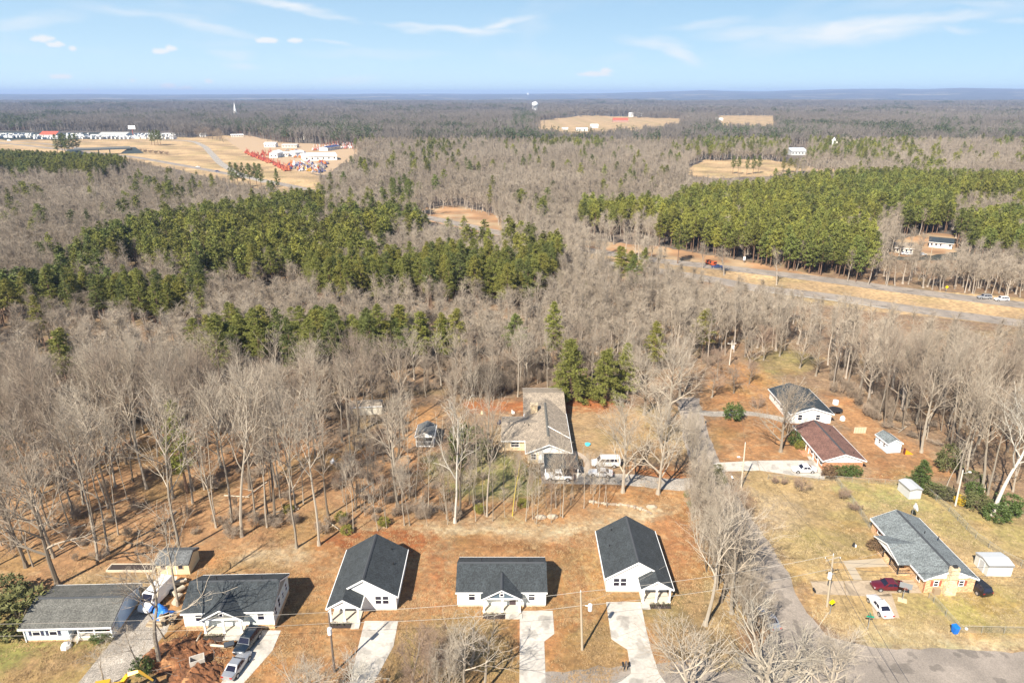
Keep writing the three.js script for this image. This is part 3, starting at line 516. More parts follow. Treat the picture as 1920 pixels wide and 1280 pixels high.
// walls with gables at both ends; axis x: the ridge runs along the front, axis z: a gable faces the front
function gableWalls(g, x0, x1, z0, z1, h, r, axis, y0 = 0) {
  if (axis === 'x') { const zm = (z0 + z1) / 2, e = [[z0, y0], [z1, y0], [z1, h], [zm, h + r], [z0, h]], a = e.map(([z, y]) => [x0, y, z]), b = e.map(([z, y]) => [x1, y, z]); g.poly(a).poly(b); for (const i of [0, 1, 4]) { const j = (i + 1) % 5; g.quad(a[i], a[j], b[j], b[i]); } } else { const xm = (x0 + x1) / 2, e = [[x0, y0], [x1, y0], [x1, h], [xm, h + r], [x0, h]], a = e.map(([x, y]) => [x, y, z0]), b = e.map(([x, y]) => [x, y, z1]); g.poly(a).poly(b); for (const i of [0, 1, 4]) { const j = (i + 1) % 5; g.quad(a[i], a[j], b[j], b[i]); } }
  return g;
}
function gableRoof(parent, m, x0, x1, z0, z1, h, r, axis, o = 0.3, e = 0.25, ridge = true, trim = M.trim) {   // z0 back, z1 front
  const g = new Geo(), f = new Geo(), t = 0.16, lift = 0.06;
  if (axis === 'x') {
    const zm = (z0 + z1) / 2, s = r / ((z1 - z0) / 2), ye = h - s * o + lift, yr = h + r + lift, a = x0 - e, b = x1 + e;
    g.slab([a, ye, z1 + o], [b, ye, z1 + o], [b, yr, zm], [a, yr, zm], t).slab([b, ye, z0 - o], [a, ye, z0 - o], [a, yr, zm], [b, yr, zm], t);
    f.box(a, b, ye - 0.26, ye - 0.03, z1 + o + 0.004, z1 + o + 0.11).box(a, b, ye - 0.26, ye - 0.03, z0 - o - 0.11, z0 - o - 0.004);
    for (const [x, w] of [[a + 0.02, 0.056], [b - 0.076, 0.056]]) f.hex([x, ye - 0.4, z1 + o - 0.03], [x + w, ye - 0.4, z1 + o - 0.03], [x + w, yr - 0.4, zm], [x, yr - 0.4, zm], [x, ye - 0.17, z1 + o - 0.03], [x + w, ye - 0.17, z1 + o - 0.03], [x + w, yr - 0.17, zm], [x, yr - 0.17, zm]).hex([x, ye - 0.4, z0 - o + 0.03], [x + w, ye - 0.4, z0 - o + 0.03], [x + w, yr - 0.4, zm], [x, yr - 0.4, zm], [x, ye - 0.17, z0 - o + 0.03], [x + w, ye - 0.17, z0 - o + 0.03], [x + w, yr - 0.17, zm], [x, yr - 0.17, zm]);
    if (ridge) new Geo().profile([[-0.22, -0.07], [0.22, -0.07], [0, 0.07]], a + 0.3, b - 0.3).build('ridge_cap', M.ridge, parent).position.set(0, 0, 0);
    if (ridge) { const c = parent.children[parent.children.length - 1]; c.rotation.y = Math.PI / 2; c.position.set(0, yr + 0.02, zm); }
  } else {
    const xm = (x0 + x1) / 2, s = r / ((x1 - x0) / 2), ye = h - s * o + lift, yr = h + r + lift, a = z1 + e, b = z0 - e;
    g.slab([x0 - o, ye, b], [x0 - o, ye, a], [xm, yr, a], [xm, yr, b], t).slab([x1 + o, ye, a], [x1 + o, ye, b], [xm, yr, b], [xm, yr, a], t);
    f.box(x0 - o - 0.11, x0 - o - 0.004, ye - 0.26, ye - 0.03, b, a).box(x1 + o + 0.004, x1 + o + 0.11, ye - 0.26, ye - 0.03, b, a);
    for (const [z, w] of [[a + 0.004, 0.056], [b - 0.06, 0.056]]) for (const x of [x0 - o, x1 + o]) f.hex([x, ye - 0.28, z], [x, ye - 0.28, z + w], [xm, yr - 0.28, z + w], [xm, yr - 0.28, z], [x, ye - 0.02, z], [x, ye - 0.02, z + w], [xm, yr - 0.02, z + w], [xm, yr - 0.02, z]);
    if (ridge) { const c = new Geo().profile([[-0.22, -0.07], [0.22, -0.07], [0, 0.07]], b + 0.3, a - 0.3).build('ridge_cap', M.ridge, parent); c.position.set(xm, yr + 0.02, 0); }
  }
  f.build('roof_trim', trim, parent);
  return g.build('roof', m, parent);
}
function post(parent, x, z, y0, y1, w = 0.2, m = M.trim) { return new Geo().box(x - w / 2, x + w / 2, y0, y1, z - w / 2, z + w / 2).box(x - w * 0.75, x + w * 0.75, y0, y0 + 0.14, z - w * 0.75, z + w * 0.75).box(x - w * 0.75, x + w * 0.75, y1 - 0.12, y1, z - w * 0.75, z + w * 0.75).build('porch_post', m, parent); }
function roofPipe(parent, x, y, z) { new Geo().bar([x, y - 0.2, z], [x, y + 0.45, z], 0.07, 0.07, 6).build('vent_pipe', M.vent, parent); }
function door(parent, face, x, y, z, w, h, m) { const d = new Geo().box(-w / 2 - 0.1, w / 2 + 0.1, h, h + 0.12, -0.03, 0.05).box(-w / 2 - 0.1, -w / 2, 0, h, -0.03, 0.05).box(w / 2, w / 2 + 0.1, 0, h, -0.03, 0.05).build('door', M.trim, parent); d.position.set(x, y, z); d.rotation.y = { f: 0, r: Math.PI / 2, l: -Math.PI / 2 }[face]; new Geo().box(-w / 2, w / 2, 0, h, -0.02, 0.02).build('door_leaf', m, d); new Geo().box(w / 2 - 0.16, w / 2 - 0.1, h * 0.47, h * 0.53, 0.02, 0.07).build('handle', M.galv, d); return d; }
function bedOf(parent, x0, x1, z0, z1, seed) {   // a strip of dark mulch with small shrubs in front of a porch
  new Geo().box(x0, x1, -0.02, 0.13, z0, z1).build('mulch_bed', M.mulch, parent);
  const r = mulberry(seed), n = Math.round((x1 - x0) / 0.75);
  for (let i = 0; i < n; i++) { const g = new Geo(); for (let k = 0; k < 12; k++) tuft(g, [(r() - 0.5) * 0.45, 0.2 + r() * 0.35, (r() - 0.5) * 0.45], 0.22, 8, r, 0.035); const s = g.build('shrub', LEAF.privet, parent); s.position.set(x0 + (i + 0.5) * (x1 - x0) / n, 0.1, (z0 + z1) / 2); }
}

// the two new houses with a centred front gable
function newRanch(name, label, a, b, D, r, wallM, gableM, o) {
  const t = lot(name, label, 'house', a, b), L = t.L, h = 2.9, s = r / (D / 2), base = o.base ?? -0.05;
  gableWalls(new Geo(), 0, L, -D, 0, h, r - 0.02, 'x', 0.32).build('wall', wallM, t);
  new Geo().box(0.03, L - 0.03, base, 0.32, -D + 0.03, -0.03).build('foundation', o.foundation ?? M.step, t);
  gableRoof(t, M.roofSlate, 0, L, -D, 0, h, r, 'x', 0.3, 0.22);
  for (const x of [0.06, L - 0.06]) new Geo().box(x - 0.09, x + 0.09, 0.3, h, -0.05, 0.03).build('corner_board', M.trim, t);
  if (o.gableEnds) for (const x of [-0.02, L + 0.02]) new Geo().poly([[x, h - 0.05, -D + 0.05], [x, h - 0.05, -0.05], [x, h + r - 0.1, -D / 2]]).poly([[x - 0.02, h - 0.05, -D + 0.05], [x - 0.02, h - 0.05, -0.05], [x - 0.02, h + r - 0.1, -D / 2]]).build('gable_siding', M.grey, t);
  // the porch gable, its roof running back into the main roof
  const x0 = o.px0, x1 = o.px1, xm = (x0 + x1) / 2, rise = o.rise, pz = o.depth, ph = 2.72, over = 0.3, sl = rise / ((x1 - x0) / 2), ye = ph - sl * over + 0.07, yr = ph + rise + 0.07, backR = -(yr - h) / s - 0.35, pr = new Geo(), tr = new Geo(), zf = pz + 0.3;
  for (const x of [x0 - over, x1 + over]) {
    pr.slab([x, ye, zf], [xm, yr, zf], [xm, yr, backR], [x, ye, 0.1], 0.15);
    tr.hex([x, ye - 0.2, zf + 0.004], [xm, yr - 0.2, zf + 0.004], [xm, yr - 0.2, zf + 0.07], [x, ye - 0.2, zf + 0.07], [x, ye + 0.01, zf + 0.004], [xm, yr + 0.01, zf + 0.004], [xm, yr + 0.01, zf + 0.07], [x, ye + 0.01, zf + 0.07]);
  }
  pr.build('porch_roof', M.roofSlate, t);
  const cap = new Geo().profile([[-0.2, -0.06], [0.2, -0.06], [0, 0.06]], backR + 0.9, zf - 0.2).build('ridge_cap', M.ridge, t); cap.position.set(xm, yr + 0.02, 0);
  tr.box(x0 - 0.1, x1 + 0.1, ph - 0.28, ph - 0.02, pz - 0.1, pz + 0.1).build('porch_trim', M.trim, t);
  new Geo().profile([[x0 + 0.05, ph - 0.02], [x1 - 0.05, ph - 0.02], [xm, yr - 0.2]], pz - 0.06, pz + 0.04).build('gable_siding', gableM, t);
  new Geo().box(x0, x1, 0.02, 0.32, 0.004, pz + 0.25).build('porch_floor', M.step, t);
  for (const x of [x0 + 0.15, xm + 0.1, x1 - 0.15]) post(t, x, pz, 0.32, ph - 0.28, 0.24);
  win(t, 'f', xm, ph + rise * 0.22, pz + 0.045, 0.42, 0.42, { one: true });
  for (const x of o.wins) win(t, 'f', x, 1.2, 0, 0.85, 1.35);
  for (const x of o.porchWins) win(t, 'f', x, 1.35, 0, 0.85, 1.15);
  door(t, 'f', o.door, 0.34, 0, 0.95, 2.05, o.doorM);
  bedOf(t, x0, o.bed, pz + 0.35, pz + 1.15, 50 + D * 10);
  new Geo().box(o.bed + 0.05, x1 + 0.2, 0, 0.16, pz + 0.27, pz + 1.2).build('porch_step', M.concrete, t);
  roofPipe(t, 3.4, h + r * 0.97, -D / 2 - 0.5); roofPipe(t, L - 2.5, h + r * 0.97, -D / 2 - 0.5);
  return t;
}
const houseD = newRanch('ranch_house', 'new white house with dark slate roof and blue grey front gable', [858, 1137], [1023, 1137], 7.3, 1.95, M.palegreen, M.bluegrey, { px0: 3.75, px1: 9.15, rise: 1.5, depth: 1.35, wins: [2.1, 10.75], porchWins: [4.85, 5.75], door: 8.0, doorM: M.darkdoor, bed: 6.9 });
const houseB = newRanch('ranch_house', 'new white house with dark slate roof and plain grey front gable', [349, 1183], [516, 1179], 7.3, 1.95, M.palegreen, M.grey, { px0: 3.15, px1: 8.35, rise: 1.5, depth: 1.3, wins: [2.05, 10.5], porchWins: [4.6, 5.5], door: 7.4, doorM: M.door, bed: 5.9, gableEnds: true, base: -0.5, foundation: M.brick });
houseB.position.y = 0.5;
for (const [z, w, h2] of [[-1.0, 0.7, 1.3], [-2.6, 0.8, 1.5], [-4.4, 0.6, 0.9], [-6.0, 0.6, 1.2]]) win(houseB, 'r', houseB.L, 1.1, z, w, h2);

// the two new houses with a gable to the front and a corner porch
function newGable(name, label, a, b, D, mirror, bench) {
  const t = lot(name, label, 'house', a, b), L = t.L, h = 2.8, r = 2.75, s = r / (L / 2), X = (x) => mirror ? L - x : x, o = 0.3, pw = 4.15, pd = 2.35, xm = pw / 2;
  gableWalls(new Geo(), 0, L, -D, 0, h, r - 0.02, 'z', 0.25).build('wall', M.white, t);
  new Geo().box(0.03, L - 0.03, -0.05, 0.25, -D + 0.03, -0.03).build('foundation', M.step, t);
  // main roof: one side runs on forward over the porch
  const g = new Geo(), f = new Geo(), ye = h - s * o + 0.06, yr = h + r + 0.06, yp = h + s * xm + 0.06, zf = 0.28, zp = pd + 0.3, zb = -D - 0.28, q = (x, y, z) => [X(x), y, z];
  g.slab(q(-o, ye, zb), q(-o, ye, zp), q(xm, yp, zp), q(xm, yp, zb), 0.16).slab(q(xm, yp, zb), q(xm, yp, zf), q(L / 2, yr, zf), q(L / 2, yr, zb), 0.16).slab(q(L + o, ye, zf), q(L + o, ye, zb), q(L / 2, yr, zb), q(L / 2, yr, zf), 0.16);
  g.build('roof', M.roofSlate, t);
  new Geo().slab(q(xm, yp, zp), q(pw + o, ye, zp), q(pw + o, ye, 0), q(xm, yp, 0), 0.16).build('porch_roof', M.roofSlate, t);
  const rake = (x0, y0, x1, y1, z) => f.hex(q(x0, y0 - 0.28, z), q(x1, y1 - 0.28, z), q(x1, y1 - 0.28, z + 0.06), q(x0, y0 - 0.28, z + 0.06), q(x0, y0, z), q(x1, y1, z), q(x1, y1, z + 0.06), q(x0, y0, z + 0.06));
  rake(xm, yp, L / 2, yr, zf + 0.004); rake(L / 2, yr, L + o, ye, zf + 0.004); rake(-o, ye, xm, yp, zp + 0.004); rake(xm, yp, pw + o, ye, zp + 0.004);
  const bx = (x0, x1, ...k) => f.box(Math.min(X(x0), X(x1)), Math.max(X(x0), X(x1)), ...k);
  bx(-o - 0.11, -o - 0.004, ye - 0.26, ye - 0.03, zb, zp); bx(L + o + 0.004, L + o + 0.11, ye - 0.26, ye - 0.03, zb, zf); bx(pw + o + 0.004, pw + o + 0.11, ye - 0.26, ye - 0.03, 0, zp); bx(-0.1, pw + 0.1, h - 0.3, h - 0.02, pd - 0.1, pd + 0.1);
  f.build('roof_trim', M.trim, t);
  new Geo().profile([[X(0.05), h - 0.02], [X(pw - 0.05), h - 0.02], [X(xm), yp - 0.2]], pd - 0.06, pd + 0.04).build('gable_siding', M.white, t);
  const cap = new Geo().profile([[-0.22, -0.07], [0.22, -0.07], [0, 0.07]], zb + 0.3, zf - 0.3).build('ridge_cap', M.ridge, t); cap.position.set(L / 2, yr + 0.02, 0);
  const fl = new Geo(); fl.box(Math.min(X(0), X(pw)), Math.max(X(0), X(pw)), 0.0, 0.24, 0.004, pd + 0.25).build('porch_floor', M.step, t);
  for (const x of [0.15, xm, pw - 0.15]) post(t, X(x), pd, 0.24, h - 0.3, 0.24);
  for (const x of [L - 2.55, L - 1.5]) win(t, 'f', X(x), 1.2, 0, 0.82, 1.3);
  win(t, 'f', X(xm + 0.6), 1.25, 0, 1.7, 1.2); door(t, 'f', X(0.75), 0.26, 0, 0.95, 2.05, M.door);
  for (const z of [-2.5, -6, -9]) { win(t, 'r', L, 1.2, z, 0.8, 1.2); win(t, 'l', 0, 1.2, z, 0.8, 1.2); }
  const e0 = X(0.1), e1 = X(pw - 1.1); bedOf(t, Math.min(e0, e1), Math.max(e0, e1), pd + 0.32, pd + 1.15, 70 + D);
  new Geo().box(Math.min(X(pw - 1.05), X(pw + 0.1)), Math.max(X(pw - 1.05), X(pw + 0.1)), 0, 0.15, pd + 0.27, pd + 1.3).build('porch_step', M.concrete, t);
  roofPipe(t, X(L - 1.9), h + s * 1.9, -D + 1.6); roofPipe(t, X(L - 1.2), h + s * 1.2, -D * 0.55);
  return t;
}
const houseC = newGable('gable_house', 'new all white gable fronted house with its corner porch on the left', [627, 1144.5], [744, 1144], 10.2, false);
const houseE = newGable('gable_house', 'new all white gable fronted house with its corner porch on the right', [1136, 1110], [1250, 1110], 11.2, true);

// the old white house at the far left
{
  const t = lot('ranch_house', 'old white house with weathered grey roof and railed porch', 'house', [49, 1204], [213, 1200]), L = t.L, D = 7.8, h = 2.75, r = 1.25, xs = 5.9;
  gableWalls(new Geo(), 0, L, -D, -1.9, h, 0.9, 'x', 0.35).box(0, xs, 0.35, h - 0.02, -1.9, 0).build('wall', M.paleblue, t);
  new Geo().box(0.04, L - 0.04, -0.4, 0.34, -D + 0.04, -1.94).box(0.04, xs - 0.04, -0.4, 0.34, -1.9, -0.04).build('foundation', M.brick, t);
  gableRoof(t, M.roofOld, 0, L, -D, 0, h, r, 'x', 0.45, 0.35);
  new Geo().box(xs + 0.9, L, 0.05, 0.48, -1.88, -0.05).box(xs + 0.03, xs + 0.88, 0.05, 0.44, -1.88, -0.8).build('porch_floor', M.step, t);
  for (let i = 0; i < 3; i++) new Geo().box(xs + 0.1, xs + 1.1, 0, 0.36 - i * 0.12, -0.78 + i * 0.3, -0.5 + i * 0.3).build('porch_step', M.step, t);
  for (const x of [xs + 1.25, xs + 3.4, L - 0.12]) post(t, x, -0.1, 0.48, h - 0.1, 0.16);
  const rail = (x0, x1, z0, z1, y0, y1) => { const g = new Geo(), n = Math.round(Math.hypot(x1 - x0, z1 - z0) / 0.16); g.bar([x0, y0 + 0.9, z0], [x1, y1 + 0.9, z1], 0.05).bar([x0, y0 + 0.12, z0], [x1, y1 + 0.12, z1], 0.045); for (let i = 0; i <= n; i++) { const k = i / n; g.bar([lerp(x0, x1, k), lerp(y0, y1, k) + 0.1, lerp(z0, z1, k)], [lerp(x0, x1, k), lerp(y0, y1, k) + 0.9, lerp(z0, z1, k)], 0.024, 0.024, 4, false); } g.build('railing', M.trim, t); };
  rail(xs + 1.25, xs + 3.4, -0.1, -0.1, 0.48, 0.48); rail(xs + 3.4, L - 0.12, -0.1, -0.1, 0.48, 0.48); rail(L - 0.12, L - 0.12, -0.1, -1.8, 0.48, 0.48); rail(xs + 0.12, xs + 0.12, -0.7, 0.5, 0.4, 0); rail(xs + 1.15, xs + 1.15, -0.5, 0.6, 0.4, 0);
  for (const x of [1.65, 3.9]) win(t, 'f', x, 1.1, 0, 0.95, 1.35, { shutters: M.shutter });
  win(t, 'f', xs + 2.2, 1.3, -1.9, 0.7, 1.0); win(t, 'f', xs + 4.4, 1.3, -1.9, 0.9, 1.1); door(t, 'f', xs + 0.65, 0.44, -1.9, 0.95, 2.05, M.darkdoor);
  new Geo().box(0.03, 0.15, 0.1, h, 0.02, 0.14).build('downpipe', M.trim, t);
  for (const [x, m, c] of [[xs + 1.9, M.shutter, 0.5], [xs + 3.0, M.paleWood, 0.45], [xs + 4.8, M.redshutter, 0.45]]) {   // chairs on the porch
    const k = thing('porch_chair', `${m === M.shutter ? 'dark blue' : m === M.paleWood ? 'pale wooden' : 'dark red'} chair on the railed porch of the old white house`, 'chair', [0, 0, 0]); k.rotation.y = t.rotation.y; k.position.set(x, 0.48, -1.1).applyAxisAngle(V(0, 1, 0), t.rotation.y).add(t.position);
    new Geo().box(-0.28, 0.28, 0.36, 0.42, -0.26, 0.26).build('seat', m, k); new Geo().hex([-0.28, 0.42, -0.22], [0.28, 0.42, -0.22], [0.28, 0.42, -0.28], [-0.28, 0.42, -0.28], [-0.28, 1.0, -0.36], [0.28, 1.0, -0.36], [0.28, 1.0, -0.42], [-0.28, 1.0, -0.42]).build('backrest', m, k);
    for (const [lx, lz] of [[-0.25, -0.22], [0.25, -0.22], [-0.25, 0.22], [0.25, 0.22]]) new Geo().box(lx - 0.03, lx + 0.03, 0, 0.36, lz - 0.03, lz + 0.03).build('leg', m, k);
  }
}
// the brick house on the right lawn
{
  const t = lot('brick_house', 'long brick house with pale grey roof, red shutters and wide chimney', 'house', [1732, 1111], [1824, 1110]), L = t.L, D = 15.4, h = 2.55, r = 1.5;
  new Geo().box(0, L, -0.05, h, -D, 0).build('wall', M.brick, t);
  for (const z of [-0.02, -D + 0.02]) gableWalls(new Geo(), 0.02, L - 0.02, z - 0.1, z + (z > -1 ? 0 : 0), h, r, 'z', h - 0.01).build('gable_siding', M.white, t);
  gableRoof(t, M.roofGrey, 0, L, -D, 0, h, r, 'z', 0.42, 0.12);
  const cx = L * 0.475; new Geo().box(cx - 0.85, cx + 0.85, -0.05, 1.6, 0.004, 0.75).hex([cx - 0.85, 1.6, 0.75], [cx + 0.85, 1.6, 0.75], [cx + 0.85, 1.6, 0.004], [cx - 0.85, 1.6, 0.004], [cx - 0.6, 2.2, 0.75], [cx + 0.6, 2.2, 0.75], [cx + 0.6, 2.2, 0.004], [cx - 0.6, 2.2, 0.004]).box(cx - 0.6, cx + 0.6, 2.2, h + r + 0.75, 0.004, 0.75).build('chimney', M.tanbrick, t);
  new Geo().box(cx - 0.3, cx + 0.3, h + r + 0.755, h + r + 1.05, 0.15, 0.6).build('chimney_cap', M.black, t);
  for (const x of [1.55, L - 2.05]) win(t, 'f', x, 1.25, 0, 0.6, 0.85, { shutters: M.redshutter });
  new Geo().box(1.2, 2.2, 0, 1.0, 0.02, 0.55).build('cellar_hatch', M.wood, t);
  win(t, 'l', 0, 0.9, -1.75, 0.7, 1.5); win(t, 'l', 0, 1.0, -13, 0.9, 1.2, { shutters: M.redshutter }); door(t, 'l', 0, 0.3, -6.2, 1, 2, M.darkdoor);
  win(t, 'l', 0, 1.0, -8.4, 1.1, 1.1);
  // the porch on the long side under its own gable
  const z0 = -10.4, z1 = -3.7, zm = (z0 + z1) / 2, x0 = -2.0, sl = r / (L / 2), rise = 1.05, ye = h - 0.12, yr = ye + rise, xb = (yr - h) / sl + 0.2, pr = new Geo();
  for (const z of [z0 - 0.3, z1 + 0.3]) pr.slab([x0 - 0.3, ye, z], [0.3, ye, z], [xb, yr + 0.07, zm], [x0 - 0.3, yr + 0.07, zm], 0.14);
  pr.build('porch_roof', M.roofGrey, t);
  new Geo().poly([[x0 - 0.02, ye - 0.1, z0], [x0 - 0.02, ye - 0.1, z1], [x0 - 0.02, yr - 0.1, zm]]).poly([[x0 + 0.06, ye - 0.1, z0], [x0 + 0.06, ye - 0.1, z1], [x0 + 0.06, yr - 0.1, zm]]).build('gable_siding', M.white, t);
  const pt = new Geo().box(x0 - 0.08, x0 + 0.08, ye - 0.32, ye - 0.1, z0, z1); for (const z of [z0, z1]) pt.hex([x0 - 0.36, ye - 0.2, z - 0.3 * Math.sign(zm - z)], [x0 - 0.31, ye - 0.2, z - 0.3 * Math.sign(zm - z)], [x0 - 0.31, yr - 0.14, zm], [x0 - 0.36, yr - 0.14, zm], [x0 - 0.36, ye + 0.02, z - 0.3 * Math.sign(zm - z)], [x0 - 0.31, ye + 0.02, z - 0.3 * Math.sign(zm - z)], [x0 - 0.31, yr + 0.08, zm], [x0 - 0.36, yr + 0.08, zm]);
  pt.build('porch_trim', M.trim, t);
  new Geo().box(x0, -0.004, -0.05, 0.34, z0, z1).build('porch_floor', M.brick, t);
  for (const z of [z0 + 0.1, zm - 1, zm + 1, z1 - 0.1]) post(t, x0 + 0.1, z, 0.34, ye - 0.32, 0.13, M.black);
  const rg = new Geo(); for (const [a, b] of [[z0 + 0.1, zm - 1], [zm + 1, z1 - 0.1]]) { rg.box(x0 + 0.06, x0 + 0.12, 1.1, 1.16, a, b).box(x0 + 0.06, x0 + 0.12, 0.42, 0.46, a, b); for (let z = a; z < b; z += 0.15) rg.box(x0 + 0.08, x0 + 0.1, 0.42, 1.1, z, z + 0.02); }
  rg.box(x0 + 0.1, -0.02, 1.1, 1.16, z1 - 0.13, z1 - 0.07).box(x0 + 0.1, -0.02, 0.42, 0.46, z1 - 0.13, z1 - 0.07); for (let x = x0 + 0.2; x < -0.05; x += 0.15) rg.box(x, x + 0.02, 0.42, 1.1, z1 - 0.11, z1 - 0.09);
  rg.build('railing', M.black, t);
  new Geo().box(-0.09, -0.01, 0, h - 0.15, -0.1, -0.02).build('downpipe', M.redshutter, t);
  for (const z of [-9.6, -8.2]) roofPipe(t, L - 1.7 + (z + 9), h + 1.0, z);
}
// the brown roofed house
{
  const t = lot('brick_house', 'long low brick house with reddish brown roof and white gable', 'house', [1543, 883], [1616, 883]), L = t.L, D = 14.5, h = 2.55, r = 1.3;
  new Geo().box(0, L, -0.05, h, -D, 0).build('wall', M.redbrick, t);
  for (const z of [0.0, -D + 0.1]) gableWalls(new Geo(), 0.02, L - 0.02, z - 0.1, z + 0.02, h - (z ? 0 : 0.6), r + (z ? 0 : 0.6) - 0.02, 'z', h - 0.61).build('gable_siding', M.white, t);
  gableRoof(t, M.roofBrown, 0, L, -D, 0, h, r, 'z', 0.45, 0.3);
  for (const z of [-1.2, -3.4, -5.6, -11, -13]) win(t, 'l', 0, 0.9, z, 0.9, 1.3);
  for (const z of [-2.3, -4.5, -6.7, -8.2]) post(t, -0.12, z, 0.05, h - 0.2, 0.16);
  door(t, 'l', 0, 0.2, -9.2, 1, 2.05, M.door); new Geo().box(-1.5, -0.004, -0.02, 0.2, -10.4, -5.8).build('porch_floor', M.redbrick, t);
  roofPipe(t, L - 1.3, h + 0.55, -1.6); roofPipe(t, L - 2.2, h + 0.85, -10.5);
}
// the white house behind it
{
  const t = lot('ranch_house', 'white house with dark blue grey roof behind the brown roofed house', 'house', [1482, 795], [1557, 795]), L = t.L, D = 13.5, h = 2.7, r = 1.45;
  gableWalls(new Geo(), 0, L, -D, 0, h, r - 0.02, 'z', 0).build('wall', M.white, t);
  gableRoof(t, M.roofNavy, 0, L, -D, 0, h, r, 'z', 0.4, 0.3);
  for (const x of [2, 6]) win(t, 'f', x, 1.1, 0, 0.9, 1.2); for (const z of [-3, -6, -10]) { win(t, 'r', L, 1.1, z, 0.9, 1.2); win(t, 'l', 0, 1.1, z, 0.9, 1.2); }
  new Geo().box(-0.02, L + 0.02, -0.04, 0.2, -D - 0.02, 0.02).build('foundation', M.redbrick, t);
}
// the tan roofed house in the centre, built round with wings
{
  const t = lot('ranch_house', 'large tan roofed house with white front gable and dark carport', 'house', [990, 868], [1068, 868]), L = t.L, h = 2.7, r = 1.75, D = 21;
  const w = new Geo().box(0, L, -0.05, h, -D, 0).box(-5.2, 0, -0.05, h - 0.15, -15.5, -5.2).box(-0.4, L + 0.2, -0.05, h, -29, -D); w.build('wall', M.tanbrick, t);
  gableWalls(new Geo(), 0.02, L - 0.02, -0.1, 0.02, h, r - 0.02, 'z', h - 0.4).build('gable_siding', M.white, t);
  gableRoof(t, M.roofTan, 0, L, -D, 0, h, r, 'z', 0.5, 0.5, false); 
  new Geo().profile([[-0.28, -0.08], [0.28, -0.08], [0, 0.1]], -D + 2, -3).build('ridge_cap', M.roofOld, t).position.set(L / 2, h + r + 0.08, 0);
  const w2 = t; gableRoof(w2, M.roofTan, -5.2, L / 2 - 1.6, -15.5, -5.2, h - 0.15, 1.35, 'x', 0.4, 0.3, false);
  gableRoof(w2, M.roofTan, -0.4, L + 0.2, -31, -17.5, h, 1.9, 'x', 0.4, 0.3, false);
  new Geo().box(0.9, 2.4, h, h + 2.6, -17.0, -15.8).box(0.8, 2.5, h + 2.6, h + 2.75, -17.1, -15.7).build('chimney', M.tanbrick, t);
  new Geo().bar([L / 2 + 0.1, h + r + 0.14, -7.2], [L + 0.4, h + 0.05, -5.4], 0.07, 0.07, 5).build('roof_cable', M.trim, t);
  for (const x of [1.1, L - 1.1]) win(t, 'f', x, 0.9, 0, 0.9, 1.2); door(t, 'f', 2.6, 0.05, 0, 0.95, 2.1, M.door);
  for (const z of [-4, -9, -13, -18]) win(t, 'r', L, 0.9, z, 1, 1.2); win(t, 'f', -2.6, 0.9, -5.2, 1.6, 1.1);
  for (const [x, z] of [[-0.6, -10], [0.3, -9.2], [1.6, -23]]) roofPipe(t, x, h + 1.0, z);
  // flat dark carport in front of the gable
  const c = lot('carport', 'dark flat roofed carport with a white pickup under it, before the tan roofed house', 'carport', [1021, 899], [1086, 899]), W = c.L;
  new Geo().slab([0, 2.35, -0.6], [W, 2.3, -0.6], [W, 2.55, -5.6], [0, 2.6, -5.6], 0.14).build('roof', M.roofSlate, c);
  new Geo().box(-0.04, W + 0.04, 2.16, 2.34, -0.595, -0.5).build('roof_trim', M.ridge, c);
  for (const [x, z] of [[0.2, -0.8], [W - 0.2, -0.8], [0.2, -5.4], [W - 0.2, -5.4]]) new Geo().box(x - 0.07, x + 0.07, 0, 2.3, z - 0.07, z + 0.07).build('porch_post', M.trim, c);
}
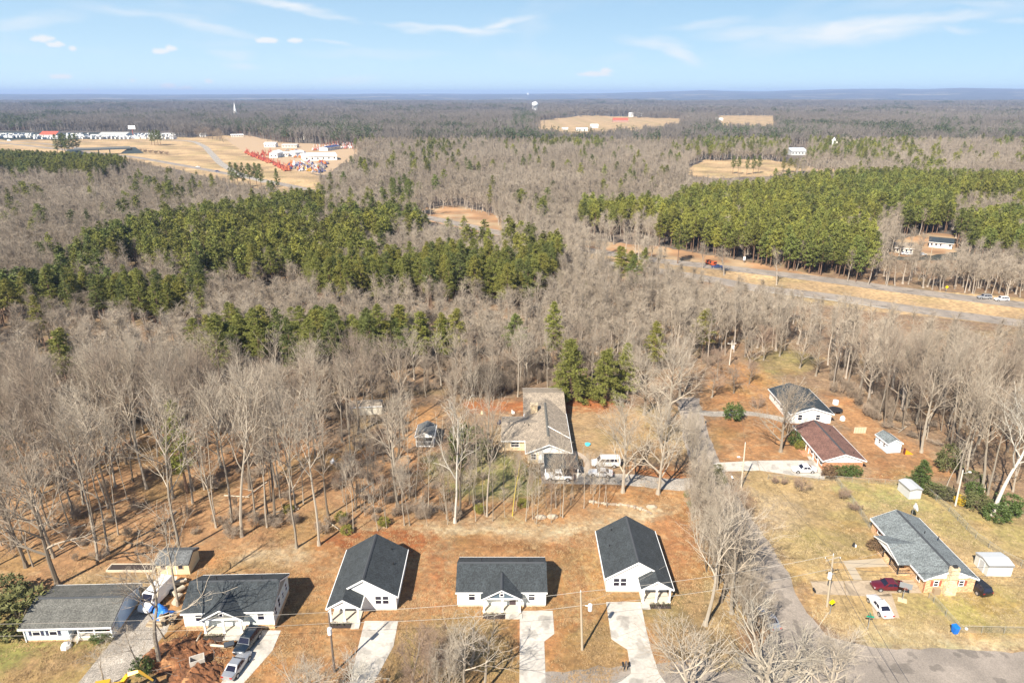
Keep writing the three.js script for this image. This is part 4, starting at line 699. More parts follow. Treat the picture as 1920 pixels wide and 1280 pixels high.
// sheds
function shed(name, label, a, b, D, h, r, axis, wallM, roofM, o = {}) {
  const t = lot(name, label, 'shed', a, b), L = t.L; t.rotation.y += o.turn ?? 0;
  gableWalls(new Geo(), 0, L, -D, 0, h, r - 0.02, axis, 0.05).build('wall', wallM, t);
  gableRoof(t, roofM, 0, L, -D, 0, h, r, axis, o.over ?? 0.15, o.over ?? 0.15, false, o.trim ?? M.trim);
  new Geo().box(0.1, L - 0.1, -0.04, 0.05, -D + 0.1, -0.1).build('floor', M.wood, t);
  return t;
}
{
  let t = shed('garden_shed', 'cream garden shed with grey gambrel roof and two small windows above the white van', [296, 1078], [356, 1077], 3.7, 2.2, 0.9, 'x', M.beige, M.roofShed, { trim: M.roofShed });
  win(t, 'f', 1.0, 1.15, 0, 0.6, 0.7, { one: true, trim: M.wood }); win(t, 'f', t.L - 1.25, 1.15, 0, 0.6, 0.7, { one: true, trim: M.wood }); door(t, 'f', t.L * 0.45, 0.1, 0, 1.3, 1.85, M.beige);
  t = shed('playhouse_shed', 'small white shed with dark screened front and grey roof beside the left woods', [780, 838], [813, 838], 5.4, 2.5, 0.9, 'z', M.white, M.roofShed, {});
  for (const [y0, y1] of [[0.35, 1.25], [1.4, 2.25]]) new Geo().box(0.18, t.L - 0.18, y0, y1, 0.004, 0.03).build('screen', M.screen, t);
  const g = new Geo(); for (let i = 1; i < 12; i++) g.box(0.18 + i * (t.L - 0.36) / 12 - 0.02, 0.18 + i * (t.L - 0.36) / 12 + 0.02, 0.35, 1.25, 0.032, 0.06); g.build('railing', M.trim, t); new Geo().box(t.L / 2 - 0.3, t.L / 2 + 0.3, 1.5, 2.2, 0.035, 0.06).build('door', M.grey, t);
  t = shed('garden_shed', 'pale blue and white garden shed with dark grey roof in the brown lawn', [1663, 850], [1692, 852], 4.2, 2.3, 0.8, 'z', M.paleblue, M.roofGrey, { turn: 0.25 });
  door(t, 'f', t.L / 2, 0.1, 0, 0.9, 1.8, M.door); win(t, 'l', 0, 1.0, -1.2, 0.6, 0.7); win(t, 'l', 0, 1.0, -2.8, 0.6, 0.7);
  t = shed('metal_shed', 'plain light grey metal shed at the lawn corner below the small fir', [1704, 936.5], [1728, 937], 3.4, 2.05, 0.25, 'z', M.metal, M.metal, { over: 0.05, turn: 0.12, trim: M.galv });
  t = shed('metal_shed', 'weathered white metal shed with low roof right of the brick house', [1850, 1081], [1897, 1082], 3.1, 2.1, 0.3, 'x', M.metalWhite, M.metal, { over: 0.06, turn: 0.03, trim: M.galv }); door(t, 'l', 0, 0.05, -1.5, 1.1, 1.8, M.metal);
  t = shed('long_shed', 'long low weathered shed with pale roof among the left woods', [655, 780], [716, 777], 3.2, 2.3, 0.5, 'x', M.cream, M.roofTan, {}); door(t, 'f', 1.6, 0.1, 0, 1.6, 1.9, M.paleWood);
}
// ---------- vehicles ----------
const PAINT = (c, o = {}) => new THREE.MeshPhysicalMaterial({ color: lin(...c), roughness: 0.35, clearcoat: 0.8, clearcoatRoughness: 0.08, metalness: o.m ?? 0.1 });
const P = { white: PAINT([0.74, 0.74, 0.74]), silver: PAINT([0.42, 0.43, 0.45], { m: 0.5 }), navy: PAINT([0.012, 0.02, 0.032], { m: 0.2 }), red: PAINT([0.13, 0.010, 0.018], { m: 0.2 }), black: PAINT([0.012, 0.012, 0.014]), blue: PAINT([0.03, 0.06, 0.16]), orange: PAINT([0.55, 0.10, 0.03]), yellow: PAINT([0.65, 0.36, 0.02]), tan: PAINT([0.42, 0.36, 0.28]) };
Object.assign(M, { tyre: mat([0.02, 0.02, 0.02], 0.85), rim: mat([0.5, 0.5, 0.52], 0.35, { metalness: 0.6 }), lampGlass: mat([0.6, 0.62, 0.64], 0.15), tail: mat([0.35, 0.015, 0.01], 0.3), plastic: mat([0.03, 0.03, 0.032], 0.6) });
const tyreGeo = new THREE.CylinderGeometry(0.33, 0.33, 0.22, 18).rotateX(Math.PI / 2), rimGeo = new THREE.CylinderGeometry(0.21, 0.21, 0.235, 12).rotateX(Math.PI / 2);
// shapes along the length: body [x, half width, bottom, top], cabin [x at the belt, x at the roof] front and back, as shares of length
const SHAPES = {
  sedan: { L: 4.75, W: 1.82, H: 1.45, body: [[-1, 0.74, 0.42, 0.72], [-0.97, 0.86, 0.3, 0.92], [-0.7, 0.96, 0.2, 0.98], [-0.3, 1, 0.2, 0.93], [0.2, 1, 0.2, 0.92], [0.45, 0.98, 0.2, 0.9], [0.75, 0.95, 0.2, 0.8], [0.94, 0.84, 0.26, 0.68], [1, 0.66, 0.36, 0.58]], cab: [0.42, 0.12, -0.36, -0.72], belt: 0.9, wheels: [0.60, -0.58], r: 1 },
  coupe: { L: 4.8, W: 1.9, H: 1.4, body: [[-1, 0.74, 0.45, 0.78], [-0.96, 0.88, 0.3, 0.98], [-0.7, 0.98, 0.2, 1.02], [-0.3, 1, 0.2, 0.95], [0.3, 1, 0.2, 0.93], [0.75, 0.95, 0.2, 0.84], [0.94, 0.86, 0.26, 0.74], [1, 0.7, 0.36, 0.6]], cab: [0.34, 0.02, -0.36, -0.78], belt: 0.93, wheels: [0.60, -0.57], r: 1.05 },
  suv: { L: 4.7, W: 1.9, H: 1.72, body: [[-1, 0.82, 0.45, 0.95], [-0.96, 0.92, 0.32, 1.05], [-0.6, 1, 0.25, 1.08], [0.3, 1, 0.25, 1.06], [0.5, 0.98, 0.25, 1.03], [0.85, 0.94, 0.28, 0.98], [0.95, 0.88, 0.32, 0.85], [1, 0.74, 0.42, 0.7]], cab: [0.46, 0.2, -0.82, -0.97], belt: 1.05, wheels: [0.62, -0.58], r: 1.12 },
  van: { L: 5.9, W: 2.05, H: 2.5, body: [[-1, 0.96, 0.4, 1.3], [-0.98, 1, 0.34, 1.35], [0.3, 1, 0.3, 1.35], [0.62, 1, 0.3, 1.32], [0.85, 0.96, 0.32, 1.16], [0.96, 0.88, 0.36, 0.98], [1, 0.76, 0.45, 0.8]], cab: [0.74, 0.44, -0.985, -1.0], belt: 1.3, wheels: [0.66, -0.6], r: 1.08, cargo: true, roofW: 0.86 },
  bus: { L: 5.7, W: 2.0, H: 2.1, body: [[-1, 0.96, 0.42, 1.15], [-0.98, 1, 0.34, 1.2], [0.3, 1, 0.3, 1.2], [0.55, 1, 0.3, 1.18], [0.8, 0.96, 0.32, 1.08], [0.96, 0.9, 0.36, 0.98], [1, 0.78, 0.45, 0.8]], cab: [0.62, 0.36, -0.985, -1.0], belt: 1.15, wheels: [0.62, -0.58], r: 1.1, roofW: 0.84 },
  pickup: { L: 5.6, W: 1.95, H: 1.85, body: [[-1, 0.9, 0.5, 1.02], [-0.98, 0.98, 0.4, 1.06], [-0.3, 1, 0.32, 1.06], [0.4, 1, 0.3, 1.06], [0.55, 0.98, 0.3, 1.06], [0.92, 0.94, 0.34, 1.0], [1, 0.82, 0.45, 0.8]], cab: [0.46, 0.26, -0.16, -0.24], belt: 1.04, wheels: [0.64, -0.58], r: 1.15, bed: true },
};
function vehicle(name, type, paint, label, category, px, heading, group, at) {
  const s = SHAPES[type], t = thing(name, label, category, at ?? ground(...px), heading, group), hl = s.L / 2, hw = s.W / 2, g = new Geo();
  t.position.y += 0.05;
  const ring = ([x, w, b, y]) => { const X = x * hl, Wd = w * hw; return [[X, b, -Wd * 0.9], [X, b + 0.14, -Wd], [X, lerp(b, y, 0.62), -Wd], [X, y - 0.06, -Wd * 0.95], [X, y, -Wd * 0.84], [X, y + 0.02, 0], [X, y, Wd * 0.84], [X, y - 0.06, Wd * 0.95], [X, lerp(b, y, 0.62), Wd], [X, b + 0.14, Wd], [X, b, Wd * 0.9]]; };
  const rings = s.body.map(ring);
  for (let i = 0; i + 1 < rings.length; i++) for (let k = 0; k < 11; k++) { const j = (k + 1) % 11; g.quad(rings[i][k], rings[i + 1][k], rings[i + 1][j], rings[i][j]); }
  g.poly(rings[0]); g.poly(rings[rings.length - 1]);
  const body = new THREE.Mesh(toCreasedNormals(g.geometry(), 0.6), paint); body.name = 'body'; body.castShadow = body.receiveShadow = true; t.add(body);
  // cabin: pillars and roof in paint, panes let in slightly proud of them
  const [a, b, c, d] = s.cab.map((q) => q * hl), y0 = s.belt - 0.08, y1 = s.H, w0 = hw * 0.93, w1 = hw * (s.roofW ?? 0.74), lo = [[a, y0, w0], [a, y0, -w0], [d, y0, -w0], [d, y0, w0]], hi = [[b, y1 - 0.06, w1], [b, y1 - 0.06, -w1], [c, y1 - 0.06, -w1], [c, y1 - 0.06, w1]], cab = new Geo();
  cab.hex(...lo, ...hi);
  const rf = new Geo(), rw1 = w1 * 0.9; rf.hex(hi[0], hi[1], hi[2], hi[3], [b - 0.1, y1, rw1], [b - 0.1, y1, -rw1], [c + 0.1, y1, -rw1], [c + 0.1, y1, rw1]);
  cab.build('cabin', paint, t); rf.build('roof', paint, t);
  const mixp = (p, q, u) => p.map((v, i) => lerp(v, q[i], u));
  const pane = (nm, A, B, C, D, i0, i1, j0, j1, out) => {   // pane on the face A B (bottom) C D (top), from i0 to i1 along and j0 to j1 up
    const f = (u, v) => { const p = mixp(mixp(A, B, u), mixp(D, C, u), v); return p.map((q, i) => q + out[i]); }, e = (u, v) => f(u, v).map((q, i) => q - out[i] * 2);
    new Geo().hex(e(i0, j0), e(i1, j0), e(i1, j1), e(i0, j1), f(i0, j0), f(i1, j0), f(i1, j1), f(i0, j1)).build(nm, M.glass, t);
  };
  pane('windscreen', lo[1], lo[0], hi[0], hi[1], 0.06, 0.94, 0.2, 0.94, [0.02, 0.012, 0]);
  if (!s.cargo) pane('rear_window', lo[3], lo[2], hi[2], hi[3], 0.1, 0.9, 0.25, 0.9, [-0.02, 0.012, 0]);
  for (const z of [1, -1]) {
    const A = lo[z > 0 ? 0 : 1], B = lo[z > 0 ? 3 : 2], C = hi[z > 0 ? 3 : 2], D = hi[z > 0 ? 0 : 1], cuts = s.cargo ? [[0.06, 0.22]] : s.bed ? [[0.1, 0.5], [0.55, 0.92]] : type === 'bus' ? [[0.06, 0.26], [0.3, 0.48], [0.5, 0.7], [0.72, 0.93]] : type === 'suv' ? [[0.12, 0.4], [0.43, 0.7], [0.73, 0.93]] : type === 'coupe' ? [[0.14, 0.56], [0.6, 0.84]] : [[0.14, 0.48], [0.52, 0.84]];
    for (const [u0, u1] of cuts) pane('side_window', A, B, C, D, u0, u1, 0.22, 0.9, [0, 0.008, 0.02 * z]);
  }
  if (s.bed) new Geo().box(-hl * 0.97, -hl * 0.26, 0.8, 1.09, -hw * 0.84, hw * 0.84).build('cargo_bed', M.plastic, t);
  for (const x of s.wheels) for (const z of [-1, 1]) {
    const w = new THREE.Mesh(tyreGeo, M.tyre); w.name = 'wheel'; w.scale.setScalar(s.r); w.position.set(x * hl, 0.33 * s.r - 0.05, z * (hw - 0.1)); w.castShadow = true; const r = new THREE.Mesh(rimGeo, M.rim); r.name = 'rim'; w.add(r); t.add(w);
    const arch = new Geo(), n = 10; for (let i = 0; i < n; i++) { const p = Math.PI * i / n, q = Math.PI * (i + 1) / n, R = 0.41 * s.r, z0 = z * (hw + 0.004), z1 = z * (hw - 0.25), cy = 0.33 * s.r - 0.05; arch.quad([x * hl + R * Math.cos(p), cy + R * Math.sin(p), z0], [x * hl + R * Math.cos(q), cy + R * Math.sin(q), z0], [x * hl, cy, z0], [x * hl, cy, z0]).quad([x * hl + R * Math.cos(p), cy + R * Math.sin(p), z0], [x * hl + R * Math.cos(q), cy + R * Math.sin(q), z0], [x * hl + R * Math.cos(q), cy + R * Math.sin(q), z1], [x * hl + R * Math.cos(p), cy + R * Math.sin(p), z1]); }
    arch.build('wheel_arch', M.plastic, t);
  }
  const f = s.body[s.body.length - 2], r = s.body[1];
  for (const z of [-1, 1]) {
    new Geo().box(f[0] * hl - 0.16, f[0] * hl + 0.07, f[3] - 0.17, f[3] - 0.03, z * hw * f[1] * 0.72 - 0.19, z * hw * f[1] * 0.72 + 0.19).build('headlight', M.lampGlass, t);
    new Geo().box(r[0] * hl - 0.09, r[0] * hl + 0.04, r[3] - 0.24, r[3] - 0.06, z * hw * r[1] * 0.78 - 0.16, z * hw * r[1] * 0.78 + 0.16).build('tail_light', M.tail, t);
    const mx = lerp(a, b, 0.25); new Geo().box(mx - 0.22, mx - 0.08, s.belt + 0.02, s.belt + 0.16, z * (hw + 0.02) - 0.07, z * (hw + 0.02) + 0.07).build('mirror', paint, t);
  }
  new Geo().box(hl * 0.955, hl * 0.995, 0.36, 0.52, -hw * 0.5, hw * 0.5).build('grille', M.plastic, t);
  return t;
}
// heading: 0 faces right in the picture, pi / 2 faces away from the camera
vehicle('cargo_van', 'van', P.white, 'white high roofed cargo van beside the old white house', 'van', [294, 1127], -1.76);
vehicle('parked_car', 'suv', P.navy, 'dark blue black sport utility car standing nearest the house on the left drive', 'car', [465, 1209], -1.76);
vehicle('parked_car', 'sedan', P.silver, 'silver car at the lower end of the left drive', 'car', [445, 1253], 1.38);
vehicle('parked_car', 'sedan', P.red, 'dark red car on the drive of the brick house', 'car', [1664, 1103], Math.PI - 0.03);
vehicle('parked_car', 'sedan', P.white, 'white car parked across the drive below the dark red car', 'car', [1649, 1142], 1.63);
vehicle('parked_car', 'sedan', P.silver, 'silver car driving along the lane behind bare branches', 'car', [1439, 1165], 1.75);
vehicle('parked_car', 'sedan', P.white, 'white car on the pale drive of the brown roofed house', 'car', [1507, 884], Math.PI - 0.02);
vehicle('parked_van', 'bus', P.white, 'white passenger van with a long row of side windows by the tan roofed house', 'van', [1135, 873], Math.PI);
vehicle('parked_car', 'coupe', P.white, 'white sports car in front of the passenger van', 'car', [1126, 891], Math.PI - 0.12);
vehicle('pickup_truck', 'pickup', P.white, 'white pickup truck half under the dark carport', 'pickup truck', [1048, 898], Math.PI);
vehicle('parked_car', 'suv', P.black, 'black car behind the right corner of the brick house', 'car', [1828, 1103], 1.75);
// highway traffic
vehicle('highway_car', 'suv', P.silver, 'silver car leading the pair on the highway at the right edge', 'car', [1846, 560], Math.PI - 0.12);
vehicle('highway_car', 'suv', P.white, 'white car following on the highway at the right edge', 'car', [1878, 564], Math.PI - 0.12);
vehicle('highway_car', 'sedan', P.blue, 'dark car passing the orange truck on the highway', 'car', [1344, 502], Math.PI - 0.15);
vehicle('highway_car', 'sedan', P.white, 'white car on the far highway left of the blue one', 'car', [371, 314], -0.3);
vehicle('highway_car', 'sedan', P.blue, 'blue car on the far highway between two white ones', 'car', [407, 322], -0.3);
vehicle('highway_car', 'sedan', P.white, 'white car on the far highway above the clump of pines', 'car', [448, 329], -0.3);
vehicle('highway_car', 'van', P.white, 'white truck on the far road left of the overpass', 'truck', [17, 264.5], 0);
{   // orange flatbed truck seen from behind on the shoulder
  const t = thing('flatbed_truck', 'orange truck with dark load at the highway edge', 'truck', ground(1333, 497), -1.15); t.scale.setScalar(0.8);
  new Geo().box(-3.4, 1.4, 0.9, 1.2, -1.2, 1.2).build('flatbed', P.orange, t); new Geo().box(1.5, 3.4, 0.6, 2.7, -1.15, 1.15).build('cab', P.orange, t); new Geo().box(3.402, 3.43, 1.6, 2.4, -1, 1).build('windscreen', M.glass, t);
  for (let i = 0; i < 4; i++) new Geo().box(-3.2 + i * 1.12, -2.3 + i * 1.12, 1.204, 2.5, -1.0, 1.0).build('load', i % 2 ? M.plastic : P.orange, t);
  for (const x of [-2.4, -1.3, 2.4]) for (const z of [-1, 1]) { const w = new THREE.Mesh(tyreGeo, M.tyre); w.name = 'wheel'; w.scale.setScalar(1.4); w.position.set(x, 0.46, z * 1.05); t.add(w); }
}
{   // the yellow excavator whose arm rises into the bottom of the picture
  const p = ground(216, 1310), t = thing('excavator', 'yellow excavator whose bent arm shows at the bottom left edge', 'excavator', p, 0.25);
  for (const z of [-1.1, 1.1]) { const g = new Geo().profile([[-1.7, 0.1], [1.7, 0.1], [1.95, 0.45], [1.6, 0.8], [-1.6, 0.8], [-1.95, 0.45]], z - 0.28, z + 0.28); g.build('track', M.plastic, t); }
  new Geo().box(-1.5, 1.2, 0.85, 1.2, -1.2, 1.2).box(-2.2, -0.5, 1.2, 2.1, -1.25, 1.25).build('body', P.yellow, t);
  const cab = new Geo().box(-0.45, 1.0, 1.2, 2.75, 0.2, 1.2).build('cab', P.yellow, t); new Geo().box(-0.3, 0.85, 1.7, 2.55, 1.2, 1.23).build('window', M.glass, cab); new Geo().box(1.0, 1.03, 1.5, 2.6, 0.3, 1.1).build('window', M.glass, cab);
  const arm = (pts, w) => { const g = new Geo(); for (let i = 0; i + 1 < pts.length; i++) g.bar([pts[i][0], pts[i][1], -0.3], [pts[i + 1][0], pts[i + 1][1], -0.3], w[i], w[i + 1], 4); return g; };
  arm([[0.6, 1.5], [1.9, 3.1], [3.1, 3.3]], [0.3, 0.34, 0.24]).build('boom', P.yellow, t); arm([[3.1, 3.3], [4.4, 1.5]], [0.24, 0.15]).build('stick', P.yellow, t); arm([[0.9, 1.2], [1.9, 2.6]], [0.08, 0.08]).build('hydraulic_ram', M.galv, t);
  new Geo().profile([[4.1, 1.5], [4.7, 1.4], [4.9, 0.7], [4.2, 0.5], [3.8, 0.9]], -0.75, 0.15).build('bucket', M.plastic, t);
}
// ---------- poles, wires, signs, fences and small things ----------
Object.assign(M, { pole: mat([0.42, 0.35, 0.26], 0.9), poleDark: mat([0.14, 0.11, 0.09], 0.9), wire: mat([0.06, 0.06, 0.065], 0.6), wirePale: mat([0.36, 0.33, 0.29], 0.6), yellow: mat([0.80, 0.62, 0.0], 0.5), green: mat([0.0, 0.26, 0.17], 0.5), blueBin: mat([0.008, 0.16, 0.62], 0.45), tarp: mat([0.02, 0.17, 0.62], 0.5), lampHead: mat([0.72, 0.73, 0.74], 0.4), stone: mat([0.40, 0.33, 0.25], 0.95), stone2: mat([0.28, 0.22, 0.165], 0.95), soil: new THREE.MeshStandardMaterial({ map: texture(256, (u, v) => { const n = 0.6 + 0.8 * tfbm(u, v, 5, 5, 21), w = smooth(0.45, 0.65, tfbm(u, v, 4, 4, 25)); return [lerp(112, 146, w) * n, lerp(74, 106, w) * n, lerp(48, 72, w) * n]; }, 0.25), roughness: 1 }), log: mat([0.55, 0.47, 0.36], 0.9), signWhite: mat([0.8, 0.8, 0.8], 0.5), chain: mat([0.30, 0.29, 0.25], 0.6, { metalness: 0.2 }) });
const poleTops = {};
function pole(key, label, px, h, o = {}) {
  const p = ground(...px), t = thing('utility_pole', label, 'utility pole', p), x = o.lean ?? 0, m = o.m ?? M.pole;
  new Geo().bar([0, -0.2, 0], [x, h, 0], 0.17, 0.11, 8).build('shaft', m, t);
  if (o.arm) { const a = o.turn ?? 0, c = Math.cos(a), s = Math.sin(a), g = new Geo().hex([x - c * 1.2 - s * 0.06, h - 0.75, s * 1.2 - c * 0.06], [x + c * 1.2 - s * 0.06, h - 0.75, -s * 1.2 - c * 0.06], [x + c * 1.2 + s * 0.06, h - 0.75, -s * 1.2 + c * 0.06], [x - c * 1.2 + s * 0.06, h - 0.75, s * 1.2 + c * 0.06], [x - c * 1.2 - s * 0.06, h - 0.6, s * 1.2 - c * 0.06], [x + c * 1.2 - s * 0.06, h - 0.6, -s * 1.2 - c * 0.06], [x + c * 1.2 + s * 0.06, h - 0.6, -s * 1.2 + c * 0.06], [x - c * 1.2 + s * 0.06, h - 0.6, s * 1.2 + c * 0.06]); g.build('crossarm', m, t); }
  for (const k of o.arm ? [-1.05, 0, 1.05] : [0]) new Geo().bar([x + k, h - (k ? 0.6 : 0), 0], [x + k, h + (k ? -0.36 : 0.24), 0], 0.06, 0.05, 6).build('insulator', M.lampHead, t);
  if (o.box) { const [bx, by, bz] = o.box, c = new Geo().bar([bx, by - 0.45, bz], [bx, by + 0.45, bz], 0.28, 0.28, 10).bar([bx, by + 0.45, bz], [bx, by + 0.6, bz], 0.2, 0.08, 8); c.build('transformer', M.lampHead, t); new Geo().bar([0.1, by + 0.2, 0], [bx, by + 0.2, bz], 0.05, 0.05, 4).build('bracket', M.galv, t); }
  if (o.lamp) { const [lx, ly, lz] = o.lamp; new Geo().bar([0, ly - 0.3, 0], [lx * 0.8, ly, lz * 0.8], 0.035, 0.03, 5).build('lamp_arm', M.galv, t); new Geo().hex([lx * 0.75, ly - 0.1, lz - 0.15], [lx * 1.15, ly - 0.08, lz - 0.15], [lx * 1.15, ly - 0.08, lz + 0.15], [lx * 0.75, ly - 0.1, lz + 0.15], [lx * 0.75, ly + 0.1, lz - 0.1], [lx * 1.12, ly + 0.06, lz - 0.1], [lx * 1.12, ly + 0.06, lz + 0.1], [lx * 0.75, ly + 0.1, lz + 0.1]).build('lamp_head', M.lampHead, t); }
  poleTops[key] = [p[0] + x, h, p[2]];
}
pole('a', 'dark utility pole with a grey transformer before the left drive', [627, 1260], 9.6, { lean: 0.1, m: M.poleDark, box: [0.1, 7.0, 0.4] });
pole('b', 'pale utility pole with a white transformer between two concrete drives', [1092, 1219], 9.6, { lean: -0.55, m: M.pole, box: [0.75, 7.2, 0.1] });
pole('c', 'utility pole with crossarm beside the mouth of the brick house drive', [1551, 1137], 9.0, { lean: -0.5, m: M.pole, arm: true, turn: 0.35, box: [-0.55, 5.6, 0.2] });
pole('d', 'pale utility pole with lamp at the drive of the brown roofed house', [1390, 914], 9.4, { lean: -0.3, lamp: [-1.3, 6.6, 0], m: mat([0.55, 0.48, 0.38], 0.9) });
pole('e', 'pale leaning lamp pole at the edge of the right woods', [1792, 948], 7.2, { lean: -0.25, lamp: [1.1, 7.0, 0], m: mat([0.58, 0.52, 0.44], 0.9) });
pole('f', 'weathered utility pole with wide crossarm above the lane end', [1368, 684], 6.9, { arm: true, turn: 0, m: mat([0.55, 0.5, 0.43], 0.9), box: [0.5, 5.2, 0.1] });
pole('g', 'tall thin utility pole in front of the far white house beyond the highway', [1738, 521], 14.3, { lean: -0.3, m: M.pole });
poleTops.z = [43, 9.6, -52];
function addWire(label, a, b, sag, r, m) { const g = new Geo(), pts = []; for (let i = 0; i <= 12; i++) { const t = i / 12; pts.push([lerp(a[0], b[0], t), lerp(a[1], b[1], t) - sag * 4 * t * (1 - t), lerp(a[2], b[2], t)]); } const o = g.path(pts, r, 3).build(numbered('overhead_wire'), m); tag(o, label, 'wire'); scene.add(o); }
const T = poleTops, off = (p, x, y, z = 0) => [p[0] + x, p[1] + y, p[2] + z], offPic = [[-95, 9.5, -66], [24, 9.2, -74]];
addWire('upper pale wire from the dark pole leftwards past the old house', T.a, offPic[0], 0.7, 0.026, M.wirePale); addWire('lower pale wire from the dark pole leftwards past the old house', off(T.a, 0, -1.7), off(offPic[0], 0, -1.8), 0.8, 0.026, M.wirePale);
addWire('upper pale wire between the two transformer poles', T.a, T.b, 0.5, 0.026, M.wirePale); addWire('lower pale wire between the two transformer poles', off(T.a, 0, -1.7), off(T.b, 0.05, -2.2), 0.6, 0.026, M.wirePale);
addWire('upper pale wire from the pale transformer pole to the right', T.b, T.c, 0.6, 0.026, M.wirePale); addWire('lower pale wire from the pale transformer pole to the right', off(T.b, 0.05, -2.2), off(T.c, 0, -2.4), 0.7, 0.026, M.wirePale);
addWire('dark wire from the crossarm pole down to the bottom road', off(T.c, 0.9, -0.4), off(T.z, 0.5, -0.3), 0.8, 0.028, M.wire); addWire('second dark wire from the crossarm pole to the bottom road', off(T.c, -0.9, -0.4), off(T.z, -0.5, -0.3), 0.8, 0.028, M.wire);
addWire('dark wire along the lane between crossarm pole and lamp pole', off(T.c, 0, 0.2), off(T.d, 0, 0.2), 0.7, 0.02, M.wire); addWire('wire from the lamp pole up the lane to the far pole', off(T.d, 0, 0.1), off(T.f, 0, 0.1), 0.6, 0.02, M.wire);
addWire('dark wire crossing the right lawn from the crossarm pole', off(T.c, 0, -1.2), [102, 9, -78], 0.8, 0.026, M.wire); addWire('lower dark wire crossing the right lawn from the crossarm pole', off(T.c, 0, -2.4), [102, 7.8, -77], 0.8, 0.026, M.wire);
addWire('service wire from the crossarm pole to the brick house', off(T.c, 0, -1.4), [63, 3.2, -91], 0.6, 0.018, M.wirePale); addWire('service wire from the pale pole to the right white house', off(T.b, 0, -2), [23.2, 3.4, -85], 0.5, 0.018, M.wirePale);

{   // street signs
  let t = thing('warning_sign', 'yellow diamond warning sign on a post at the lane mouth', 'road sign', ground(1556, 1152));
  new Geo().box(-0.04, 0.04, 0, 2.3, -0.04, 0.04).build('post', M.galv, t);
  const g = new Geo().hex([0, 1.75, 0.05], [0.5, 2.25, 0.05], [0, 2.75, 0.05], [-0.5, 2.25, 0.05], [0, 1.75, 0.08], [0.5, 2.25, 0.08], [0, 2.75, 0.08], [-0.5, 2.25, 0.08]); g.build('plate', M.yellow, t); t.rotation.y = 0.1;
  t = thing('street_sign', 'green street name sign on a post on the lawn corner', 'street sign', ground(1627, 1180));
  new Geo().box(-0.035, 0.035, 0, 2.4, -0.035, 0.035).build('post', M.galv, t); new Geo().box(-0.5, 0.5, 2.15, 2.4, 0.036, 0.06).box(-0.02, 0.02, 2.42, 2.66, -0.45, 0.45).build('plate', M.green, t); t.rotation.y = -0.2;
  t = thing('warning_sign', 'small yellow sign on the verge beyond the highway', 'road sign', ground(1774, 548)); new Geo().box(-0.05, 0.05, 0, 2.2, -0.05, 0.05).build('post', M.galv, t); new Geo().hex([0, 1.5, 0.05], [0.6, 2.1, 0.05], [0, 2.7, 0.05], [-0.6, 2.1, 0.05], [0, 1.5, 0.09], [0.6, 2.1, 0.09], [0, 2.7, 0.09], [-0.6, 2.1, 0.09]).build('plate', M.yellow, t);
  t = thing('highway_sign', 'white sign plate on the highway verge below the pines', 'road sign', ground(1395, 493)); new Geo().box(-0.06, 0.06, 0, 2, -0.06, 0.06).build('post', M.galv, t); new Geo().box(-0.5, 0.5, 1.3, 2.9, 0.061, 0.1).build('plate', M.signWhite, t);
  t = thing('highway_sign', 'green highway sign at the edge of the woods below the field', 'road sign', ground(634, 372)); for (const x of [-2, 2]) new Geo().box(x - 0.1, x + 0.1, 0, 4.4, -0.1, 0.1).build('post', M.galv, t); new Geo().box(-3, 3, 1.9, 4.4, 0.101, 0.16).build('plate', mat([0.0, 0.30, 0.24], 0.5), t);
}
{   // basketball stand
  const t = thing('basketball_hoop', 'grey backed basketball hoop on a pole by the drive', 'basketball hoop', ground(1692, 1126), -0.5);
  new Geo().box(-0.6, 0.6, 0, 0.22, -0.4, 0.4).build('base', M.paleWood, t); new Geo().bar([0, 0.2, 0], [0, 3.0, 0.2], 0.06, 0.05, 6).build('pole', M.galv, t); new Geo().box(-0.8, 0.8, 2.6, 3.5, 0.5, 0.54).build('backboard', mat([0.22, 0.23, 0.24], 0.5), t); new Geo().bar([0, 2.9, 0.2], [0, 2.9, 0.5], 0.05, 0.05, 4).build('bracket', M.galv, t);
  const r = new THREE.Mesh(new THREE.TorusGeometry(0.24, 0.02, 5, 14).rotateX(Math.PI / 2), P.orange); r.name = 'hoop'; r.position.set(0, 2.75, 0.82); t.add(r);
}
function bin(label, px, m, turn) {
  const t = thing('wheeled_bin', label, 'bin', ground(...px), turn);
  new Geo().hex([-0.3, 0.1, 0.3], [0.3, 0.1, 0.3], [0.26, 0.1, -0.28], [-0.26, 0.1, -0.28], [-0.36, 1.15, 0.4], [0.36, 1.15, 0.4], [0.34, 1.15, -0.4], [-0.34, 1.15, -0.4]).build('body', m, t); new Geo().hex([-0.39, 1.16, 0.44], [0.39, 1.16, 0.44], [0.37, 1.16, -0.44], [-0.37, 1.16, -0.44], [-0.34, 1.26, 0.38], [0.34, 1.26, 0.38], [0.34, 1.3, -0.4], [-0.34, 1.3, -0.4]).build('lid', m, t);
  for (const x of [-0.32, 0.32]) { const w = new THREE.Mesh(new THREE.CylinderGeometry(0.13, 0.13, 0.08, 10).rotateZ(Math.PI / 2), M.tyre); w.name = 'wheel'; w.position.set(x, 0.13, -0.3); t.add(w); }
}
bin('bright blue wheeled bin at the chain fence corner', [1790, 1187], M.blueBin, 0.15);
function mailbox(label, px, m) { const t = thing('mailbox', label, 'mailbox', ground(...px)); new Geo().box(-0.06, 0.06, 0, 1.0, -0.06, 0.06).build('post', M.wood, t); new Geo().profile([[-0.13, 1.0], [0.13, 1.0], [0.15, 1.16], [0.08, 1.28], [-0.08, 1.28], [-0.15, 1.16]], -0.3, 0.3).build('box', m, t); }
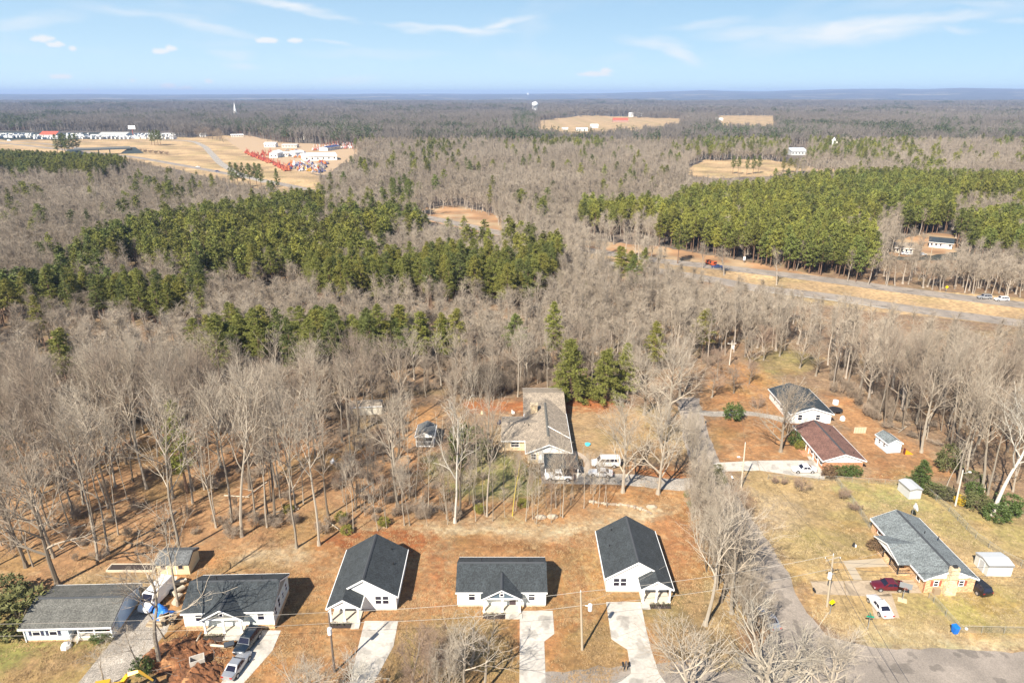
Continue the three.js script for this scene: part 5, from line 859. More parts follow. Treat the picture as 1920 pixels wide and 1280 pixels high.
mailbox('white mailbox beside the lamp pole at the lane', [1372, 904], M.signWhite); mailbox('dark mailbox at the mouth of the brick house drive', [1525, 1117], M.black); mailbox('black mailbox beside the right concrete drive, left of the pair', [1168, 1258], M.black); mailbox('black mailbox beside the right concrete drive, right of the pair', [1174, 1257], M.poleDark);
mailbox('brown mailbox at the gravel lane corner', [1321, 795], M.wood);

// chain link fences: posts, top rail and thin mesh wires
function fence(label, px, h = 1.2, step = 3, m = M.chain) {
  const pts = px.map((q) => ground(...q)), t = thing('chain_fence', label, 'fence', [0, 0, 0]), rail = new Geo(), net = new Geo();
  for (let i = 0; i + 1 < pts.length; i++) {
    const a = pts[i], b = pts[i + 1], l = Math.hypot(b[0] - a[0], b[2] - a[2]), n = Math.max(1, Math.round(l / step)), at = (k, y) => [lerp(a[0], b[0], k), y, lerp(a[2], b[2], k)];
    for (let k = 0; k <= n; k++) if (k < n || i + 2 === pts.length) new Geo().bar(at(k / n, -0.05), at(k / n, h + 0.06), 0.04, 0.04, 5).build('post', m, t);
    rail.bar(at(0, h), at(1, h), 0.03, 0.03, 4);
    for (let y = 0.12; y < h; y += 0.16) net.bar(at(0, y), at(1, y), 0.006, 0.006, 3, false);
    for (let d = 0; d < l; d += 0.22) { const k = d / l, k2 = Math.min(1, (d + 0.5) / l); net.bar(at(k, 0.04), at(k2, h), 0.006, 0.006, 3, false); net.bar(at(k2, 0.04), at(k, h), 0.006, 0.006, 3, false); }
  }
  rail.build('rail', m, t); net.build('wire_mesh', m, t);
}
fence('chain link fence from the brick house down to the blue bin', [[1742, 1121], [1751, 1130], [1797, 1182]]); fence('chain link fence along the bottom lawn right of the blue bin', [[1799, 1186], [2010, 1190]], 1.2, 3.3); fence('chain link fence behind the brick house along the right woods', [[1733, 920], [1780, 960], [1830, 1010], [1880, 1045], [1990, 1100]], 1.25); fence('chain link fence between the two right lawns', [[1567, 902], [1600, 945], [1630, 990], [1640, 1001]], 1.2); fence('chain link fence below the brown roofed house', [[1440, 899], [1567, 902], [1660, 908], [1700, 912]], 1.1);
new Geo();
{   // pale board panel and goal like frame in the right yard
  let t = thing('board_screen', 'short pale board screen at the woods behind the brown roofed house', 'screen', ground(1601, 812)); const n = 14; for (let i = 0; i < n; i++) new Geo().box(i * 0.19, i * 0.19 + 0.175, 0.02, 1.45 + 0.05 * hash2(i, 3), 0, 0.03).build('board', i % 3 ? M.paleWood : M.log, t);
  t = thing('play_slide', 'yellow slide standing beside the pale blue shed', 'slide', ground(1697, 851)); new Geo().hex([0, 0, 0.25], [1.6, 0, 0.25], [1.6, 0, -0.25], [0, 0, -0.25], [0, 1.1, 0.25], [1.6, 0.12, 0.25], [1.6, 0.12, -0.25], [0, 1.1, -0.25]).build('chute', P.yellow, t); new Geo().box(-0.2, -0.12, 0, 1.3, -0.25, 0.25).build('ladder', P.red, t);
  t = thing('trampoline', 'dark round trampoline behind the white house', 'trampoline', ground(1567, 773)); const d = new THREE.Mesh(new THREE.CylinderGeometry(1.5, 1.5, 0.12, 20), M.black); d.name = 'mat'; d.position.y = 0.8; t.add(d); for (let i = 0; i < 6; i++) new Geo().bar([1.4 * Math.cos(i * 1.05), 0, 1.4 * Math.sin(i * 1.05)], [1.4 * Math.cos(i * 1.05), 0.75, 1.4 * Math.sin(i * 1.05)], 0.04, 0.04, 4).build('leg', M.galv, t);
  t = thing('water_tank', 'white round tank on the ground behind the white house', 'tank', ground(1567, 757)); new Geo().bar([0, 0, 0], [0, 0.9, 0], 0.7, 0.66, 12).build('body', M.signWhite, t);
  t = thing('white_sack', 'white bag standing behind the white house', 'bag', ground(1580, 787)); new Geo().bar([0, 0, 0], [0, 0.6, 0], 0.6, 0.55, 9).bar([0, 0.6, 0], [0, 1.0, 0], 0.55, 0.2, 9).build('body', M.signWhite, t);
  t = thing('satellite_dish', 'white frame and dish standing at the back of the brick house roof', 'dish', ground(1708, 975)); new Geo().bar([0, 0, 0], [0, 2.6, 0], 0.05, 0.05, 5).build('mast', M.galv, t); new Geo().bar([0, 2.7, 0.1], [0.3, 2.9, 0.35], 0.3, 0.75, 10).build('dish', M.signWhite, t);
  t = thing('garden_ball', 'small white ball on the lawn behind the chain fence', 'ball', ground(1812, 1181)); const b = new THREE.Mesh(new THREE.SphereGeometry(0.22, 12, 8), M.signWhite); b.name = 'ball_shell'; b.position.y = 0.22; t.add(b);
  t = thing('lawn_ornament', 'small dark and white ornament on the lawn left of the brick house', 'ornament', ground(1601, 1024)); new Geo().bar([0, 0, 0], [0, 0.7, 0], 0.3, 0.12, 7).build('body', M.black, t); new Geo().bar([0.25, 0, 0.1], [0.25, 0.35, 0.1], 0.2, 0.16, 7).build('pot', M.signWhite, t);
  t = thing('paddling_pool', 'light blue round tub on the lawn of the tan roofed house', 'tub', ground(1102, 834)); const c = new THREE.Mesh(new THREE.CylinderGeometry(0.62, 0.55, 0.3, 16), mat([0.1, 0.55, 0.75], 0.4)); c.name = 'tub_shell'; c.position.y = 0.15; t.add(c);
  for (const [x, y, m, l] of [[736, 776, P.red, 'small red can in the left woods clearing'], [647, 874, M.signWhite, 'white scrap lying in the left woods'], [623, 868, M.signWhite, 'white litter lying in the left woods, left of the scrap'], [936, 795, M.shutter, 'dark blue chair left of the tan roofed house'], [962, 775, M.signWhite, 'white figure left of the tan roofed house'], [905, 776, M.paleWood, 'pale yellow post box in the brush left of the tan roofed house']]) { const q = thing(l.includes('chair') ? 'garden_chair' : 'yard_item', l, l.includes('chair') ? 'chair' : 'yard item', ground(x, y), x * 0.1); new Geo().box(-0.35, 0.35, 0, 0.5, -0.3, 0.3).build('body', m, q); new Geo().hex([-0.3, 0.5, -0.1], [0.3, 0.5, -0.1], [0.3, 0.5, -0.3], [-0.3, 0.5, -0.3], [-0.2, 0.95, -0.2], [0.2, 0.95, -0.2], [0.2, 0.95, -0.3], [-0.2, 0.95, -0.3]).build('top', m, q); }
}
{   // works in front of the left new house: dug soil, chamber, beams
  const r = mulberry(77);
  const mound = (px, w, d, h, label, seed) => {
    const p = ground(...px), g = new Geo(), n = 40, P2 = [], a = mulberry(seed), hh = (u, v) => { const q = Math.hypot(u * 2 - 1, v * 2 - 1); return Math.max(-0.02, h * (smooth(1.02, 0.1, q) * (0.35 + 0.9 * fbm(u * 5 + seed, v * 5, 3)) + 0.5 * (noise(u * 11 + seed, v * 11) - 0.5) * smooth(1, 0.6, q) + 0.3 * (noise(u * 23 + seed, v * 23) - 0.5) * smooth(1, 0.8, q)) - 0.02); };
    for (let j = 0; j <= n; j++) { const row = []; for (let i = 0; i <= n; i++) { const u = i / n, v = j / n; row.push([(u - 0.5) * w, hh(u, v), (v - 0.5) * d]); } P2.push(row); }
    for (let j = 0; j < n; j++) for (let i = 0; i < n; i++) g.quad(P2[j][i], P2[j + 1][i], P2[j + 1][i + 1], P2[j][i + 1]);
    const o = g.build(numbered('soil_mound'), M.soil); tag(o, label, 'soil heap'); o.position.set(p[0], p[1], p[2]); o.rotation.y = a() - 0.5; scene.add(o);
  };
  mound([325, 1228], 8.5, 7, 1.5, 'red brown heap of dug soil left of the concrete chamber', 4); mound([385, 1212], 6, 4, 0.9, 'small heap of red soil above the concrete chamber', 9); mound([372, 1268], 8, 6, 1.3, 'red soil heap below the concrete chamber at the bottom edge', 14);
  let t = thing('concrete_chamber', 'open pale concrete box lying in the dug red soil', 'concrete box', ground(371, 1247), 0.45); for (const [a, b, c, d] of [[-0.9, 0.9, 0.5, 0.6], [-0.9, 0.9, -0.6, -0.5], [-0.9, -0.8, -0.5, 0.5], [0.8, 0.9, -0.5, 0.5]]) new Geo().box(a, b, 0.3, 1.25, c, d).build('side', M.concrete, t); new Geo().box(-0.9, 0.9, 0.2, 0.3, -0.6, 0.6).build('floor', M.concrete, t);
  for (const [x0, y0, x1, y1, rr, l] of [[378, 1191, 365, 1215, 0.13, 'pale straight pole leaning on the red soil'], [394, 1215, 422, 1217, 0.2, 'pale log lying left of the dark wheelbarrow'], [335, 1221, 348, 1217, 0.1, 'short pale branch on the soil edge']]) { const a = ground(x0, y0), b = ground(x1, y1), o = new Geo().bar([a[0], 0.55, a[2]], [b[0], 0.5, b[2]], rr, rr * 0.8, 7).build(numbered('timber_log'), M.log); tag(o, l, 'log'); scene.add(o); }
  t = thing('wheelbarrow', 'dark wheelbarrow beside the pale log', 'wheelbarrow', ground(431, 1215), 0.4); new Geo().hex([-0.35, 0.35, 0.25], [0.35, 0.35, 0.25], [0.35, 0.35, -0.25], [-0.35, 0.35, -0.25], [-0.7, 0.8, 0.45], [0.6, 0.8, 0.45], [0.6, 0.8, -0.45], [-0.7, 0.8, -0.45]).build('tray', mat([0.05, 0.06, 0.075], 0.5), t); for (const z of [-0.25, 0.25]) new Geo().bar([0.4, 0.3, z], [-1.2, 0.65, z * 1.3], 0.03, 0.03, 4).build('handle', M.paleWood, t); { const w = new THREE.Mesh(tyreGeo, M.tyre); w.name = 'wheel'; w.scale.setScalar(0.6); w.position.set(0.75, 0.2, 0); t.add(w); }
  { const g = new Geo(), q = mulberry(41); for (let i = 0; i < 34; i++) { const p = ground(290 + q() * 135, 1195 + q() * 80), a = q() * 6.28, l = 0.5 + q() * 1.6, y = 0.35 + q() * 0.8; g.bar([p[0], y, p[2]], [p[0] + Math.cos(a) * l, y + (q() - 0.4) * 0.8, p[2] + Math.sin(a) * l], 0.03 + 0.04 * q(), 0.015, 4, false); } const o = g.build('root_litter', M.poleDark); tag(o, 'dark roots and sticks strewn over the dug red soil', null, null, 'stuff'); scene.add(o); }
  // blue tarpaulins over piled goods by the van
  for (const [x, y, w, h, l, s] of [[300, 1145, 1.1, 1.2, 'bright blue tarpaulin heap nearer the white van', 3], [308, 1155, 1.6, 1.1, 'bright blue tarpaulin heap in front of the first, left of the new house', 8]]) { const g = new Geo(), a = mulberry(s), n = 9, R = []; for (let j = 0; j <= 4; j++) { const row = []; for (let i = 0; i < n; i++) { const q = i / n * 6.283, k = w * (1 - j * 0.21) * (0.8 + 0.4 * a()); row.push([Math.cos(q) * k, j === 4 ? h : h * (j / 4) * (0.85 + 0.25 * a()), Math.sin(q) * k * 0.8]); } R.push(row); } for (let j = 0; j < 4; j++) for (let i = 0; i < n; i++) { const k = (i + 1) % n; g.quad(R[j][i], R[j][k], R[j + 1][k], R[j + 1][i]); } g.poly(R[4]); const o = g.build(numbered('tarpaulin'), M.tarp); tag(o, l, 'tarpaulin'); const p = ground(x, y); o.position.set(...p); scene.add(o); }
  for (let i = 0; i < 9; i++) { const p = ground(304 + r() * 24, 1160 + r() * 12), t2 = thing('junk_box', `${['pale', 'brown', 'dark', 'white', 'rusty'][i % 5]} ${['box', 'crate'][i % 2]} in the scatter below the blue tarpaulins, ${['first', 'second', 'third', 'fourth', 'fifth', 'sixth', 'seventh', 'eighth', 'ninth'][i]} from the van`, 'box', p, r() * 3); const w = 0.25 + r() * 0.35; new Geo().box(-w, w, 0, 0.3 + r() * 0.5, -w * 0.7, w * 0.7).build('body', [M.log, M.wood, M.black, M.signWhite, M.redbrick][i % 5], t2); new Geo().box(-w * 1.05, w * 1.05, 0.82, 0.86, -w * 0.75, w * 0.75).build('lid', M.wood, t2).position.y = -0.05; }
  t = thing('lumber_pile', 'small stack of brown planks below the tarpaulins beside the grey gravel drive', 'lumber pile', ground(292, 1166), -0.1); for (let k = 0; k < 3; k++) for (let i = 0; i < 5; i++) new Geo().box(-1.2 + r() * 0.5, 1.0 + r() * 0.6, k * 0.09, k * 0.09 + 0.07, i * 0.2, i * 0.2 + 0.17).build('plank', (i + k) % 4 ? M.wood : M.paleWood, t);
  for (let i = 0; i < 3; i++) { const t3 = thing('timber_log', `cut log left of the new grey gabled house, ${['uppermost', 'middle', 'lowest'][i]} of the three`, 'log', ground(338 - i * 3, 1095 + i * 16), 0.6 + i * 0.5); new Geo().bar([-0.9, 0.4, 0], [0.9, 0.4, 0], 0.42, 0.38, 9).build('log_body', M.log, t3); new Geo().bar([-1.0, 0.95, 0.4], [0.5, 0.8, 0.6], 0.22, 0.2, 7).build('branch_stub', M.stone, t3); }
  t = thing('raised_bed', 'long timber edged garden bed in front of the woods, left of the cream shed', 'garden bed', ground(200, 1072), 0); new Geo().box(-0.1, 7.4, 0, 0.35, -0.05, 0.1).box(-0.1, 7.4, 0, 0.35, -1.6, -1.45).box(-0.1, 0.05, 0, 0.35, -1.45, -0.05).box(7.25, 7.4, 0, 0.35, -1.45, -0.05).build('timber_edge', M.log, t); new Geo().box(0.05, 7.25, 0, 0.25, -1.45, -0.05).build('soil', M.mulch, t);
  t = thing('garden_rock', 'whitish boulder on the lawn before the old white house', 'rock', ground(124, 1213)); new Geo().bar([0, 0, 0], [0.05, 0.5, 0], 0.75, 0.55, 7).bar([0.05, 0.5, 0], [0.1, 0.7, 0], 0.55, 0.2, 7).build('stone', mat([0.62, 0.58, 0.54], 0.9), t);
}
{   // the row of pale stones at the edge of the centre woods
  const t = thing('stone_border', 'curved row of pale stones edging the woods above the right new house', 'stone border', [0, 0, 0]), r = mulberry(15), line = new THREE.CatmullRomCurve3([[1106, 941], [1140, 946], [1170, 948], [1195, 953], [1212, 959], [1224, 966]].map((q) => V(...ground(...q)))), n = 22;
  for (let i = 0; i < n; i++) { const p = line.getPointAt((i + 0.2 * r()) / n), g = new THREE.DodecahedronGeometry(0.26 + 0.2 * r(), 0); g.scale(1.25 + 0.5 * r(), 0.7, 0.85); g.rotateY(r() * 3); const o = new THREE.Mesh(g, r() < 0.6 ? M.stone : M.stone2); o.name = i ? `stone_${String(i).padStart(3, '0')}` : 'stone'; o.position.copy(p).setY(0.16); o.castShadow = true; t.add(o); }
  for (const [x, y, l] of [[1014, 971, 'pale boulder lying right of the yellow trunk, left one'], [1036, 970, 'pale boulder lying right of the yellow trunk, right one'], [1222, 952, 'round boulder just above the stone row end']]) { const q = thing('garden_rock', l, 'rock', ground(x, y)); const g = new THREE.DodecahedronGeometry(0.7, 0); g.scale(1.5, 0.6, 0.9); const o = new THREE.Mesh(g, M.stone); o.name = 'stone'; o.position.y = 0.2; q.add(o); }
}
// ---------- the woods ----------
const KEEP = [ [[768, 790], [832, 790], [832, 845], [768, 845]], [[650, 752], [722, 750], [722, 785], [650, 785]],   // open ground in front of which no crown rises
  [[775, 396], [800, 390], [860, 386], [940, 406], [940, 428], [880, 420], [800, 412]], [[1066, 458], [1240, 468], [1250, 480], [1130, 472]], [[1250, 474], [1300, 476], [1370, 494], [1500, 516], [1640, 540], [1960, 566], [1960, 606], [1900, 598], [1760, 580], [1640, 566], [1560, 552], [1440, 530], [1300, 505]],
  [[940, 735], [1085, 735], [1190, 850], [1190, 905], [1000, 905], [940, 850]], [[-60, 262], [330, 258], [600, 330], [592, 362], [520, 350], [440, 336], [330, 316], [245, 296], [-60, 282]], [[440, 256], [660, 270], [640, 300], [610, 326], [500, 302]], [[1290, 306], [1440, 303], [1440, 326], [1300, 328]], [[1735, 444], [1800, 440], [1800, 470], [1735, 466]],
];
const CLEAR = [   // ground that the photograph shows open, outlines as places in it
  [[-60, 260], [100, 262], [370, 258], [425, 253], [470, 275], [480, 300], [600, 330], [592, 362], [520, 352], [440, 334], [330, 312], [245, 292], [170, 284], [-60, 280]],
  [[420, 256], [450, 252], [530, 268], [640, 272], [680, 276], [650, 300], [612, 328], [480, 300]],
  [[783, 394], [860, 390], [938, 410], [928, 428], [830, 412]],
  [[1050, 452], [1240, 466], [1370, 488], [1500, 513], [1640, 537], [1960, 563], [1960, 610], [1900, 602], [1760, 583], [1600, 566], [1480, 540], [1300, 497], [1120, 474]],
  [[1000, 228], [1100, 216], [1290, 224], [1280, 236], [1110, 256], [1000, 248]], [[1340, 217], [1460, 217], [1462, 242], [1336, 240]], [[1290, 314], [1322, 300], [1440, 299], [1500, 311], [1580, 314], [1585, 325], [1500, 323], [1440, 330], [1330, 332], [1290, 326]],
  [[1670, 445], [1790, 438], [1790, 470], [1680, 475]], [[1400, 672], [1480, 655], [1545, 668], [1560, 740], [1640, 795], [1700, 828], [1770, 870], [1290, 880], [1290, 770], [1330, 690]],
  [[1475, 277], [1515, 272], [1515, 292], [1475, 292]], [[-60, 246], [330, 246], [330, 262], [-60, 266]],
];
const PINES = [   // where the photograph shows pine crowns
  [[372, 640], [395, 600], [430, 585], [500, 596], [560, 592], [640, 588], [700, 598], [740, 588], [860, 605], [860, 645], [790, 652], [700, 655], [640, 668], [540, 668], [380, 672]],
  [[105, 470], [180, 432], [300, 398], [420, 382], [560, 362], [640, 370], [640, 392], [560, 400], [600, 415], [620, 470], [580, 512], [480, 518], [360, 515], [330, 500], [230, 488], [110, 500]],
  [[640, 395], [700, 385], [750, 380], [745, 440], [700, 470], [600, 480], [600, 430]], [[580, 500], [620, 472], [700, 478], [830, 462], [1000, 470], [1045, 440], [1055, 470], [1035, 540], [980, 555], [850, 542], [700, 548], [590, 545]],
  [[760, 385], [810, 395], [800, 440], [760, 440]], [[840, 410], [900, 420], [960, 420], [1040, 450], [1040, 480], [960, 450], [850, 440]],
  [[-60, 520], [60, 515], [130, 508], [250, 520], [390, 530], [385, 575], [300, 590], [150, 570], [-60, 585]],
  [[-60, 632], [60, 612], [150, 602], [140, 645], [60, 655], [-60, 665]], [[65, 690], [130, 672], [130, 706], [75, 720]],
  [[-60, 272], [100, 280], [230, 296], [252, 312], [190, 330], [100, 326], [-60, 325]],
  [[1230, 385], [1300, 352], [1400, 345], [1550, 322], [1700, 318], [1980, 330], [1980, 375], [1800, 370], [1690, 390], [1640, 400], [1660, 520], [1560, 512], [1440, 497], [1350, 472], [1240, 462]],
  [[1690, 380], [1800, 375], [1780, 420], [1700, 420]], [[1790, 400], [1980, 380], [1980, 470], [1850, 470], [1780, 450]], [[1080, 375], [1230, 370], [1230, 420], [1090, 420]],
  [[1160, 470], [1215, 465], [1210, 510], [1160, 512]],
];
const MIXED = [   // pines standing among leafless trees
  [[790, 265], [850, 262], [840, 300], [790, 300]], [[970, 205], [1003, 205], [1003, 245], [970, 245]], [[1440, 255], [1480, 245], [1620, 262], [1700, 255], [1740, 290], [1500, 305], [1440, 300]], [[1290, 255], [1470, 240], [1480, 290], [1300, 295]], [[1860, 240], [1980, 240], [1980, 270], [1860, 268]],
  [[1000, 245], [1130, 250], [1130, 270], [1000, 268]], [[340, 232], [560, 228], [700, 240], [700, 262], [560, 266], [480, 250]], [[-60, 215], [80, 218], [60, 236], [-60, 236]],
  [[230, 318], [300, 322], [330, 345], [250, 345]], [[1690, 300], [1800, 290], [1790, 310], [1700, 318]],
];
const inAny = (list, x, y) => { for (const p of list) if (inside(p, x, y)) return true; return false; };
const FRONT = [[-400, 1100], [60, 1072], [130, 1062], [260, 1034], [300, 1016], [440, 1010], [560, 1026], [620, 1012], [650, 992], [760, 973], [860, 977], [1000, 973], [1060, 968], [1130, 935], [1140, 905], [1010, 905], [945, 860], [940, 745], [1190, 745], [1190, 700], [1300, 690], [1330, 690], [1400, 668], [1480, 655], [1545, 668], [1560, 735], [1640, 790], [1700, 826], [1770, 868], [1800, 900], [1840, 935], [1960, 970], [2400, 1040], [2400, 150], [-400, 150]];
const YARD = [[750, 775], [760, 748], [860, 742], [940, 748], [940, 860], [860, 850], [780, 860]];
const woods = [], rw = mulberry(4711);
function scatter(zNear, zFar, step) {
  for (let z = -zNear; z > -zFar; z -= step) {
    const half = -z * 0.80 + 30;
    for (let x = -half; x < half; x += step) {
      const bx = x + (rw() - 0.5) * step * 1.1, bz = z + (rw() - 0.5) * step * 1.1, k = rw(), s = rw(), turn = rw() * 6.28, v = rw();
      const [px, py] = shown(bx, 0, bz); if (px < -140 || px > 2060) continue;
      const base = px < 1250 ? lerp(11.5, 20, smooth(690, 900, py)) : lerp(11.5, 17.5, smooth(590, 720, py)), h = base * (0.8 + 0.5 * s), ph = 19 * (0.66 + 0.32 * s), [mx, my] = shown(bx, h * 0.72, bz), [tx, ty] = shown(bx, h, bz), [qx, qy] = shown(bx, ph * 0.8, bz);
      if (!inside(FRONT, px, py) || inside(YARD, px, py)) continue;
      const ex = py < 345 ? 12 * (noise(bx / 23, bz / 23) - 0.5) : 0, ey = py < 345 ? 5 * (noise(bx / 19 + 70, bz / 31) - 0.5) : 0;
      if (inAny(CLEAR, px + ex, py + ey)) continue;
      const low = shown(bx, ph * 0.42, bz); let isPine = (inAny(PINES, qx, qy) && inAny(PINES, low[0], low[1])) || (k < 0.28 && inAny(MIXED, qx, qy));
      if (!isPine && inAny(PINES, tx, ty) && v < 0.65) continue;
      if (inAny(CLEAR, mx, my) && (py > 640 || py < 480 || rw() < 0.8)) continue;
      if (inAny(CLEAR, tx, ty) && rw() < 0.7) continue;
      if (inAny(KEEP, tx, ty) || inAny(KEEP, mx, my) || inAny(KEEP, ...shown(bx, h * 0.4, bz))) continue;
      if (px > 930 && px < 1320 && py > 900) continue;
      if (isPine && k < (Math.hypot(bx, bz) < 260 ? 0.12 : Math.hypot(bx, bz) < 420 ? 0.34 : 0.14)) { if (v < 0.55) continue; isPine = false; }
      const d = Math.hypot(bx, bz), patch = fbm(bx / 90 + 7, bz / 90, 3);
      let kind = isPine ? 'pine' : 'bare';
      if (!isPine && d > 330 && k < 0.018 + 0.1 * smooth(0.62, 0.78, patch)) kind = 'pine';
      if (kind === 'bare' && d < 130 && k < 0.2) continue;
      woods.push({ x: bx, z: bz, px, py, d, kind, s, turn, v, h, tone: fbm(bx / 45, bz / 45 + 60, 3) });
    }
  }
}
scatter(70, 130, 5.4); scatter(130, 185, 4.6); scatter(185, 420, 3.9); scatter(420, 1000, 5.1);
const bares = woods.filter((w) => w.kind === 'bare').sort((a, b) => a.d - b.d), pines = woods.filter((w) => w.kind === 'pine').sort((a, b) => a.d - b.d);
console.log('bare', bares.length, 'pine', pines.length, 'bare[250]', bares[250]?.d, 'pine[250]', pines[250]?.d);

// the nearest: each a tree with trunk and crown
const NEAR_BARE = 255, NEAR_PINE = 280;
const PLACE = (w) => w.px < 330 ? (w.py > 900 ? 'at the front of the far left woods' : 'deep in the far left woods') : w.px < 760 ? (w.py > 900 ? 'at the front of the woods above the left new houses' : w.py > 800 ? 'in the middle of the woods above the left new houses' : 'deep in the woods left of the playhouse shed') : w.px < 1290 ? (w.py > 800 ? 'beside the tan roofed house' : 'in the woods behind the tan roofed house') : (w.py > 780 ? 'at the front of the right woods' : w.px > 1560 ? 'deep in the right woods' : 'in the woods behind the white house');
const BARE_WORDS = (w, kind, tone) => { const look = `${tone} ${{ slim: 'slender', tall: 'tall', open: 'sparse limbed', broad: 'broad crowned' }[kind]}`; return [`${look} leafless tree ${PLACE(w)}`, `${look} trees ${PLACE(w)}`]; };
bares.slice(0, NEAR_BARE).forEach((w) => {
  const kind = w.v < 0.26 ? 'slim' : w.v < 0.62 ? 'tall' : w.v < 0.88 ? 'open' : 'broad', q = (w.v * 97) % 1, [label, group] = BARE_WORDS(w, kind, q < 0.3 ? 'pale' : q < 0.72 ? 'grey' : 'dark');
  const m = q < 0.3 ? [BARK.pale, BARK.twigPale] : q < 0.72 ? [BARK.grey, BARK.twig] : [BARK.dark, BARK.twigDark];
  tree(kind, Math.floor(w.v * 1000), label, 'tree', [w.x, w.z], [(0.46 + 0.011 * w.h) * (0.85 + 0.35 * ((w.v * 41) % 1)), w.h / ({ slim: 19, broad: 17, tall: 22, open: 17.5 }[kind])], w.turn, m[0], m[1], group, 'bare_tree');
});
const PINE_WORDS = (w, tone) => { const at = w.px > 1080 && w.py < 600 ? 'in the dense stand beyond the highway' : w.py > 660 ? (w.px < 300 ? 'in the small left group above the bare woods' : 'in the nearer row before the grey middle woods') : w.px < 400 ? 'in the long left band of pines' : w.px < 700 ? 'in the big dark stand left of the middle' : 'in the pine belt below the orange field'; return [`${tone} pine ${at}`, `${tone} pines ${at}`]; };
pines.slice(0, NEAR_PINE).forEach((w) => {
  const tone = Math.floor(w.v * 4), [label, group] = PINE_WORDS(w, ['green', 'dark green', 'yellowish green', 'green'][tone]);
  tree('pine', Math.floor(w.v * 1000), label, 'tree', [w.x, w.z], [0.8 + 0.4 * ((w.v * 53) % 1), 0.66 + 0.32 * w.s], w.turn, BARK.pine, [LEAF.pineMid, LEAF.pineDeep, LEAF.pineYellow, LEAF.pineMid][Math.floor(w.v * 4)], group, 'pine_tree');
});
// the rest of the woods, which read as masses
function mass(name, label, list, parts) {   // parts: [geometry, material, name, share of the list by variant]
  const g = new THREE.Group(); g.name = name; scene.add(g); tag(g, label, null, null, 'stuff');
  const m4 = new THREE.Matrix4(), q = new THREE.Quaternion(), up = V(0, 1, 0), c = new THREE.Color();
  for (const [variant, count, geos] of parts) {
    const mine = list.filter((w) => Math.floor(w.v * 997) % count === variant);
    for (const [geo, m, part, tint] of geos) {
      const o = new THREE.InstancedMesh(geo, m, mine.length); o.name = part;
      mine.forEach((w, i) => { o.setMatrixAt(i, m4.compose(V(w.x, w.y ?? 0, w.z), q.setFromAxisAngle(up, w.turn), V(w.sx, w.sy, w.sx))); o.setColorAt(i, tint(w, c)); });
      o.castShadow = o.receiveShadow = true; o.userData.kind = 'stuff'; g.add(o);
    }
  }
}
const farBare = [0, 1, 2, 3, 4, 5].map((i) => bareTree({ ...(i < 4 ? FAR_TALL : FAR_BROAD), clear: 0.3 + 0.06 * (i % 4) }, 9000 + i * 31)).map((t) => ({ trunk: t.trunk.geometry(), crown: t.crown.geometry() }));
const farPine = [0, 1, 2].map((i) => pine({ ...FAR_PINE, clear: 0.3 + 0.08 * i }, 9500 + i * 31)).map((t) => ({ trunk: t.trunk.add(t.limbs).geometry(), crown: t.crown.geometry() }));
const WHITE = mat([1, 1, 1], 0.95), LEAFWHITE = mat([1, 1, 1], 0.8);
const trunkTint = (w, c) => { const k = 0.75 + 0.6 * ((w.v * 31) % 1) * (0.5 + w.tone); return c.setRGB(0.30 * k, 0.255 * k, 0.21 * k); };
const twigTint = (w, c) => { const k = 0.56 + 0.62 * w.tone + 0.25 * ((w.v * 57) % 1), r = (w.tone + 0.3 * ((w.v * 83) % 1)) ; return c.setRGB(0.315 * k, lerp(0.252, 0.265, r) * k, lerp(0.185, 0.208, r) * k); };
const pineTint = (w, c) => { const k = (0.55 + 0.65 * ((w.v * 57) % 1)) * (w.px < 1080 ? 0.98 : 1.12), y = clamp(w.tone + 0.6 * (((w.v * 71) % 1) - 0.5)); return c.setRGB(lerp(0.115, 0.225, y) * k, lerp(0.145, 0.215, y) * k, 0.032 * k); };
const pineBark = (w, c) => c.setRGB(0.17, 0.105, 0.07);
const rest = (list) => list.map((w) => ({ ...w, sx: 0.62 + 0.4 * ((w.v * 41) % 1), sy: w.h / 20 }));
const split = { 'left': (w) => w.px < 660, 'middle': (w) => w.px >= 660 && w.px < 1250, 'right': (w) => w.px >= 1250 };
const farBares = rest(bares.slice(NEAR_BARE)), farPines = pines.slice(NEAR_PINE).map((w) => ({ ...w, sx: 0.8 + 0.4 * ((w.v * 53) % 1), sy: 0.66 + 0.32 * w.s }));
for (const [side, test] of Object.entries(split)) {
  mass('bare_woodland', `leafless grey brown woods stretching away on the ${side === 'middle' ? 'middle' : side + ' side'} of the land`, farBares.filter(test), farBare.map((t, i) => [i, farBare.length, [[t.trunk, WHITE, 'trunk_mass', trunkTint], [t.crown, WHITE, 'crown_mass', twigTint]]]));
  mass('pine_woodland', `green pines in the more distant woods on the ${side === 'middle' ? 'middle' : side + ' side'} of the land`, farPines.filter(test), farPine.map((t, i) => [i, farPine.length, [[t.trunk, WHITE, 'trunk_mass', pineBark], [t.crown, LEAFWHITE, 'crown_mass', pineTint]]]));
}
// ---------- trees and bushes that stand by themselves ----------
function hero(kind, variant, px, h, w, label, cat, tm, cm, name = 'bare_tree', group) {   // h and w as multiples of the form's own
  const p = ground(...px); return tree(kind, variant, label, cat, [p[0], p[2]], [w, h], px[0] * 0.37, tm, cm, group, name);
}
const B = BARK;
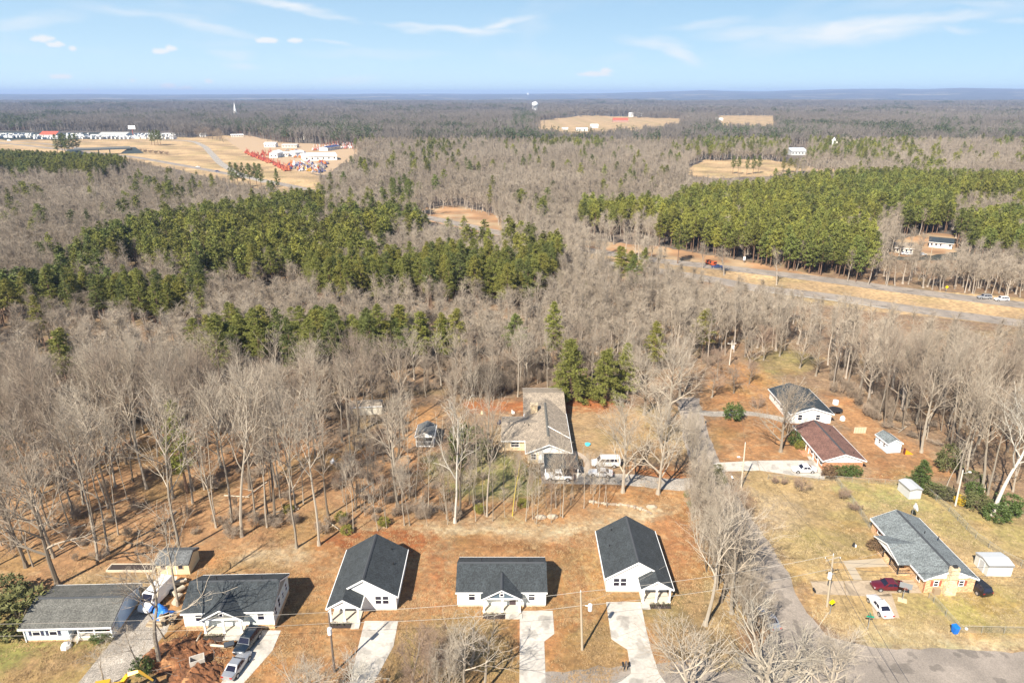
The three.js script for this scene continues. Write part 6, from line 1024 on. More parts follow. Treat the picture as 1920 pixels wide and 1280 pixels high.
// along the lane and the centre house's drive
hero('broad', 0, [1168, 923], 1.0, 0.85, 'left of two broad leafless trees beside the gravel drive of the tan roofed house', 'tree', B.pale, B.twigPale);
hero('broad', 1, [1234, 926], 1.1, 0.85, 'right of two broad leafless trees beside the gravel drive of the tan roofed house', 'tree', B.pale, B.twigPale);
hero('broad', 2, [1208, 778], 0.95, 0.95, 'big leafless tree with dense crown left of the lane end', 'tree', B.grey, B.twigPale); hero('broad', 3, [1252, 795], 1.05, 0.95, 'big leafless tree with dense crown nearest the lane end', 'tree', B.grey, B.twigPale); hero('broad', 1, [1275, 745], 0.95, 0.9, 'leafless tree behind the big pair at the lane end', 'tree', B.grey, B.twig); hero('broad', 2, [1240, 840], 0.9, 0.8, 'leafless tree between lane and tan roofed house lawn', 'tree', B.grey, B.twigPale);
hero('broad', 0, [1464, 847], 0.92, 0.8, 'round dense leafless tree before the brown roofed house', 'tree', B.grey, B.twig);
hero('broad', 2, [1376, 737], 0.42, 0.55, 'small dark orchard tree in the brown yard above the gravel lane', 'tree', B.dark, B.twigDark); hero('broad', 1, [1405, 720], 0.4, 0.5, 'second small orchard tree in the brown yard', 'tree', B.dark, B.twigRed);
hero('open', 1, [1323, 1172], 1.05, 0.9, 'tall pale leafless tree left of the lane mouth', 'tree', B.pale, B.twigPale); hero('open', 2, [1352, 1128], 0.95, 0.9, 'dark leaning leafless tree left of the lane', 'tree', B.dark, B.twig); hero('open', 0, [1372, 1150], 0.9, 0.9, 'slender leafless tree right of the tall pale one by the lane', 'tree', B.grey, B.twig);
for (const [i, [x, y]] of [[1310, 1020], [1338, 1050], [1352, 1012], [1325, 985], [1298, 975]].entries()) hero('brushy', i, [x, y], 0.95 + 0.1 * (i % 3), 0.85, `grey twiggy small tree left of the lane, ${['beside the right new house', 'lowest of the clump', 'nearest the lane', 'upper middle of the clump', 'uppermost of the clump'][i]}`, 'tree', B.pale, B.twigPale, 'bare_tree');
for (const [i, [x, y]] of [[1308, 900], [1298, 862], [1312, 935], [1290, 830], [1330, 960]].entries()) hero('brushy', i + 1, [x, y], 1.15, 1.0, `grey twiggy tree hanging over the lane, ${['second', 'third', 'fourth', 'topmost', 'lowest'][i]} from the top`, 'tree', B.pale, B.twigPale, 'bare_tree');
for (const [i, [x, y, h]] of [[1340, 1085, 0.8], [1358, 1060, 0.75], [1376, 1095, 0.75], [1362, 1030, 0.7], [1392, 1130, 0.7], [1345, 1105, 0.85]].entries()) hero(i % 2 ? 'slim' : 'open', i, [x, y], h, 0.8, `bare roadside tree in the row left of the lower lane, ${['second', 'fourth', 'fifth', 'topmost', 'lowest', 'third'][i]} one`, 'tree', i % 3 ? B.grey : B.dark, i % 2 ? B.twig : B.twigPale);
for (const [i, [x, y, h]] of [[1405, 690, 0.55], [1432, 676, 0.6], [1462, 668, 0.6], [1345, 712, 0.5], [1500, 690, 0.65], [1335, 745, 0.45], [1530, 705, 0.7]].entries()) hero('broad', i, [x, y], h, 0.6, `low leafless tree round the upper brown yard, ${['third', 'fourth', 'fifth', 'second', 'sixth', 'first', 'seventh'][i]} from the left`, 'tree', B.grey, i % 2 ? B.twigRed : B.twig);
for (const [i, [x, y, h]] of [[1330, 1070, 1.25], [1350, 1090, 1.1], [1368, 1078, 1.2], [1385, 1112, 1.1], [1398, 1150, 1.0], [1412, 1180, 0.9], [1345, 1040, 1.25], [1322, 1000, 1.2], [1305, 955, 1.2], [1376, 1135, 1.0]].entries()) hero('brushy', i, [x, y], h, 1.05, `twiggy thicket tree along the left side of the lane, ${['fourth', 'sixth', 'fifth', 'seventh', 'ninth', 'tenth', 'third', 'second', 'first', 'eighth'][i]} from its top`, 'tree', i % 2 ? B.grey : B.dark, i % 3 ? B.twig : B.twigPale, 'bare_thicket');
// the big sycamore at the bottom right
{
  const { trunk, crown } = bareTree({ ...BROAD, h: 13, r: 0.5, stems: 4, clear: 0.12, kids: [8, 5, 4], limb: 0.6, limbR: 0.6, spread: 0.95, lift: 0.05, crook: 0.18, twigs: [4, 3], twigLen: 1.1, twigR: 0.016 }, 321), p = ground(1440, 1318), t = thing('bare_tree', 'big spreading sycamore with pale mottled limbs at the bottom edge', 'tree', p, 0.6);
  trunk.build('trunk', B.pale, t); crown.build('crown', mat([0.35, 0.31, 0.25], 0.9), t); t.scale.set(1.25, 0.95, 1.25);
}
hero('broad', 1, [1545, 1345], 0.75, 0.8, 'leafless tree whose twigs reach over the bottom road', 'tree', B.pale, B.twigPale); hero('broad', 3, [1290, 1345], 0.7, 0.8, 'pale leafless tree at the bottom edge right of the concrete drive', 'tree', B.pale, B.twigPale);
// brush in front of the middle houses
for (const [i, [x, y, h]] of [[838, 1318, 1.35], [876, 1312, 1.2], [795, 1312, 1.2], [905, 1300, 0.9], [850, 1262, 0.85], [772, 1285, 1.0], [812, 1255, 0.95], [884, 1245, 0.6]].entries()) hero(i % 2 ? 'open' : 'brushy', i, [x, y], i % 2 ? h * 0.55 : h, i % 2 ? 0.75 : 0.9 + 0.1 * (i % 3), `${['tall grey', 'grey', 'reddish', 'low grey', 'grey brown', 'reddish brown', 'rust tinted', 'small grey'][i]} leafless thicket tree before the middle new house, ${['centre', 'right of centre', 'left of centre', 'right', 'upper middle', 'far left', 'upper left', 'upper right'][i]} of the clump`, 'tree', B.grey, [B.twigPale, B.twig, B.twigRed][[0, 0, 2, 1, 1, 2, 2, 0][i]]);
hero('broad', 0, [655, 1350], 0.45, 0.6, 'pale leafless tree reaching over the lower end of the second drive', 'tree', B.white, B.twigWhite); hero('broad', 2, [570, 1350], 0.5, 0.65, 'pale leafless tree at the bottom edge left of the second drive', 'tree', B.pale, B.twigPale);
// by the old white house
hero('open', 1, [299, 1246], 0.95, 1.1, 'leafless tree leaning over the gravel drive beside the dug soil', 'tree', B.grey, B.twigPale).rotation.z = 0.16; hero('open', 0, [333, 1135], 0.95, 0.7, 'leafless tree standing between white van and new grey gabled house', 'tree', B.grey, B.twigPale).rotation.z = 0.06; hero('slim', 2, [308, 1198], 0.68, 0.7, 'thin dark leafless tree at the right edge of the gravel drive', 'tree', B.dark, B.twigDark).rotation.z = 0.12; hero('slim', 0, [267, 1268], 0.42, 0.8, 'small ivy footed leafless tree at the bottom of the gravel drive', 'tree', B.grey, B.twig); hero('slim', 2, [195, 1290], 0.4, 0.8, 'bare sapling at the bottom edge before the old white house', 'tree', B.pale, B.twigPale);
hero('broad', 3, [108, 1097], 1.25, 0.95, 'big leafless tree with dark trunk right behind the old white house', 'tree', B.dark, B.twig); hero('tall', 4, [183, 1050], 1.1, 0.95, 'tall leafless tree behind the timber edged bed', 'tree', B.pale, B.twig); hero('tall', 1, [336, 1036], 1.15, 1.0, 'tall leafless tree rising right behind the cream shed', 'tree', B.grey, B.twigPale); hero('tall', 0, [100, 1045], 1.1, 0.95, 'tall leafless tree left of the timber edged bed', 'tree', B.grey, B.twig);
hero('tall', 2, [453, 1006], 1.28, 1.05, 'very tall pale leafless tree at the front of the left woods, leaning left', 'tree', B.pale, B.twigPale); hero('tall', 3, [598, 1022], 1.22, 1.0, 'very tall pale leafless tree just left of the red earth', 'tree', B.pale, B.twigPale); hero('tall', 1, [556, 1027], 1.1, 0.9, 'tall leafless tree left of the very tall one by the red earth', 'tree', B.grey, B.twig); hero('tall', 4, [434, 978], 1.15, 0.95, 'tall leafless tree behind the leaning pale one', 'tree', B.grey, B.twigPale); hero('tall', 0, [515, 972], 1.15, 1.0, 'tall leafless tree amid the front of the left woods', 'tree', B.dark, B.twig); hero('tall', 3, [215, 975], 1.2, 1.0, 'tall dark leafless tree deep in the left woods front', 'tree', B.dark, B.twigPale);
// the thin strip in front of the tan roofed house
const STRIP = [[853, 980, 1.02, 1.05, 'white'], [862, 968, 0.86, 0.9, 'dark'], [913, 968, 0.95, 0.7, 'pale'], [892, 977, 0.62, 0.5, 'pale'], [924, 977, 0.66, 0.5, 'grey'], [945, 938, 0.72, 0.6, 'pale'], [961, 967, 0.68, 0.5, 'yellow'], [986, 977, 0.72, 0.6, 'pale'], [999, 973, 0.52, 0.5, 'pale'], [1055, 970, 0.78, 0.7, 'pale'], [1051, 968, 0.6, 0.5, 'grey'], [1043, 948, 0.58, 0.5, 'pale'], [1095, 953, 0.6, 0.5, 'pale'], [1122, 950, 0.52, 0.45, 'pale'], [1138, 950, 0.5, 0.45, 'grey'], [837, 973, 0.62, 0.5, 'pale'], [802, 968, 0.72, 0.7, 'pale'], [758, 985, 0.66, 0.65, 'pale'], [768, 985, 0.74, 0.7, 'grey'], [725, 990, 0.6, 0.5, 'grey'], [708, 995, 0.5, 0.5, 'pale'], [1033, 946, 0.5, 0.45, 'grey'], [1133, 946, 0.48, 0.4, 'pale'], [780, 940, 0.8, 0.7, 'grey'], [700, 960, 0.8, 0.75, 'dark'], [662, 998, 0.75, 0.6, 'pale'], [880, 945, 0.6, 0.5, 'grey'], [965, 930, 0.5, 0.45, 'grey'], [1010, 930, 0.55, 0.5, 'pale'], [1075, 935, 0.5, 0.45, 'grey'], [1108, 925, 0.48, 0.45, 'pale']];
STRIP.forEach(([x, y, h, w, tone], i) => {
  const special = { 0: 'tall white barked leafless tree, stoutest in the strip before the tan roofed house', 1: 'dark leafless tree just right of the stout white one', 6: 'leafless tree with a bright yellow lichen covered trunk in the thin strip' }[i];
  hero(i === 0 ? 'open' : i < 3 ? 'tall' : 'slim', i, [x, y], i === 0 ? 1.3 : h, i === 0 ? 0.8 : w, special ?? `slender ${tone} leafless tree in the thin strip before the tan roofed house`, 'tree', { white: B.white, dark: B.dark, pale: B.pale, grey: B.grey, yellow: B.yellow }[tone], { white: B.twigWhite, dark: B.twigDark, pale: B.twigPale, grey: B.twig, yellow: B.twig }[tone], 'bare_tree', special ? undefined : `slender ${tone} trees of the thin strip`);
});
{
  const r = mulberry(63), label = 'thin bare sapling crowded into the strip before the tan roofed house', made = [];
  for (let i = 0; i < 46; i++) { const px = 640 + r() * 500, py = 935 + r() * 52 - (px > 1060 ? 18 : 0), tone = r() < 0.5; hero('slim', i, [px, py], 0.3 + 0.28 * r(), 0.32 + 0.2 * r(), label, 'tree', tone ? B.pale : B.grey, tone ? B.twigPale : B.twigRed, 'bare_sapling', 'thin saplings of the strip'); }
  const logs = [[240, 935, 1.2], [560, 955, 0.8], [420, 930, 1.0], [330, 960, 0.7], [700, 905, 1.1], [770, 915, 0.5], [610, 975, 0.9], [160, 985, 1.0], [500, 905, 1.3], [1700, 800, 1.0], [1850, 905, 0.9], [995, 760, 1.4]];
  logs.forEach(([x, y, s], i) => { const p = ground(x, y), a = r() * 3, l = 2 + 3 * s, o = new Geo().bar([0, 0.15, 0], [Math.cos(a) * l, 0.3, Math.sin(a) * l], 0.14, 0.07, 6).bar([Math.cos(a) * l * 0.6, 0.25, Math.sin(a) * l * 0.6], [Math.cos(a + 0.7) * l * 0.9, 0.7, Math.sin(a + 0.7) * l * 0.9], 0.05, 0.02, 4).build(numbered('fallen_log'), i % 2 ? B.pale : M.log); o.position.set(...p); tag(o, 'pale fallen trunk lying on the leaf litter of the woods', 'log', 'fallen trunks in the woods'); scene.add(o); });
}
// right woods
hero('tall', 2, [1862, 966], 0.95, 1.35, 'tall white sycamore with thick trunk at the edge of the right woods', 'tree', mat([0.62, 0.57, 0.5], 0.9), B.twigWhite); hero('tall', 0, [1728, 848], 0.92, 1.1, 'big leafless tree standing free behind the pale blue shed', 'tree', B.pale, B.twig); hero('tall', 3, [1838, 927], 0.9, 1.1, 'leafless tree with grey trunk left of the white sycamore', 'tree', B.grey, B.twig); hero('tall', 4, [1797, 905], 0.85, 0.9, 'leafless tree behind the leaning lamp pole', 'tree', B.grey, B.twig); hero('slim', 2, [1776, 912], 0.5, 0.7, 'thin pale sapling below the round evergreen', 'tree', B.pale, B.twigPale);
// evergreens
hero('fullpine', 0, [1070, 750], 1.18, 1.12, 'big dark cedar behind the tan roofed house, left of the pair', 'tree', B.pine, LEAF.cedar, 'cedar_tree'); hero('fullpine', 1, [1136, 752], 1.0, 1.05, 'big cedar behind the tan roofed house, right of the pair', 'tree', B.pine, LEAF.cedar, 'cedar_tree'); hero('fullpine', 2, [1172, 738], 1.0, 0.7, 'narrow cedar right of the big cedar pair', 'tree', B.pine, LEAF.pine, 'cedar_tree');
hero('pine', 0, [351, 925], 0.98, 1.05, 'single green pine standing high over the left woods', 'tree', B.pine, LEAF.pine, 'pine_tree'); hero('pine', 1, [20, 930], 0.82, 1.0, 'green pine crown at the left picture edge over bare trees', 'tree', B.pine, LEAF.pineDark, 'pine_tree'); hero('pine', 2, [1316, 676], 0.78, 1.15, 'bright green pine above the end of the lane', 'tree', B.pine, LEAF.pineYellow, 'pine_tree'); hero('pine', 3, [968, 690], 0.8, 1.0, 'single green pine left of the cedar pair', 'tree', B.pine, LEAF.pineDark, 'pine_tree'); hero('pine', 1, [1037, 695], 1.0, 1.0, 'tall green pine rising behind the left cedar', 'tree', B.pine, LEAF.pine, 'pine_tree'); hero('pine', 0, [1225, 700], 0.75, 1.1, 'olive green pine right of the cedars', 'tree', B.pine, LEAF.pineYellow, 'pine_tree'); hero('pine', 2, [1185, 560], 0.85, 1.1, 'dark pine by itself near the highway bend', 'tree', B.pine, LEAF.pineDark, 'pine_tree'); hero('fullpine', 1, [1052, 560], 0.7, 0.55, 'small cedar in the grey middle woods', 'tree', B.pine, LEAF.cedar, 'cedar_tree'); hero('fullpine', 0, [1096, 578], 0.75, 0.5, 'narrow cedar in the grey middle woods', 'tree', B.pine, LEAF.cedar, 'cedar_tree');
hero('fullpine', 2, [1724, 912], 0.42, 0.5, 'small pointed green fir above the light grey metal shed', 'tree', B.pine, LEAF.holly, 'fir_tree');
const shrub = (px, h, w, label, m, i = 0, name = 'bush') => hero('bush', i, px, h, w, label, 'bush', B.dark, m, name);
shrub([1585, 892], 1.1, 1.15, 'round green bush at the gable of the brown roofed house, left one', LEAF.holly, 0); shrub([1602, 892], 1.15, 1.15, 'round green bush at the gable of the brown roofed house, right one', LEAF.holly, 1); shrub([1567, 891], 1.0, 1.1, 'dull green bush left of the two round green bushes', LEAF.olive, 2); shrub([1553, 896], 1.35, 1.15, 'brown grey bush at the left corner of the brown roofed gable', LEAF.brown, 0);
shrub([1833, 955], 1.5, 2.0, 'dark rounded bush under the right woods, left of the white sycamore', LEAF.olive, 1); shrub([1888, 962], 1.9, 2.0, 'bright green bush right of the white sycamore', LEAF.holly, 2); shrub([1868, 975], 1.5, 1.8, 'green bush at the foot of the white sycamore', LEAF.holly, 0); shrub([1825, 930], 1.4, 1.4, 'green bush behind the dark rounded one', LEAF.holly, 1); shrub([1822, 905], 1.2, 1.5, 'low evergreen bush in the right woods', LEAF.olive, 2); shrub([1752, 925], 0.9, 2.0, 'dull green hedge bush right of the light grey metal shed', LEAF.olive, 0); shrub([1775, 932], 0.8, 1.8, 'brownish hedge bush left of the leaning lamp pole', LEAF.privet, 1); shrub([1800, 945], 0.9, 0.9, 'yellow flowering bush at the leaning lamp pole', mat([0.5, 0.34, 0.02], 0.8), 2); shrub([1776, 885], 2.9, 1.9, 'round dark evergreen tree at the right woods edge', LEAF.olive, 0, 'evergreen_bush');
shrub([1375, 786], 2.0, 2.0, 'green evergreen by the gravel lane corner', LEAF.holly, 1, 'evergreen_bush'); shrub([880, 868], 4.2, 3.6, 'large dark evergreen behind the thin strip of trees', LEAF.olive, 2, 'evergreen_bush'); shrub([38, 1172], 2.6, 3.6, 'big olive green bush beside the old white house', mat([0.13, 0.13, 0.04], 0.8), 0); shrub([8, 1140], 2.4, 3.0, 'second olive bush at the left edge behind the big one', LEAF.olive, 1); shrub([1345, 892], 1.3, 0.9, 'green hedge bush at the lane opposite the white mailbox, upper', LEAF.olive, 2); shrub([1352, 908], 1.1, 0.9, 'green hedge bush at the lane opposite the white mailbox, lower', LEAF.olive, 0); shrub([268, 1262], 1.2, 1.1, 'ivy green bush at the bottom of the gravel drive', LEAF.holly, 1);
shrub([1287, 932], 0.7, 0.45, 'small golden green conifer by the lane, uppermost of three', LEAF.pineYellow, 0); shrub([1293, 950], 0.7, 0.45, 'small golden green conifer by the lane, middle of three', LEAF.pine, 1); shrub([1299, 962], 0.55, 0.4, 'small golden green conifer by the lane, lowest of three', LEAF.pineYellow, 2); shrub([1640, 1031], 1.0, 1.05, 'round brown bush at the porch of the brick house', LEAF.brown, 0); shrub([187, 1200], 0.65, 1.0, 'low green bush below the porch railing of the old white house', LEAF.holly, 1); shrub([205, 1199], 0.6, 0.7, 'low green bush at the porch end of the old white house', LEAF.olive, 2); shrub([1490, 835], 1.6, 1.2, 'green bush before the front of the brown roofed house', LEAF.holly, 0); shrub([1500, 842], 1.0, 1.0, 'yellow green bush at the front steps of the brown roofed house', LEAF.pineYellow, 1);
for (const [i, [x, y, s]] of [[1500, 920, 1.1], [1470, 908, 0.6], [1453, 907, 0.6], [1582, 935, 0.9], [1603, 958, 0.8], [1372, 945, 1.4], [1420, 765, 1.2]].entries()) hero('scrub', i, [x, y], s * 0.7, s * 1.2, `leafless brown shrub on the right lawns, ${['largest on the open lawn', 'right of two small ones', 'left of two small ones', 'upper one at the fence', 'lower one at the fence', 'one beside the lane', 'one before the white house'][i]}`, 'shrub', B.dark, B.twigRed, 'bare_shrub');
for (const [i, [x, y]] of [[650, 1000], [720, 985], [980, 950], [640, 975], [540, 960], [900, 960]].entries()) shrub([x, y], 0.8, 0.9, `small yellow green evergreen shrub in the thin woods, ${['first', 'second', 'fourth', 'fifth', 'sixth', 'third'][i]} from the red earth`, LEAF.pineYellow, i, 'evergreen_bush');
// undergrowth and dry grass, which nobody could count
{
  const r = mulberry(808), spots = [], grass = [];
  for (let i = 0; i < 9000 && spots.length < 2600; i++) { const px = -40 + r() * 2000, py = 680 + Math.pow(r(), 1.3) * 400, p = ground(px, py); if (!inside(FRONT, px, py) || inside(YARD, px, py) || inAny(CLEAR, px, py) || inAny(KEEP, px, py) || (px > 920 && px < 1200 && py > 840) || r() > (px < 640 && py > 800 ? 0.07 : py > 800 ? 0.10 + 0.25 * smooth(0.45, 0.65, fbm(p[0] / 14, p[2] / 14, 3)) : 0.2 + 0.7 * smooth(0.45, 0.65, fbm(p[0] / 14, p[2] / 14, 3)) + (py < 790 ? (px > 1320 ? 0.0 : 0.3) : 0))) continue; spots.push({ x: p[0], z: p[2], v: r(), turn: r() * 6, sx: 0.4 + 0.9 * r(), sy: 0.25 + 0.6 * r() + (py < 780 ? 0.4 : 0), tone: r() }); }
  mass('undergrowth', 'thin leafless undergrowth scattered through the nearer woods', spots, FORMS.scrub.map((f, i) => [i, 3, [[f.trunk, WHITE, 'stem_mass', (w, c) => c.setRGB(0.24, 0.19, 0.14)], [f.crown, WHITE, 'twig_mass', (w, c) => { const k = 0.75 + 0.5 * w.tone; return c.setRGB(0.30 * k, 0.235 * k, 0.175 * k); }]]]));
  const blade = (seed) => { const g = new Geo(), q = mulberry(seed); for (let i = 0; i < 9; i++) { const a = q() * 6.28, l = 0.12 + 0.2 * q(), x = (q() - 0.5) * 0.5, z = (q() - 0.5) * 0.5; g.tri([x - 0.02, 0, z], [x + 0.02, 0, z + 0.01], [x + Math.cos(a) * l * 0.7, l * 0.7, z + Math.sin(a) * l * 0.7]); } return g.geometry(); };
  const paved2 = [[[974, 1140], [1042, 1140], [1044, 1190], [1026, 1300], [968, 1300], [968, 1140]], [[1130, 1125], [1210, 1125], [1240, 1262], [1262, 1300], [1110, 1300], [1165, 1262]], [[676, 1160], [750, 1160], [742, 1215], [690, 1300], [645, 1300]], [[446, 1175], [530, 1178], [512, 1222], [440, 1300], [395, 1300]], [[120, 1300], [215, 1190], [240, 1130], [322, 1140], [318, 1190], [230, 1300]], [[1290, 745], [1330, 790], [1395, 950], [1530, 1160], [1580, 1200], [2000, 1228], [2000, 1300], [1100, 1300], [1180, 1268], [1390, 1255], [1400, 1110], [1320, 930], [1285, 800]], [[1519, 1085], [1735, 1085], [1735, 1118], [1692, 1160], [1632, 1162], [1525, 1118]], [[1575, 1044], [1676, 1044], [1676, 1066], [1620, 1090], [1598, 1090]], [[1320, 860], [1550, 842], [1552, 902], [1330, 890]]];
  for (let i = 0; i < 90000 && grass.length < 42000; i++) { const px = -40 + r() * 2000, py = 880 + Math.pow(r(), 0.75) * 420, p = ground(px, py); if (inAny(paved2, px, py) || (px < 1300 && r() < 0.45) || r() > 0.15 + 1.2 * smooth(0.42, 0.62, fbm(p[0] / 6, p[2] / 6, 3))) continue; grass.push({ lot: px < 1320, x: p[0], z: p[2], v: r(), turn: r() * 6, sx: 0.8 + r(), sy: 0.6 + 0.8 * r(), tone: fbm(p[0] / 9 + 50, p[2] / 9, 3) }); }
  mass('dry_grass', 'dry winter grass in tufts over the lots and lawns', grass, [0, 1].map((i) => [i, 2, [[blade(60 + i), WHITE, 'grass_mass', (w, c) => { const k = 0.7 + 0.6 * w.v; if (w.lot) return c.setRGB(lerp(0.42, 0.30, w.tone) * k, lerp(0.275, 0.205, w.tone) * k, lerp(0.145, 0.095, w.tone) * k); return c.setRGB(lerp(0.43, 0.32, w.tone) * k, lerp(0.32, 0.255, w.tone) * k, lerp(0.185, 0.13, w.tone) * k); }]]]));
}
// ---------- the far land: highway, fields, yards, distant woods ----------
sheet('field', [[-80, 262], [100, 262], [370, 257], [425, 253], [470, 272], [520, 310], [600, 330], [640, 352], [640, 380], [560, 372], [440, 345], [330, 318], [170, 292], [-80, 285]], M.field, 0.05);
sheet('field', [[766, 398], [800, 389], [860, 385], [944, 406], [975, 424], [960, 446], [880, 432], [800, 414]], M.bankEarth, 0.05);
sheet('field', [[1000, 230], [1000, 226], [1100, 216], [1300, 222], [1300, 238], [1110, 262], [1000, 258]], M.field, 0.08); sheet('field', [[1335, 216], [1462, 216], [1465, 244], [1330, 244]], M.field, 0.08); sheet('field', [[1285, 318], [1322, 300], [1440, 299], [1500, 311], [1580, 314], [1588, 325], [1500, 322], [1440, 331], [1330, 334], [1290, 328]], M.field, 0.06);
sheet('field', [[1040, 448], [1240, 464], [1370, 487], [1500, 512], [1640, 536], [2000, 566], [2000, 625], [1900, 612], [1760, 596], [1600, 580], [1480, 560], [1300, 520], [1100, 486]], M.field, 0.03);
sheet('bank', [[1040, 446], [1120, 452], [1240, 462], [1370, 485], [1500, 510], [1600, 528], [1600, 532], [1480, 517], [1360, 499], [1240, 482], [1080, 466]], M.bankEarth, 0.045);
sheet('yard_ground', [[425, 262], [450, 252], [540, 268], [640, 271], [720, 274], [700, 296], [640, 306], [612, 328], [560, 322], [490, 300]], M.paleEarth, 0.06);
ribbon('highway', [[-60, 262], [60, 274], [150, 284], [240, 293], [330, 308], [440, 328], [560, 352], [660, 378], [860, 420], [1060, 462], [1240, 489], [1340, 500], [1560, 526], [1700, 545], [1960, 577]], 9.5, M.asphalt, 0.075);
ribbon('highway', [[1060, 484], [1200, 503], [1340, 525], [1420, 540], [1560, 557], [1700, 578], [1960, 612]], 9.5, M.asphalt, 0.075);
ribbon('ramp_road', [[300, 262], [350, 264], [378, 272], [396, 288], [416, 308], [450, 326], [500, 342]], 8, M.gravel, 0.09);
ribbon('ramp_road', [[-60, 266], [60, 268], [150, 277.5]], 8, M.asphalt, 0.09); ribbon('farm_lane', [[422, 256], [436, 268], [456, 281], [480, 296]], 6, M.paleEarth, 0.1);
const edge = new Geo();
{   // guard rail along the near carriageway
  const t = thing('guard_rail', 'galvanised guard rail along the near side of the highway', 'guard rail'), l = new THREE.CatmullRomCurve3([[1390, 545], [1480, 556], [1560, 566], [1660, 581]].map((q) => V(...ground(...q)))), n = 30, g = new Geo();
  for (let i = 0; i < n; i++) { const a = l.getPointAt(i / n), b = l.getPointAt((i + 1) / n); g.hex([a.x, 0.5, a.z], [b.x, 0.5, b.z], [b.x, 0.5, b.z - 0.06], [a.x, 0.5, a.z - 0.06], [a.x, 0.82, a.z], [b.x, 0.82, b.z], [b.x, 0.82, b.z - 0.06], [a.x, 0.82, a.z - 0.06]); new Geo().box(-0.07, 0.07, 0, 0.8, -0.2, -0.07).build('post', M.wood, t).position.set(a.x, 0, a.z); }
  g.build('rail', M.galv, t);
}
{   // the overpass
  const a = ground(140, 292), b = ground(246, 288), t = thing('overpass_bridge', 'dark concrete overpass bridge crossing the far highway', 'bridge', a, Math.atan2(-(b[2] - a[2]), b[0] - a[0])), L = Math.hypot(b[0] - a[0], b[2] - a[2]), c = mat([0.20, 0.21, 0.21], 0.9), d = mat([0.06, 0.085, 0.10], 0.8);
  new Geo().box(0, L, 7.0, 7.4, -11, 0).build('deck', c, t); new Geo().box(0, L, 5.6, 7.0, -0.5, -0.1).box(0, L, 5.6, 7.0, -10.8, -10.4).build('girder', d, t); new Geo().box(0, L, 7.404, 8.3, -0.3, 0).box(0, L, 7.404, 8.3, -11, -10.7).build('parapet', c, t);
  for (const x of [L * 0.42, L * 0.62]) { new Geo().box(x - 0.6, x + 0.6, 4.8, 5.6, -10.5, -0.5).build('pier_cap', c, t); for (const z of [-9, -5.5, -2]) new Geo().bar([x, 0, z], [x, 4.8, z], 0.55, 0.55, 8).build('column', c, t); }
  new Geo().profile([[L - 12, 0], [L + 14, 0], [L + 6, 7.0], [L, 7.0]], -12, -1).build('abutment', d, t); new Geo().profile([[-14, 0], [16, 0], [2, 7.0], [-6, 7.0]], -12, -1).build('abutment', d, t);
}
// recreational vehicles in rows on the sales lot
{
  const body = new Geo().profile([[-4.6, 0.7], [4.2, 0.7], [4.8, 1.7], [4.6, 3.7], [-4.6, 3.7]], -1.25, 1.25), wn = new Geo(); for (const z of [-1.27, 1.25]) for (const x of [-3.4, -1.2, 1.2, 3]) wn.box(x - 0.6, x + 0.6, 2.0, 2.9, z, z + 0.02);
  const wheels = new Geo(); for (const x of [-1.6, -0.6, 0.4]) wheels.bar([x, 0.38, -1.2], [x, 0.38, 1.2], 0.38, 0.38, 8);
  const bg = body.geometry(), wg = wn.geometry(), hg = wheels.geometry(), r = mulberry(321), whites = [mat([0.78, 0.78, 0.77], 0.5), mat([0.66, 0.65, 0.62], 0.5), mat([0.74, 0.72, 0.66], 0.5), mat([0.42, 0.44, 0.5], 0.5)];
  for (let row = 0; row < 4; row++) for (let k = 0; k < 46; k++) {
    const px = -20 + k * 7.7 + r() * 3, py = 253 + row * 2.5 + r() * 0.8; if ((px > 66 && px < 122 && row < 1) || (px > 178 && px < 250 && row < 1) || (px < 60 && row > 2) || r() < 0.08) continue;
    const t = thing('recreational_vehicle', 'white recreational vehicle parked in the long rows of the far sales lot', 'recreational vehicle', ground(px, py), 1.2 + r() * 0.7 + (r() < 0.25 ? 1.4 : 0), 'recreational vehicles on the far lot');
    for (const [n, g, m] of [['body', bg, whites[r() < 0.6 ? 0 : 1 + Math.floor(r() * 3)]], ['window', wg, M.glass], ['wheels', hg, M.tyre]]) { const o = new THREE.Mesh(g, m); o.name = n; o.castShadow = true; t.add(o); }
  }
}
function farBuilding(name, label, category, a, b, D, h, r, axis, wallM, roofM, o = {}) {
  const t = lot(name, label, category, a, b), L = t.L; gableWalls(new Geo(), 0, L, -D, 0, h, r, axis, 0).build('wall', wallM, t); gableRoof(t, roofM, 0, L, -D, 0, h, r, axis, 0.5, 0.5, false, o.trim ?? M.trim);
  const n = o.n ?? Math.max(2, Math.round(L / 4)); for (let i = 0; i < n; i++) win(t, 'f', (i + 0.5) * L / n, h * 0.35, 0, Math.min(1.6, L / n * 0.4), Math.min(1.6, h * 0.35), { one: true });
  if (o.door) door(t, 'f', L * 0.5 + 1.5, 0, 0, 1.2, 2.1, M.door);
  return t;
}
Object.assign(M, { redRoof: mat([0.45, 0.09, 0.05], 0.6), whiteRoof: mat([0.80, 0.80, 0.79], 0.5), greyRoof: mat([0.40, 0.40, 0.38], 0.6), rustRoof: mat([0.34, 0.11, 0.08], 0.7), pinkBrick: mat([0.42, 0.24, 0.18], 0.9) });
farBuilding('showroom', 'wide showroom building with bright red roof among the white vehicles', 'building', [74, 258], [104, 258], 22, 5, 5, 'x', M.cream, M.redRoof, { n: 6, door: true });
farBuilding('warehouse', 'long warehouse with pale grey roof on the far sales lot', 'building', [184, 258], [236, 258], 26, 5, 3.5, 'x', M.white, M.greyRoof, { n: 8, door: true });
